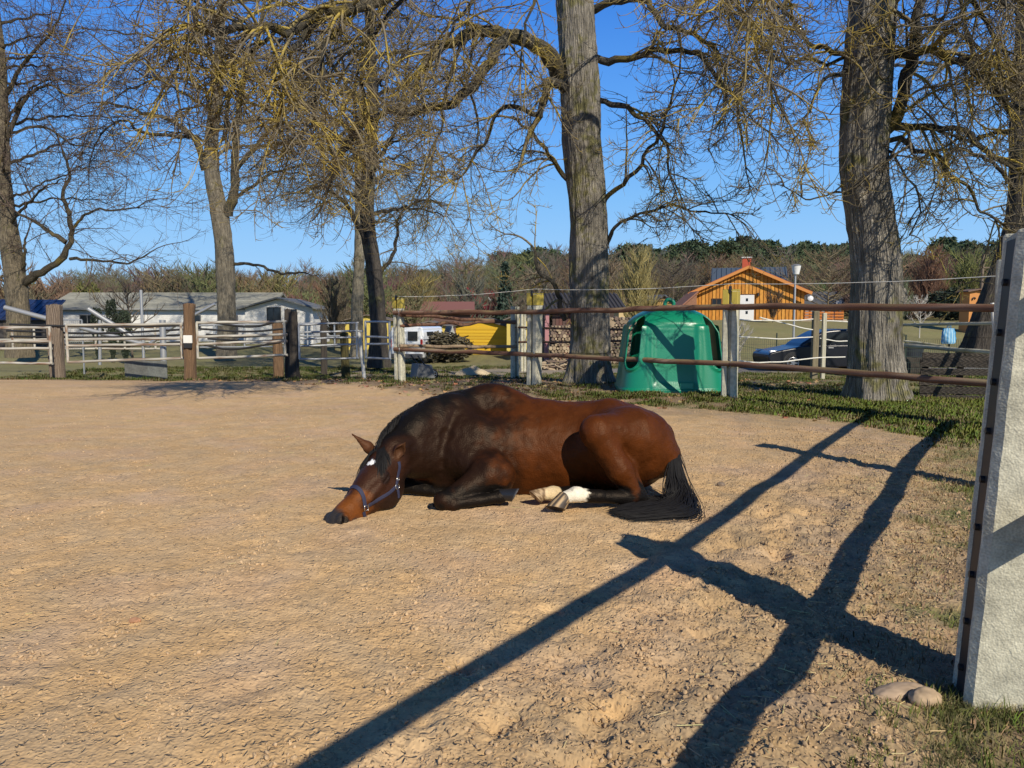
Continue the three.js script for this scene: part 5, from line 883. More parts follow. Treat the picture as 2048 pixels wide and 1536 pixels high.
// grey canvas A-frames by the yellow shed
for (const [px, s, l] of [[905, 1, 'pale grey ridge tent beside the bright yellow shed'], [882, 0.85, 'dark grey ridge tent left of the pale grey one']]) { const p = site(px, 42), T = thing('ridge_tent', l, 'tent', p.toArray(), 0.3, 'ridge tents'); const c = s === 1 ? [0.34, 0.34, 0.31] : [0.075, 0.08, 0.08], h = W(px, 652, 42).y - p.y; for (const q of [-1, 1]) part('canvas', bx(0.03, h * 1.08, 1.6, 0, 0, 0).rotateZ(q * 0.36).translate(q * 0.32 * s, h / 2, -0.8), std(...c, 0.9), T); part('end_flap', new THREE.CylinderGeometry(0.01, 0.62 * s, h, 3, 1).rotateY(Math.PI).scale(1, 1, 0.1).translate(0, h / 2, 0), std(...c, 0.9), T); }
// dark tiled shed with brick pier and wood store, behind the middle tree
{
  const p = site(1118, 38), ey = W(1118, 620, 38).y - p.y, ry = W(1118, 588, 38).y - p.y, T = thing('tiled_shed', 'dark wooden shed with a black tiled roof left of the middle tree', 'shed', p.toArray(), 0.1);
  const dk = std(0.06, 0.042, 0.036, 0.9); part('wall', bx(3.4, ey, 0.1, 1.6, ey / 2, -2.4), dk, T); part('wall', bx(0.1, ey, 2.4, -0.55, ey / 2, -1.2), dk, T); for (let i = 0; i < 8; i++) part('plank', bx(0.15, ey - 0.9, 0.03, -0.55 + 0.3 + i * 0.17, 0.9 + (ey - 0.9) / 2, -0.02), std(0.10 + 0.02 * (i % 3), 0.06, 0.05, 0.9), T);
  const pitch = Math.atan2(ry - ey, 2.2), roof = part('roof', bx(4.4, 0.06, Math.hypot(2.2, ry - ey) + 0.3, 1.2, 0, 0).rotateX(pitch).translate(0, (ey + ry) / 2 + 0.02, -0.95), std(0.035, 0.034, 0.036, 0.7), T); const wv = []; for (let i = 0; i < 22; i++) wv.push(new THREE.CylinderGeometry(0.06, 0.06, Math.hypot(2.2, ry - ey) + 0.32, 6, 1, true).rotateX(Math.PI / 2).translate(-0.95 + i * 0.2, 0.03, 0).rotateX(pitch).translate(0, (ey + ry) / 2 + 0.02, -0.95)); part('tile_rolls', wv, std(0.045, 0.042, 0.044, 0.65), roof); part('tile_edge', bx(4.4, 0.1, 0.05, 1.2, ey - 0.03, 0.42), std(0.19, 0.15, 0.12, 0.8), roof);
  part('post', bx(0.2, ey, 0.2, -0.62, ey / 2, 0.1), std(0.4, 0.19, 0.2, 0.8), T);
  const br = [std(0.28, 0.1, 0.075, 0.9), std(0.24, 0.085, 0.065, 0.9), std(0.33, 0.14, 0.1, 0.9)], bg = bx(0.24, 0.065, 0.12); for (let r = 0; r < 12; r++) for (let i = 0; i < 2; i++) { const b = part('brick', bg, br[(r * 2 + i * 3) % 3], T); b.position.set(0.1 + i * 0.25 + (r % 2) * 0.06, 0.06 + r * 0.076, 0.12); }
}
// firewood
{
  const R = rng(44), lm = [[0.34, 0.26, 0.17], [0.25, 0.19, 0.13], [0.42, 0.33, 0.22], [0.18, 0.13, 0.1]].map((c) => std(...c, 0.95)), lg = [0.07, 0.095, 0.055].map((r) => new THREE.CylinderGeometry(r, r * 1.05, 0.42, 7).rotateX(Math.PI / 2));
  const stack = (px, D, w, h, label) => { const p = site(px, D), T = thing('firewood_stack', label, 'firewood', p.toArray(), 0.1, 'firewood stacks'); let y = 0.07, row = 0; while (y < h) { let x = -w / 2 + (row % 2) * 0.08; while (x < w / 2) { const k = Math.floor(R() * 3), m = part('log', lg[k], lm[Math.floor(R() * 4)], T); m.position.set(x, y + 0.02 * (R() - 0.5), 0.1 * (R() - 0.5)); m.rotation.z = R() * 6; x += 0.16; } y += 0.145; row++; } };
  stack(1122, 36.5, 1.0, 1.7, 'tall firewood stack under the black tiled roof'); stack(1252, 34, 2.4, 2.1, 'broad firewood stack between the middle tree and the green feeder');
  // brush pile of split sticks
  const p = site(1118, 30), T = thing('brush_pile', 'heap of split sticks on the ground left of the middle tree', 'sticks', p.toArray()); for (let i = 0; i < 70; i++) { const a = R() * 6.28, r = 1.1 * Math.sqrt(R()), m = part('stick', lg[2], lm[Math.floor(R() * 4)], T); m.scale.set(0.5, 0.5, 0.8 + R()); m.position.set(Math.cos(a) * r, 0.05 + 0.5 * R() * (1 - r / 1.3), Math.sin(a) * r * 0.6); m.rotation.set(R() - 0.5, R() * 6, 0); }
}
// orange board house on the rise
{
  const D = 59, p = site(1496, D); const T = thing('orange_board_house', 'orange vertical-board house with a white door and orange roof edge', 'house', p.toArray(), -0.27);
  const X = (px) => W(px, 600, D).x - p.x, Y = (py) => W(1496, py, D).y - p.y; const xl = X(1392), xr = X(1602), ey = Y(583), ry = Y(535);
  const oc = [[0.74, 0.32, 0.045], [0.66, 0.27, 0.036], [0.80, 0.37, 0.06], [0.70, 0.295, 0.042]].map((c) => std(...c, 0.75, { map: tex(64, 128, (u, v) => 0.92 + 0.1 * tn((u * 2) % 1, v * 0.3, 14)) }));
  const mid = X(1496), back = std(0.3, 0.13, 0.03, 0.9), roofY = (x) => x < mid ? mix(ey, ry, (x - xl) / (mid - xl)) : mix(ry, ey, (x - mid) / (xr - mid));
  { const s = new THREE.Shape(); s.moveTo(xl, -1); s.lineTo(xr, -1); s.lineTo(xr, ey); s.lineTo(mid, ry); s.lineTo(xl, ey); part('wall', new THREE.ExtrudeGeometry(s, { depth: 6, bevelEnabled: false }).translate(0, 0, -6.03), back, T); }
  const nb = 30, bw = (xr - xl) / nb, doorX = [X(1479), X(1509)], winX = [X(1427), X(1444)];
  for (let i = 0; i < nb; i++) { const a = xl + i * bw + 0.025, b = a + bw - 0.05, cx = (a + b) / 2; if (cx > doorX[0] && cx < doorX[1]) { const s = new THREE.Shape(); s.moveTo(a, Y(588)); s.lineTo(b, Y(588)); s.lineTo(b, roofY(b) - 0.05); s.lineTo(a, roofY(a) - 0.05); part('board', new THREE.ExtrudeGeometry(s, { depth: 0.03 + 0.008 * (i % 2), bevelEnabled: false }), oc[i % 4], T); continue; }
    const s = new THREE.Shape(); s.moveTo(a, -0.6); s.lineTo(b, -0.6); s.lineTo(b, roofY(b) - 0.05); s.lineTo(a, roofY(a) - 0.05); part('board', new THREE.ExtrudeGeometry(s, { depth: 0.03 + 0.008 * (i % 3), bevelEnabled: false }), oc[(i * 5 + (i >> 2)) % 4], T); }
  const rf = std(0.42, 0.12, 0.045, 0.7), ov = 0.12; for (const sd of [-1, 1]) { const dx = sd < 0 ? mid - xl : xr - mid, k = Math.hypot(dx, ry - ey), an = Math.atan2(ry - ey, dx), LL = k + 0.5; const g = bx(LL, 0.12, 7.4, LL / 2, 0.07, -3 + ov - 0.3).rotateZ(-an); const b = bx(LL, 0.2, 0.05, LL / 2, -0.02, 0.68 + ov).rotateZ(-an); if (sd < 0) { g.rotateY(Math.PI).translate(0, 0, -6 + 2 * ov - 0.6); b.rotateY(Math.PI).translate(0, 0, 2 * (0.68 + ov)); } g.translate(mid, ry + 0.02, 0); b.translate(mid, ry + 0.02, 0); const r = part('roof', g, rf, T); part('bargeboard', b, std(0.62, 0.25, 0.06, 0.7), r); }
  const dr = part('door', rbx(doorX[1] - doorX[0] - 0.1, Y(590), 0.08, 0.01, (doorX[0] + doorX[1]) / 2, Y(590) / 2, 0.06), std(0.78, 0.78, 0.76, 0.4), T); for (let i = 0; i < 3; i++) part('pane', bx(0.16, 0.22, 0.02, (doorX[0] + doorX[1]) / 2, 0.6 + i * 0.48, 0.105), glassDark, dr); part('handle', bx(0.05, 0.3, 0.04, doorX[1] - 0.25, 1.0, 0.12), galv, dr);
  win(T, (winX[0] + winX[1]) / 2, Y(607), 0.07, winX[1] - winX[0], Y(598) - Y(616), std(0.1, 0.05, 0.02, 0.7)); part('wall_lamp', new THREE.CylinderGeometry(0.07, 0.09, 0.25, 10).translate(X(1515), Y(589), 0.12), blackPl, T);
  const dish = part('satellite_dish', new THREE.SphereGeometry(0.36, 20, 8, 0, 6.283, 0, 0.6).rotateX(1.3).translate(xr + 0.35, Y(600), 0.4), std(0.75, 0.75, 0.73, 0.5, { side: THREE.DoubleSide }), T); part('dish_arm', bx(0.05, 0.05, 0.5, xr + 0.3, Y(603), 0.5), galv, dish);
  const ch = part('chimney', bx(0.66, 1.1, 0.66, X(1493), Y(520) - 0.25, -2.5), std(0.45, 0.085, 0.04, 0.85), T); part('chimney_cap', rbx(0.8, 0.1, 0.8, 0.02, X(1493), Y(520) + 0.35, -2.5), std(0.5, 0.5, 0.48, 0.8), ch);
  // grey-blue standing-seam roof of the cross wing
  const sl = std(0.07, 0.095, 0.13, 0.45), y1 = Y(526), y0 = Y(566), cw = new THREE.Group(); cw.name = 'cross_wing'; T.add(cw); const xa = X(1420), xb = X(1582), wd = xb - xa, sL = Math.hypot(3.4, y1 - y0 + 0.3); const an = Math.atan2(y1 - y0 + 0.3, 3.4);
  part('roof', bx(wd, 0.08, sL, 0, 0, 0).rotateX(an).translate((xa + xb) / 2, (y0 + y1) / 2, -6.7), sl, cw); part('roof', bx(wd, 0.08, sL, 0, 0, 0).rotateX(-an).translate((xa + xb) / 2, (y0 + y1) / 2, -10.1), sl, cw); for (let i = 0; i <= 15; i++) part('seam', bx(0.05, 0.07, sL, 0, 0.07, 0).rotateX(an).translate(xa + 0.1 + i * (wd - 0.2) / 15, (y0 + y1) / 2, -6.7), sl, cw); part('wall', bx(wd - 0.4, y0, 6, (xa + xb) / 2, y0 / 2, -8.6), back, cw);
}
// brick outhouse roof at its left, pallets, dark roof behind
{ const D = 57, p = site(1375, D), T = thing('brick_outhouse', 'low brick outhouse leaning on the left end of the orange house', 'outhouse', p.toArray()); const Y = (py) => W(1375, py, D).y - p.y; const s = new THREE.Shape(); s.moveTo(-0.8, 0); s.lineTo(0.65, 0); s.lineTo(0.65, Y(588)); s.lineTo(-0.8, Y(622)); part('wall', new THREE.ExtrudeGeometry(s, { depth: 3, bevelEnabled: false }).translate(0, 0, -3), std(0.3, 0.15, 0.09, 0.95, { bumpMap: concBump, bumpScale: 0.02 }), T); part('roof', bx(2.2, 0.1, 3.4, 0, 0, -1.5).rotateZ(0.72).translate(-0.1, Y(603), 0), std(0.28, 0.13, 0.085, 0.9), T); }
{ const D = 54, p = site(1648, D); const om = [std(0.52, 0.17, 0.03, 0.8), std(0.44, 0.14, 0.026, 0.8)]; const T = thing('pallet_fence', 'orange pallet fence right of the orange house', 'fence', p.toArray()); const Y = (py) => W(1648, py, D).y - p.y; for (let i = 0; i < 4; i++) for (let k = 0; k < 4; k++) part('slat', bx(0.64, 0.13, 0.05, -1.08 + i * 0.7, Y(637) + k * 0.2, 0.05), om[(i + k) % 2], T); for (let i = 0; i < 8; i++) part('stringer', bx(0.1, 0.8, 0.1, -1.38 + i * 0.38, Y(637) + 0.3, -0.05), om[1], T); part('plinth', bx(3.2, 0.4, 0.4, 0, Y(640) - 0.15, -0.2), std(0.4, 0.33, 0.26, 0.95), T); }
{ const D = 75, p = site(1645, D), Y = (py) => W(1645, py, D).y - p.y, T = thing('grey_roof_house', 'house with a dark grey roof beyond the pallet fence', 'house', p.toArray()); part('wall', bx(4, Y(612), 3, 0, Y(612) / 2, -1.5), std(0.2, 0.2, 0.2, 0.9), T); part('roof', bx(4.6, 0.1, 2.6, 0, 0, 0).rotateX(0.7).translate(0, Y(600), -0.9), std(0.065, 0.07, 0.08, 0.7), T); part('skylight', bx(0.5, 0.4, 0.05, 1.4, Y(606), 0.35), std(0.7, 0.7, 0.72, 0.4), T); }
shed('orange_hut', 'narrow orange hut with a crescent mark beside the leaning tree', 1953, 46, 0.95, 584, 581, [0.55, 0.24, 0.07], [0.16, 0.1, 0.07], { d: 1 });
{ const p = W(1948, 598, 45.95), m = part('hut_sign', new THREE.TorusGeometry(0.09, 0.03, 6, 12, 4), blackPl); m.position.copy(p); tag(m, 'small black crescent fixed to the orange hut', 'sign'); }
{ const p = site(1270, 66), T = thing('tiled_cottage', 'small cottage roof peeping over the top rail behind the feeder', 'house', p.toArray(), 0.4); const Y = (py) => W(1270, py, 66).y - p.y; gable(T, { w: 3.2, d: 4, eave: Y(618), ridge: Y(598), wallM: std(0.5, 0.38, 0.2, 0.9), roofM: std(0.3, 0.2, 0.1, 0.9) }); }
{ const p = site(1325, 74), T = thing('tiled_cottage', 'ochre cottage with a grey roof left of the orange house', 'house', p.toArray(), 0.4); const Y = (py) => W(1325, py, 74).y - p.y; gable(T, { w: 3.8, d: 4, eave: Y(615), ridge: Y(592), wallM: std(0.4, 0.26, 0.09, 0.9), roofM: std(0.12, 0.14, 0.17, 0.8) }); }

// ------------------------------------------------------------------ vehicles and yard things
const tyreM = std(0.012, 0.012, 0.013, 0.8), rimM = std(0.55, 0.55, 0.56, 0.3, { metalness: 0.9 });
function wheel(T, x, y, z, r, w) { const g = new THREE.Group(); g.name = 'wheel'; g.position.set(x, y, z); T.add(g); part('tyre', new THREE.TorusGeometry(r * 0.8, r * 0.22, 10, 28).scale(1, 1, w / (r * 0.44)), tyreM, g); const s = []; for (let i = 0; i < 5; i++) s.push(bx(r * 0.66, r * 0.16, 0.03, r * 0.33, 0, w * 0.42).rotateZ(i * 1.2566)); s.push(new THREE.TorusGeometry(r * 0.63, r * 0.05, 6, 28).translate(0, 0, w * 0.4), new THREE.CylinderGeometry(r * 0.12, r * 0.12, 0.06, 10).rotateX(Math.PI / 2).translate(0, 0, w * 0.42)); part('rim', s, rimM, g); part('brake_disc', new THREE.CylinderGeometry(r * 0.6, r * 0.6, 0.02, 20).rotateX(Math.PI / 2), std(0.03, 0.03, 0.03, 0.6), g); return g; }
const extr = (pts, d, bev = 0.04) => { const s = new THREE.Shape(); const c = new THREE.SplineCurve(pts.map(([x, y]) => new THREE.Vector2(x, y))).getPoints(pts.length * 6); c.forEach((p, i) => i ? s.lineTo(p.x, p.y) : s.moveTo(p.x, p.y)); return new THREE.ExtrudeGeometry(s, { depth: d, bevelEnabled: true, bevelSize: bev, bevelThickness: bev * 1.6, bevelSegments: 4 }).translate(0, 0, -d / 2); };
{ // dark estate car on the road, nose to the left
  const D = 29.5, p = W(1521, 700, D); p.x += 2.25; p.y = landY(p.x, D); const T = thing('parked_car', 'black car parked on the lane, half hidden by the thickest trunk', 'car', p.toArray(), 0.04), paint = phys(0.005, 0.006, 0.011, 0.35, { clearcoat: 0.35, clearcoatRoughness: 0.12 });
  part('body', extr([[-2.2, 0.3], [-2.24, 0.55], [-2.1, 0.68], [-1.3, 0.84], [-0.75, 0.92], [1.6, 0.96], [2.15, 0.94], [2.25, 0.6], [2.2, 0.3], [1.8, 0.22], [-1.8, 0.22]], 1.62, 0.05), paint, T);
  part('cabin', extr([[-1.0, 0.95], [-0.3, 1.36], [0.1, 1.47], [0.9, 1.5], [1.7, 1.42], [2.1, 1.0], [1.5, 0.92]], 1.28, 0.07), paint, T);
  for (const s of [-1, 1]) { part('side_window', extr([[-0.72, 1.02], [-0.22, 1.32], [0.2, 1.4], [0.2, 1.02]], 0.01, 0.002).translate(0, 0, s * 0.76), glassDark, T); part('side_window', extr([[0.3, 1.02], [0.3, 1.4], [1.0, 1.42], [1.5, 1.34], [1.75, 1.04]], 0.01, 0.002).translate(0, 0, s * 0.76), glassDark, T); for (const x of [-1.38, 1.4]) { part('wheel_arch', new THREE.CylinderGeometry(0.38, 0.38, 0.02, 28).rotateX(Math.PI / 2).translate(x, 0.35, s * 0.9), blackPl, T); wheel(T, x, 0.32, s * 0.84, 0.33, s * 0.2); }; part('headlight', rbx(0.3, 0.13, 0.16, 0.04, -2.06, 0.72, s * 0.7), phys(0.7, 0.72, 0.75, 0.1, { clearcoat: 1 }), T); part('mirror', rbx(0.12, 0.12, 0.2, 0.04, -0.62, 1.04, s * 0.98), paint, T); for (const x of [0.02, 0.95]) part('door_handle', rbx(0.2, 0.03, 0.03, 0.01, x, 0.88, s * 0.935), galv, T); }
  part('windscreen', bx(0.02, 0.5, 1.2, 0, 0, 0).rotateZ(-1.03).translate(-0.72, 1.15, 0), glassDark, T);
}
{ // white van, rear towards the viewer
  const D = 38.5, p = site(812, D); const T = thing('white_van', 'small white van seen from the rear behind the left concrete post', 'van', p.toArray(), -0.26), wp = phys(0.74, 0.76, 0.78, 0.3, { clearcoat: 0.7 });
  part('body', rbx(1.74, 1.1, 3.9, 0.1, 0, 0.85, -1.95), wp, T); part('upper_body', extr([[-0.86, 1.3], [-0.8, 1.68], [-0.62, 1.84], [0.62, 1.84], [0.8, 1.68], [0.86, 1.3]], 2.7, 0.05).translate(0, 0, -1.5), wp, T);
  for (const s of [-1, 1]) { part('rear_door', rbx(0.76, 1.3, 0.05, 0.03, s * 0.4, 1.05, 0.02), wp, T); part('rear_window', rbx(0.52, 0.46, 0.03, 0.05, s * 0.38, 1.42, 0.085), glassDark, T); part('tail_light', rbx(0.13, 0.42, 0.06, 0.03, s * 0.82, 1.05, 0.02), std(0.35, 0.02, 0.015, 0.3), T); for (const z of [-0.65, -3.1]) { const w = wheel(T, s * 0.78, 0.3, z, 0.31, 0.18); w.rotation.y = s * Math.PI / 2; } part('side_window', rbx(0.03, 0.42, 0.9, 0.05, s * 0.885, 1.42, -1.0), glassDark, T); part('mirror', rbx(0.18, 0.22, 0.1, 0.04, s * 1.0, 1.2, -2.6), blackPl, T); }
  part('bumper', rbx(1.76, 0.24, 0.16, 0.05, 0, 0.42, 0.06), std(0.06, 0.06, 0.065, 0.6), T); part('number_plate', bx(0.5, 0.11, 0.01, -0.1, 0.75, 0.055), std(0.75, 0.75, 0.72, 0.5), T);
}
{ // wheelbarrow tipped on its nose
  const D = 22.6, p = site(843, D); const T = thing('wheelbarrow', 'grey wheelbarrow tipped up beside the left concrete post', 'wheelbarrow', p.toArray(), 0.5);
  const s = new THREE.Shape(); s.moveTo(-0.26, 0.06); s.lineTo(0.3, 0.02); s.lineTo(0.2, 0.42); s.lineTo(-0.2, 0.46); s.closePath(); part('tray', new THREE.ExtrudeGeometry(s, { depth: 0.5, bevelEnabled: true, bevelSize: 0.02, bevelThickness: 0.02, bevelSegments: 2 }).translate(0, 0, -0.25), std(0.16, 0.165, 0.17, 0.55), T);
  for (const z of [-0.2, 0.2]) part('handle', tube([V(0.36, -0.02, z), V(0.1, 0.3, z * 1.2), V(-0.24, 0.72, z * 1.4)], () => 0.02, 7), blackPl, T); const w = wheel(T, 0.34, 0.14, 0, 0.17, 0.08); void w;
}
{ // sand heap
  const D = 27, p = site(945, D), g = new THREE.ConeGeometry(0.75, 0.42, 40, 12), q = g.attributes.position; for (let i = 0; i < q.count; i++) { const x = q.getX(i), y = q.getY(i), z = q.getZ(i); q.setXYZ(i, x * 1.0 + 0.1 * n3(x * 3, y * 3, z * 3), (y + 0.1) * (0.9 + 0.3 * n3(x * 2, 5, z * 2)), z * 0.8); } g.computeVertexNormals(); const m = part('sand_heap', g, std(0.62, 0.5, 0.32, 1, { bumpMap: concBump, bumpScale: 0.02 })); m.position.copy(p).add(V(0, 0.06, 0)); tag(m, 'small heap of pale sand behind the rails', 'sand heap');
}
{ // street lamp
  const D = 38, p = site(1588, D), top = W(1590, 545, D).y - p.y, T = thing('street_lamp', 'street lamp with a white bowl in front of the orange house', 'lamp', p.toArray()); part('pole', new THREE.CylinderGeometry(0.045, 0.06, top, 12).translate(0, top / 2, 0), galv, T); part('lamp_shade', new THREE.CylinderGeometry(0.23, 0.14, 0.42, 20).translate(0.03, top + 0.12, 0), std(0.78, 0.78, 0.76, 0.4), T); part('lid', new THREE.CylinderGeometry(0.12, 0.25, 0.06, 20).translate(0.03, top + 0.36, 0), galv, T);
}
{ // utility pole with wires
  const D = 52, p = site(1960, D), top = W(1960, 508, D).y - p.y, T = thing('utility_pole', 'thin wooden utility pole beside the orange hut', 'pole', p.toArray()); part('pole', new THREE.CylinderGeometry(0.09, 0.12, top, 10).translate(0, top / 2, 0), oldWood, T); part('crossarm', bx(0.7, 0.08, 0.08, 0.2, top - 0.9, 0), oldWood, T); pipe('wire', V(0.3, top - 0.85, 0), V(9, top - 0.6, 2), 0.015, T, { mat: blackPl, sag: 0.2, sides: 4 });
}
// white tape fence on the lawn behind the feeder
{
  const D = 19.5, p = W(1628, 735, D); p.y = landY(p.x, D); const T = thing('tape_fence', 'white electric tape strung on a grey post across the lawn', 'fence', p.toArray()), h = W(1628, 622, D).y - p.y; part('post', rbx(0.15, h + 0.4, 0.15, 0.02, 0, h / 2 - 0.2, 0), std(0.32, 0.28, 0.2, 0.95, { map: concMap }), T); part('post', rbx(0.1, h + 0.3, 0.1, 0.02, 0.2, h / 2 - 0.2, 0.05), concrete, T);
  const tp = (a, b, s = 0.04, r = 0.016) => pipe('tape', W(...a), W(...b), r, T, { base: p, mat: tapeWhite, sag: s, sides: 6, wave: 0.02 });
  tp([1475, 639, 17], [1628, 638, D]); tp([1628, 638, D], [1712, 643, D + 1]); tp([1475, 673, 17], [1628, 674, D]); tp([1628, 674, D], [1712, 682, D + 1]); tp([1475, 721, 17], [1580, 722, 18], 0.05); tp([1580, 722, 18], [1690, 714, 19], -0.02); tp([1520, 635, 18], [1628, 660, D], 0.02);
}
{ // weathered white rails right of the thickest tree
  const a = W(1806, 650, 14.2), b = W(2010, 646, 12), base = a.clone().setY(0), T = thing('white_rail', 'peeling white pipe rails behind the blue bag', 'fence', base.toArray()); const o = { base, mat: new THREE.MeshStandardMaterial({ vertexColors: true, roughness: 0.7 }), col: (x, y, z) => { const k = sstep(0, 0.5, fbm3(x * 4, y * 9, z * 4)); return [mix(0.55, 0.3, k), mix(0.53, 0.27, k), mix(0.42, 0.16, k)]; } };
  pipe('rail', a, b, 0.028, T, o); pipe('rail', W(1806, 691, 14.2), W(2000, 706, 12), 0.036, T, o); pipe('rail', W(1806, 682, 14.6), W(1890, 692, 14), 0.02, T, o);
  pipe('post', V(a.x - 0.25, 0, a.z), V(a.x - 0.25, a.y + 0.1, a.z), 0.04, T, o);
}
{ // white plastic stake leaning by the corner
  const D = 10.2, b = W(1994, 722, D), t = W(1984, 606, D), base = b.clone(), T = thing('plastic_stake', 'white plastic stake leaning at the end of the top rail', 'stake', base.toArray()); part('stake', tube([V(0.01, -0.5, 0), V(0, 0, 0), t.clone().sub(b)], () => 0.024, 8), std(0.76, 0.75, 0.7, 0.5), T); part('hook', new THREE.TorusGeometry(0.03, 0.01, 6, 12).translate(0, 0.2, 0.03), blackPl, T);
}
{ // grey plank panel
  const D = 12.0, p = atY(1918, 806); const T = thing('plank_panel', 'weathered dark plank panel standing in the grass right of the thickest trunk', 'panel', p.toArray(), -0.35), pm = [0.9, 0.75, 1.05].map((k) => std(0.55 * k, 0.53 * k, 0.5 * k, 0.95, { map: plankWood.map, bumpMap: grainBump, bumpScale: 0.008 }));
  const ys = [0.07, 0.21, 0.35, 0.52, 0.66, 0.77]; ys.forEach((y, i) => { const g = rbx(1.2, i === 3 ? 0.11 : 0.125, 0.035, 0.006, 0.02 * Math.sin(i * 3), y, 0.012 * Math.sin(i * 5)); g.rotateZ(0.012 * Math.sin(i * 7)); part('plank', g, pm[i % 3], T); }); for (const x of [-0.52, 0, 0.5]) part('batten', rbx(0.1, 0.84, 0.05, 0.006, x, 0.42, -0.05), pm[1], T); void D;
}
{ // wire mesh fence along the lane, a blue bag hung on it
  const D = 26, a = W(1806, 690, D), b = W(2040, 690, D); a.y = landY(a.x, D); b.y = landY(b.x, D); const T = thing('mesh_fence', 'low green wire mesh fence the blue bag hangs on', 'fence', a.toArray()), L = b.x - a.x, gw = [], gm = std(0.03, 0.05, 0.035, 0.6); for (let i = 0; i <= 55; i++) gw.push(bx(0.007, 1.2, 0.007, i * L / 55, 0.62, 0)); for (let j = 0; j < 7; j++) gw.push(bx(L, 0.009, 0.009, L / 2, 0.05 + j * 0.2, 0.006)); part('mesh', gw, gm, T); for (let i = 0; i < 3; i++) part('post', new THREE.CylinderGeometry(0.025, 0.025, 1.5, 8).translate(0.1 + i * L * 0.37, 0.65, -0.02), gm, T);
  const D2_ = 33, c = W(1470, 690, D2_), e = W(1720, 690, D2_); c.y = landY(c.x, D2_); const T2 = thing('mesh_fence', 'wire mesh fence across the lawn between the feeder and the car', 'fence', c.toArray()), L2 = e.x - c.x, g2 = []; for (let i = 0; i <= 60; i++) g2.push(bx(0.007, 1.1, 0.007, i * L2 / 60, 0.6, 0)); for (let j = 0; j < 6; j++) g2.push(bx(L2, 0.009, 0.009, L2 / 2, 0.06 + j * 0.2, 0.006)); part('mesh', g2, gm, T2); for (let i = 0; i < 4; i++) part('post', new THREE.CylinderGeometry(0.03, 0.03, 1.45, 8).translate(i * L2 / 3, 0.62, -0.02), gm, T2);
  const q = W(1897, 672, 25.85), B = thing('blue_bag', 'blue striped carrier bag hanging on the wire mesh fence', 'bag', q.toArray()); const P = []; const N = 26, M = 14; const I = [], C = []; for (let j = 0; j <= M; j++) for (let i = 0; i <= N; i++) { const t = j / M, an = i / N * 6.28319, w = mix(0.17, 0.235, Math.sin(t * 2.2)) * (t > 0.93 ? 0.9 : 1), f = 1 + 0.12 * n3(Math.cos(an) * 3, t * 3, Math.sin(an) * 3); P.push(Math.cos(an) * w * f, 0.26 - t * 0.52, Math.sin(an) * w * 0.42 * f); const st = Math.sin(an * 12) > 0.3; C.push(...(st ? [0.42, 0.62, 0.72] : [0.03, 0.27, 0.55])); } for (let j = 0; j < M; j++) for (let i = 0; i < N; i++) { const k = j * (N + 1) + i; I.push(k, k + 1, k + N + 1, k + 1, k + N + 2, k + N + 1); } const g = new THREE.BufferGeometry(); g.setAttribute('position', new THREE.Float32BufferAttribute(P, 3)); g.setAttribute('color', new THREE.Float32BufferAttribute(C, 3)); g.setIndex(I); g.computeVertexNormals(); part('sack', g, new THREE.MeshStandardMaterial({ vertexColors: true, roughness: 0.45, side: THREE.DoubleSide }), B); for (const z of [-0.03, 0.03]) part('handle', new THREE.TorusGeometry(0.08, 0.012, 6, 16, Math.PI).scale(0.7, 1.6, 1).translate(0, 0.25, z), std(0.03, 0.25, 0.5, 0.5), B);
}
{ // water butt behind the bag
  const p = site(1826, 27.5), T = thing('dark_tub', 'dark plastic tub on the grass left of the blue bag', 'tub', p.toArray()); part('tub', new THREE.CylinderGeometry(0.36, 0.3, 0.45, 20).scale(1.2, 1, 0.9).translate(0, 0.8, 0), std(0.02, 0.025, 0.035, 0.5), T); part('rim', new THREE.TorusGeometry(0.36, 0.03, 8, 24).rotateX(Math.PI / 2).scale(1.2, 1, 0.9).translate(0, 1.03, 0), std(0.02, 0.025, 0.035, 0.5), T); part('stand', bx(0.6, 0.6, 0.5, 0, 0.28, 0), plankWood, T);
}
// two field stones and a brick bit by the near post
function stone(name, label, p, sx, sy, sz, c, seed, yaw = 0) { const g = mergeVertices(new THREE.IcosahedronGeometry(1, 5).deleteAttribute('normal').deleteAttribute('uv'), 1e-4), q = g.attributes.position; for (let i = 0; i < q.count; i++) { const x = q.getX(i), y = q.getY(i), z = q.getZ(i), r = 1 + 0.08 * n3(x * 1.1 + seed, y * 1.1, z * 1.1) + 0.05 * n3(x * 3 + seed, y * 3, z * 3) + 0.03 * n3(x * 7, y * 7 + seed, z * 7) + 0.012 * n3(x * 20, y * 20 + seed, z * 20); q.setXYZ(i, x * r * sx, y * r * sy, z * r * sz); } g.computeVertexNormals(); colored(g, (x, y, z) => { const v = 0.95 + 0.28 * n3(x * 30, y * 30, z * 30 + seed) + 0.12 * n3(x * 110, y * 110, z * 110); return c.map((k) => k * v); }); const m = part(name, g, new THREE.MeshStandardMaterial({ vertexColors: true, roughness: 0.9 })); m.position.copy(p); m.rotation.y = yaw; return tag(m, label, 'stone', 'stones at the foot of the near post'); }
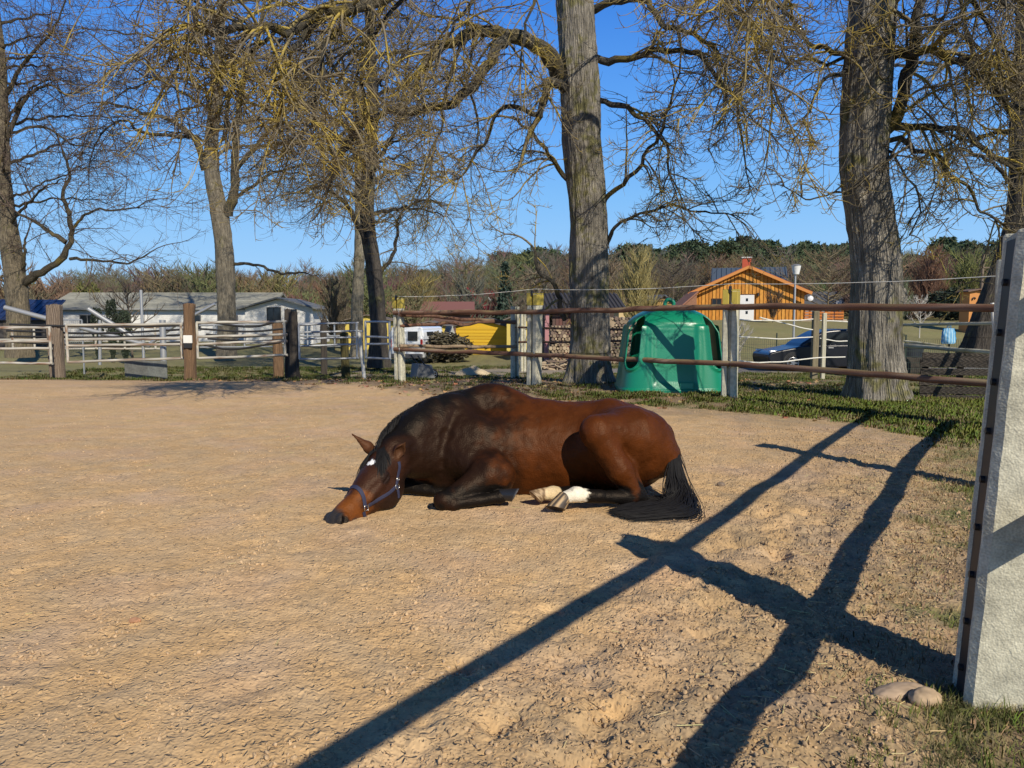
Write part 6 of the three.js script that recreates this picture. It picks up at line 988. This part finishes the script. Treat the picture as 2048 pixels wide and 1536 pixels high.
{ const a = atY(1850, 1405), b = atY(1800, 1385), c = atY(270, 1241), d = atY(1776, 1335), gy = (p, k) => V(p.x, groundY(p.x, -p.z) + k, p.z);
  stone('field_stone', 'rounded tan stone lying against the flat one near the concrete post', gy(a, 0.022), 0.062, 0.037, 0.045, [0.40, 0.29, 0.18], 3, 0.3); stone('field_stone', 'long flat tan stone half buried near the concrete post', gy(b, 0.008), 0.115, 0.03, 0.05, [0.38, 0.28, 0.19], 7, 0.25); stone('field_stone', 'single reddish brick chip lying alone on the left sand', gy(c, 0.005), 0.028, 0.014, 0.018, [0.42, 0.22, 0.12], 11); stone('field_stone', 'dark clod-like stone on the sand right of the tail', V(atY(1442, 972).x, 0.012, atY(1442, 972).z), 0.035, 0.022, 0.028, [0.2, 0.15, 0.11], 5); void d; }

// ------------------------------------------------------------------ woodland, shrubs, grass, litter
const dummy = new THREE.Object3D();
function instanced(name, geo, mat, list, parent, label, category) { // list: [x, y, z, ry, sx, sy, color, rx, rz]
  const m = shade(new THREE.InstancedMesh(geo, mat, list.length)), c = new THREE.Color();
  list.forEach((l, i) => { dummy.position.set(l[0], l[1], l[2]); dummy.rotation.set(l[7] ?? 0, l[3], l[8] ?? 0, 'YXZ'); dummy.scale.set(l[4], l[5], l[9] ?? l[4]); dummy.updateMatrix(); m.setMatrixAt(i, dummy.matrix); if (l[6]) m.setColorAt(i, c.setRGB(...l[6])); });
  m.name = parent === scene ? numbered(name) : name; (parent ?? scene).add(m); return tag(m, label, category, null, 'stuff');
}
function bareTreeGeo(seed, { h = 10, spread = 0.34, n1 = 16, n2_ = 9, r = 0.03, up = 0.9, stems = 1, low = 0.25 }) {
  const R = rng(seed), T = new Tubes(), col = () => [1, 1, 1], gs = () => (R() + R() + R()) / 1.5 - 1;
  for (let s = 0; s < stems; s++) {
    const lean = stems > 1 ? [gs() * 0.5, gs() * 0.5] : [gs() * 0.08, gs() * 0.08], tp = []; for (let i = 0; i <= 5; i++) tp.push(V(lean[0] * h * i / 5 + 0.06 * gs() * i, h * 0.92 * i / 5, lean[1] * h * i / 5 + 0.06 * gs() * i)); const r0 = h * 0.016 / Math.sqrt(stems); T.add(tp, tp.map((_, i) => Math.max(0.02, r0 * (1 - i / 5.5))), 5, col);
    for (let k = 0; k < n1; k++) {
      const t = low + (1 - low) * (k + R()) / n1, i = Math.min(4, Math.floor(t * 5)), o = tp[i].clone().lerp(tp[i + 1], t * 5 - i), an = k * 2.4 + R(), L = h * spread * (1.15 - 0.75 * t) * (0.7 + 0.6 * R()); let v = V(Math.cos(an), up * (0.5 + R()), Math.sin(an)).normalize(), q = o.clone(); const pts = [q];
      for (let j = 0; j < 4; j++) { v.x += 0.25 * gs(); v.y += 0.25 * gs() + 0.04; v.z += 0.25 * gs(); v.normalize(); q = q.clone().addScaledVector(v, L / 4); pts.push(q); } T.add(pts, [r * 1.9, r * 1.6, r * 1.3, r, r * 0.6], 3, col);
      for (let m = 0; m < n2_; m++) { const j = Math.min(3, Math.floor(4 * (0.15 + 0.85 * R()))), b = pts[j].clone().lerp(pts[j + 1], R()), d = pts[j + 1].clone().sub(pts[j]).normalize().multiplyScalar(0.7).add(V(gs(), gs() * 0.7 + 0.35, gs())).normalize(), l2 = L * (0.25 + 0.3 * R()), mid = b.clone().addScaledVector(d, l2 * 0.5).add(V(0.1 * gs(), 0.05, 0.1 * gs())), e = mid.clone().addScaledVector(d.add(V(0.4 * gs(), 0.2, 0.4 * gs())).normalize(), l2 * 0.5); T.add([b, mid, e], [r * 0.75, r * 0.55, r * 0.35], 3, col); }
    }
  }
  return T.geo();
}
function tuftGeo(seed, shape, n, size) { // evergreen crown: many small crumpled needle clumps through a volume
  const R = rng(seed), P = [], N = []; for (let i = 0; i < n; i++) { const c = shape(R), k = size * (0.6 + 0.8 * R()); for (let q = 0; q < 4; q++) { const a = V(R() - 0.5, R() - 0.5, R() - 0.5).normalize(), b = V(R() - 0.5, R() - 0.5, R() - 0.5).cross(a).normalize(), d = c.clone().addScaledVector(a, k * 0.4); const p = [d.clone().addScaledVector(a, k), d.clone().addScaledVector(b, k * 0.45), d.clone().addScaledVector(b, -k * 0.45)], nn = a.clone().cross(b).addScaledVector(V(c.x, 0.3, c.z), 0.15).normalize(); for (const v of p) { P.push(v.x, v.y, v.z); N.push(nn.x, nn.y, nn.z); } } }
  const g = new THREE.BufferGeometry(); g.setAttribute('position', new THREE.Float32BufferAttribute(P, 3)); g.setAttribute('normal', new THREE.Float32BufferAttribute(N, 3)); g.setAttribute('uv', new THREE.Float32BufferAttribute(new Float32Array(P.length / 3 * 2), 2)); return g;
}
const leafM = std(1, 1, 1, 0.8, { side: THREE.DoubleSide }), woodM = std(1, 1, 1, 0.9);
{
  const R = rng(101), bare = [0, 1, 2, 3].map((k) => bareTreeGeo(200 + k, { h: 10, n1: 26, n2_: 12, r: 0.034, spread: 0.32 + 0.06 * k, up: 0.45 + 0.3 * (k % 2) })), lists = [[], [], [], []];
  const topY = (px) => px < 120 ? 560 : px < 700 ? 532 : px < 900 ? 528 : px < 1080 ? 505 : px < 1500 ? 500 : 505;
  for (let i = 0; i < 620; i++) { const D = 92 + 75 * R(), px = -250 + 2550 * R(), p = W(px, 638, D), y = landY(p.x, D), top = W(px, topY(px) + 30 * R(), D).y, h = Math.max(5, top - y) * (0.85 + 0.3 * R()); const t = R(), c = t < 0.5 ? [0.19, 0.15, 0.095] : t < 0.8 ? [0.165, 0.145, 0.105] : [0.19, 0.175, 0.08]; const s = h / 10; lists[i % 4].push([p.x, y - 0.2, p.z, R() * 6.28, s, s, c.map((k) => k * (0.8 + 0.4 * R()))]); }
  const G = new THREE.Group(); G.name = 'bare_woodland'; scene.add(G); tag(G, 'brown leafless woodland along the far edge', 'woodland', null, 'stuff'); lists.forEach((l, k) => instanced('bare_trees', bare[k], woodM, l, G));
  // understorey scrub closing the view between the stems
  const scrub = bareTreeGeo(301, { h: 4, n1: 14, n2_: 9, r: 0.03, spread: 0.5, up: 0.7, stems: 4, low: 0.02 }), sl = []; for (let i = 0; i < 560; i++) { const D = 66 + 70 * R(), px = -250 + 2500 * R(); if (D < 84 && px > 880 && px < 1700) continue; const p = W(px, 638, D), y = landY(p.x, D), s = 0.7 + 0.9 * R(), t = R(); sl.push([p.x, y - 0.1, p.z, R() * 6.28, s, s * (0.8 + 0.4 * R()), (t < 0.55 ? [0.19, 0.15, 0.09] : t < 0.85 ? [0.2, 0.18, 0.08] : [0.17, 0.12, 0.085]).map((k) => k * (0.75 + 0.5 * R()))]); }
  instanced('scrub', scrub, woodM, sl, G);
  // pines on the rise
  const crown = (R2) => { const h = Math.pow(R2(), 0.8), y = 0.38 + 0.62 * h, r = 0.19 * Math.sqrt(Math.max(0.03, 1 - Math.pow((y - 0.55) / 0.5, 2))) * Math.sqrt(R2()), a = R2() * 6.28, cl = 0.06 * Math.sin(a * 3 + y * 20); return V(Math.cos(a) * (r + cl) * 10, y * 10, Math.sin(a) * (r + cl) * 10); };
  const pines = [0, 1].map((k) => tuftGeo(400 + k, crown, 620, 0.42)), pl = [[], []], tr = [];
  const pineTop = (px) => px < 1000 ? 545 : px < 1240 ? 505 : px < 1350 ? 492 : px < 1560 ? 482 : px < 1700 ? 490 : px < 1880 ? 505 : 480;
  for (let i = 0; i < 340; i++) { const D = 128 + 75 * R(), px = i < 45 ? 300 + 750 * R() : 1000 + 1250 * R(), p = W(px, 638, D), y = landY(p.x, D), top = W(px, pineTop(px) + 26 * R(), D).y, h = Math.max(6, top - y) * (0.9 + 0.16 * R()), s = h / 10, g = 0.8 + 0.45 * R(); pl[i % 2].push([p.x, y, p.z, R() * 6.28, s * 1.1, s, [0.050 * g, 0.078 * g, 0.034 * g]]); tr.push([p.x, y, p.z, 0, s, s, [0.2, 0.11, 0.065]]); }
  const PG = new THREE.Group(); PG.name = 'pine_wood'; scene.add(PG); tag(PG, 'dark green pine wood on the far rise', 'woodland', null, 'stuff'); pl.forEach((l, k) => instanced('pine_crowns', pines[k], leafM, l, PG)); instanced('pine_trunks', new THREE.CylinderGeometry(0.07, 0.14, 9, 6).translate(0, 4.5, 0), woodM, tr, PG);
  // single trees and shrubs that stand out
  const single = (name, label, cat, px, D, pyTop, geo, mat, c, wide = 1, gH = 10, trunk) => { const p = site(px, D), h = W(px, pyTop, D).y - p.y, s = h / gH, T = thing(name, label, cat, p.toArray(), R() * 6), mt = mat.clone(); mt.color.setRGB(...c); const m = part('crown', geo, mt, T); m.scale.set(s * wide, s, s * wide); if (trunk) part('trunk', new THREE.CylinderGeometry(h * 0.008, h * 0.016, h * 0.5, 8).translate(0, h * 0.25, 0), std(0.11, 0.08, 0.06, 0.9), T); return T; };
  const cone = (R2) => { const t = Math.pow(R2(), 1.6), a = R2() * 6.28, r = (1 - t) * 2.3 * Math.pow(R2(), 0.35) * (0.75 + 0.25 * Math.sin(t * 60)); return V(Math.cos(a) * r, 0.4 + t * 9.6, Math.sin(a) * r); }, col = (R2) => { const t = R2(), a = R2() * 6.28, r = 1.9 * Math.pow(Math.sin(Math.PI * Math.min(1, 0.12 + 0.88 * (1 - Math.pow(t, 1.6)))), 0.6) * Math.pow(R2(), 0.3); return V(Math.cos(a) * r, 0.1 + t * 9.9, Math.sin(a) * r); }, ball = (R2) => { const a = R2() * 6.28, u = R2() * 2 - 1, r = 5 * Math.pow(R2(), 0.35), s = Math.sqrt(1 - u * u); return V(Math.cos(a) * s * r, 5 + u * r, Math.sin(a) * s * r); };
  const spruce = tuftGeo(500, cone, 900, 0.5), thuja = tuftGeo(501, col, 1000, 0.34), bush = tuftGeo(502, ball, 700, 0.7);
  single('spruce_tree', 'dark blue-green spruce standing right of the red house', 'tree', 1010, 88, 528, spruce, leafM, [0.032, 0.058, 0.042], 0.85, 10, true);
  single('thuja', 'left and shorter of two dark columnar thujas by the white bungalow', 'tree', 194, 40, 618, thuja, leafM, [0.028, 0.042, 0.022], 0.55, 10, true); single('thuja', 'taller dark columnar thuja by the white bungalow', 'tree', 223, 40, 602, thuja, leafM, [0.028, 0.042, 0.022], 0.5, 10, true); single('thuja', 'low dark thuja right of the two columnar ones', 'tree', 248, 39, 624, thuja, leafM, [0.03, 0.045, 0.024], 0.7, 10, true);
  single('evergreen_bush', 'dark evergreen thicket left of the leaning tree', 'bush', 1905, 56, 575, bush, leafM, [0.03, 0.045, 0.025], 1.7, 10);
  const fan = bareTreeGeo(601, { h: 10, n1: 20, n2_: 14, r: 0.05, spread: 0.4, up: 1.2, stems: 6, low: 0.08 }), wide = bareTreeGeo(602, { h: 10, n1: 34, n2_: 16, r: 0.045, spread: 0.75, up: 0.35, low: 0.2 }), small = bareTreeGeo(603, { h: 10, n1: 18, n2_: 10, r: 0.06, spread: 0.5, up: 0.6, low: 0.25 });
  single('budding_shrub', 'tall yellowish budding shrub right of the middle trunk', 'shrub', 1268, 46, 512, fan, woodM, [0.36, 0.30, 0.12], 0.75);
  single('budding_shrub', 'broad olive bare tree between the orange house and thickest trunk', 'tree', 1655, 62, 498, wide, woodM, [0.19, 0.155, 0.09], 0.9); single('budding_shrub', 'reddish bare shrub right of the thickest trunk', 'shrub', 1850, 60, 505, fan, woodM, [0.22, 0.12, 0.075], 0.85);
  single('bare_shrub', 'bare shrub in front of the white bungalow', 'shrub', 262, 44, 560, small, woodM, [0.14, 0.11, 0.08], 0.9); single('bare_shrub', 'thin bare shrub against the orange boards', 'shrub', 1545, 52, 585, fan, woodM, [0.13, 0.09, 0.06], 0.7); single('bare_shrub', 'pale small tree with white limbs right of the thickest trunk', 'tree', 1840, 44, 592, small, woodM, [0.5, 0.47, 0.42], 0.9); single('bare_shrub', 'low white-stemmed birch sapling on the lawn', 'tree', 1482, 33, 645, small, woodM, [0.45, 0.42, 0.37], 0.9); single('bare_shrub', 'mid-brown bare tree left of the orange house', 'tree', 1345, 70, 520, wide, woodM, [0.14, 0.11, 0.08], 0.9); single('bare_shrub', 'bare tree behind the tiled shed', 'tree', 1075, 62, 530, small, woodM, [0.15, 0.12, 0.085], 1); single('bare_shrub', 'scrubby bare bush beside the mossy post', 'shrub', 668, 50, 560, fan, woodM, [0.16, 0.13, 0.085], 0.7); single('bare_shrub', 'brown hedge bush behind the rails right of the van', 'shrub', 885, 40, 664, bush, leafM, [0.10, 0.085, 0.05], 2.2); single('bare_shrub', 'mossy green bush clump on the far left tree line', 'shrub', 178, 80, 565, bush, leafM, [0.11, 0.115, 0.03], 0.6);
}
// grass, litter, straw, clods
{
  const R = rng(777), blade = (n, h, sp, seed, wd = 1) => { const r = rng(seed), P = [], N = []; for (let i = 0; i < n; i++) { const a = r() * 6.28, d = sp * Math.sqrt(r()), x = Math.cos(a) * d, z = Math.sin(a) * d, H = h * (0.5 + 0.7 * r()), w = (0.0035 + 0.003 * r()) * wd, b = r() * 6.28, lx = Math.cos(b) * H * (0.2 + 0.6 * r()), lz = Math.sin(b) * H * (0.2 + 0.6 * r()), s = [-Math.sin(b) * w, Math.cos(b) * w]; const q = [[x - s[0], 0, z - s[1]], [x + s[0], 0, z + s[1]], [x + lx * 0.4 + s[0] * 0.8, H * 0.6, z + lz * 0.4 + s[1] * 0.8], [x + lx * 0.4 - s[0] * 0.8, H * 0.6, z + lz * 0.4 - s[1] * 0.8], [x + lx, H * (0.85 + 0.15 * r()), z + lz]]; for (const k of [0, 1, 2, 0, 2, 3, 3, 2, 4]) { P.push(...q[k]); N.push(Math.cos(b) * 0.3, 0.9, Math.sin(b) * 0.3); } } const g = new THREE.BufferGeometry(); g.setAttribute('position', new THREE.Float32BufferAttribute(P, 3)); g.setAttribute('normal', new THREE.Float32BufferAttribute(N, 3)); g.setAttribute('uv', new THREE.Float32BufferAttribute(new Float32Array(P.length / 3 * 2), 2)); return g; };
  const tuft = blade(18, 0.055, 0.08, 1), dry = blade(8, 0.04, 0.08, 2, 0.45), fineT = blade(34, 0.042, 0.06, 3, 0.3), gl = [], dl = [], fl = [];
  const gm = std(1, 1, 1, 0.7, { side: THREE.DoubleSide });
  for (let i = 0; i < 52000; i++) {
    const far = i % 5 < 3, D = far ? 9 + 26 * Math.pow(R(), 1.2) : 2 + 12 * R(), x = far ? -17 + 36 * R() : 0.5 + 8.5 * R(), s = sandDist(x, D); if (s > 0.15 || (s > -0.2 && R() < 0.6) || Math.abs(D - 29.2) < 1.4 && x > -2) continue; if (Math.hypot(x - 3.1, D - 14.7) < 0.9) continue;
    const k = fbm2(x * 0.9 + 3, D * 0.9) + (x > 3.5 && D > 9 && D < 16 ? 0.38 : 0) + (x > 0.3 && x < 2.2 && D > 13.2 && D < 16 ? 0.25 : 0) + (D > 20 ? 0.05 : 0) - (x < 3 && D > 14 && D < 20 ? 0.1 : 0) - (D < 8 && D > 3 ? 0.18 : 0) + (D < 2.9 && x > 0.9 ? 0.1 : 0);
    const sz = (0.6 + 0.9 * R()) * (D > 20 ? 1.3 : 1), sun = R(); if (k > 0.02 + 0.2 * (R() - 0.5)) (D < 8 ? fl : gl).push([x, groundY(x, D) - 0.005, -D, R() * 6.28, sz, sz * (0.6 + 0.7 * R()), sun < 0.65 ? (x > 3.5 && D < 13.5 ? [0.20 + 0.07 * R(), 0.28 + 0.07 * R(), 0.05] : [0.14 + 0.06 * R(), 0.20 + 0.06 * R(), 0.035]) : sun < 0.85 ? [0.25, 0.25, 0.07] : [0.40, 0.33, 0.17]]); else if (R() < 0.6) dl.push([x, groundY(x, D) - 0.004, -D, R() * 6.28, sz, sz * 0.7, [0.33 + 0.14 * R(), 0.25 + 0.1 * R(), 0.14 + 0.05 * R()]]);
  }
  instanced('grass', tuft, gm, gl, scene, 'rough green grass growing outside the fence', 'grass'); for (let i = 0; i < 900; i++) { const x = 1.0 + 1.2 * R(), D = 2.05 + 0.75 * R(); if (sandDist(x, D) > -0.05 || fbm2(x * 3, D * 3) < -0.12) continue; fl.push([x, groundY(x, D) - 0.003, -D, R() * 6.28, 0.5 + 0.6 * R(), 0.4 + 0.6 * R(), R() < 0.6 ? [0.15, 0.17, 0.05] : [0.3, 0.26, 0.12]]); } instanced('fine_grass', fineT, gm, fl, scene, 'fine short grass at the foot of the near post', 'grass');
  // dry stalks and straw
  for (let i = 0; i < 900; i++) { const t = R(), x = mix(1.2, 4.9, t) + 0.5 * (R() - 0.5), D = mix(2.4, 8.6, t) + 0.6 * (R() - 0.5); dl.push([x, groundY(x, D) - 0.003, -D, R() * 6.28, 0.5 + R(), 0.3 + 0.7 * R(), [0.4 + 0.15 * R(), 0.31 + 0.1 * R(), 0.18]]); }
  instanced('dry_grass', dry, gm, dl, scene, 'dry straw-coloured grass along the fence foot', 'grass');
  const straw = new THREE.CylinderGeometry(0.0016, 0.0016, 1, 4).rotateZ(Math.PI / 2), st = []; for (let i = 0; i < 1500; i++) { const near = R() < 0.62, t = R(), x = near ? mix(0.9, 4.6, t) + 0.9 * (R() - 0.65) : -6 + 11 * R(), D = near ? mix(2.1, 8.6, t) + 0.4 * (R() - 0.5) : 2 + 12 * R(); st.push([x, groundY(x, D) + 0.004, -D, R() * 6.28, (0.02 + 0.1 * R() * R()), 1.2, [0.48 + 0.15 * R(), 0.38 + 0.1 * R(), 0.22], 0, 0.1 * (R() - 0.5), 1.2]); }
  instanced('straw', straw, gm, st, scene, 'scattered straw bits on the sand', 'straw');
  const lf = new THREE.PlaneGeometry(0.06, 0.04, 3, 1).rotateX(-Math.PI / 2); { const q = lf.attributes.position; for (let i = 0; i < q.count; i++) q.setY(i, 0.25 * Math.abs(q.getX(i)) + 0.01 * Math.sin(q.getZ(i) * 90)); lf.computeVertexNormals(); }
  const ll = []; for (let i = 0; i < 9000; i++) { const D = 9.5 + 16 * R(), x = -9 + 16 * R(); const s = sandDist(x, D); if (s > 0.35) continue; if (fbm2(x * 0.8, D * 0.8 + 4) < -0.15) continue; const t = 0.6 + 0.8 * R(); ll.push([x, groundY(x, D) + 0.008, -D, R() * 6.28, t, t, [0.24 + 0.16 * R(), 0.15 + 0.1 * R(), 0.075 + 0.05 * R()], 0.5 * (R() - 0.5), 0.5 * (R() - 0.5)]); }
  instanced('leaf_litter', lf, gm, ll, scene, 'brown fallen leaves under the fence', 'leaves');
  const clodG = [0, 1].map((k) => { const g = new THREE.IcosahedronGeometry(1, 1), q = g.attributes.position; for (let i = 0; i < q.count; i++) { const x = q.getX(i), y = q.getY(i), z = q.getZ(i), r = 1 + 0.5 * n3(x * 1.9 + k * 5, y * 1.6, z * 1.6); q.setXYZ(i, x * r, y * r * 0.6, z * r); } return mergeVertices(g.deleteAttribute('normal').deleteAttribute('uv'), 1e-3); }); clodG.forEach((g) => g.computeVertexNormals());
  const cl = [[], []]; for (let i = 0; i < 80000; i++) { const rough = R() < 0.22, t = R(), D = 1.9 + (rough ? 8 : 13) * Math.pow(R(), 1.5), x = rough ? mix(0.3, 3.6, sstep(1.5, 7, D)) + 1.5 * (R() - 0.55) : (R() - 0.5) * 1.5 * (D + 0.5); const s = sandDist(x, D); if (Math.hypot((x - 0.15) / 1.3, (D - 6.15) / 0.55) < 1) continue; const k = rough ? 0.0022 + 0.009 * Math.pow(R(), 5) : 0.0025 + 0.0085 * Math.pow(R(), 3) * (0.5 + 0.5 * sstep(-0.2, 0.35, fbm2(x * 1.1, D * 1.1))), v = 0.75 + 0.4 * R(); if (!rough && (sandDist(x, D) < 0.05 || fbm2(x * 0.8 + 2, D * 0.8) + 0.5 * n2(x * 3, D * 3) < 0.32 * R() + 0.02)) continue; const so = rough ? 0.8 : 0.97; cl[i & 1].push([x, groundY(x, D) + k * 0.25, -D, R() * 6.28, k, k, [0.52 * v * so, 0.365 * v * so, 0.21 * v * so], R() * 3, R() * 3]); void t; void s; }
  const CG = new THREE.Group(); CG.name = 'sand_clods'; scene.add(CG); tag(CG, 'small crumbs and clods of sand strewn over the paddock', 'clods', null, 'stuff'); cl.forEach((l, k) => instanced('clods', clodG[k], std(1, 1, 1, 1), l, CG));
}

renderer.render(scene, camera);
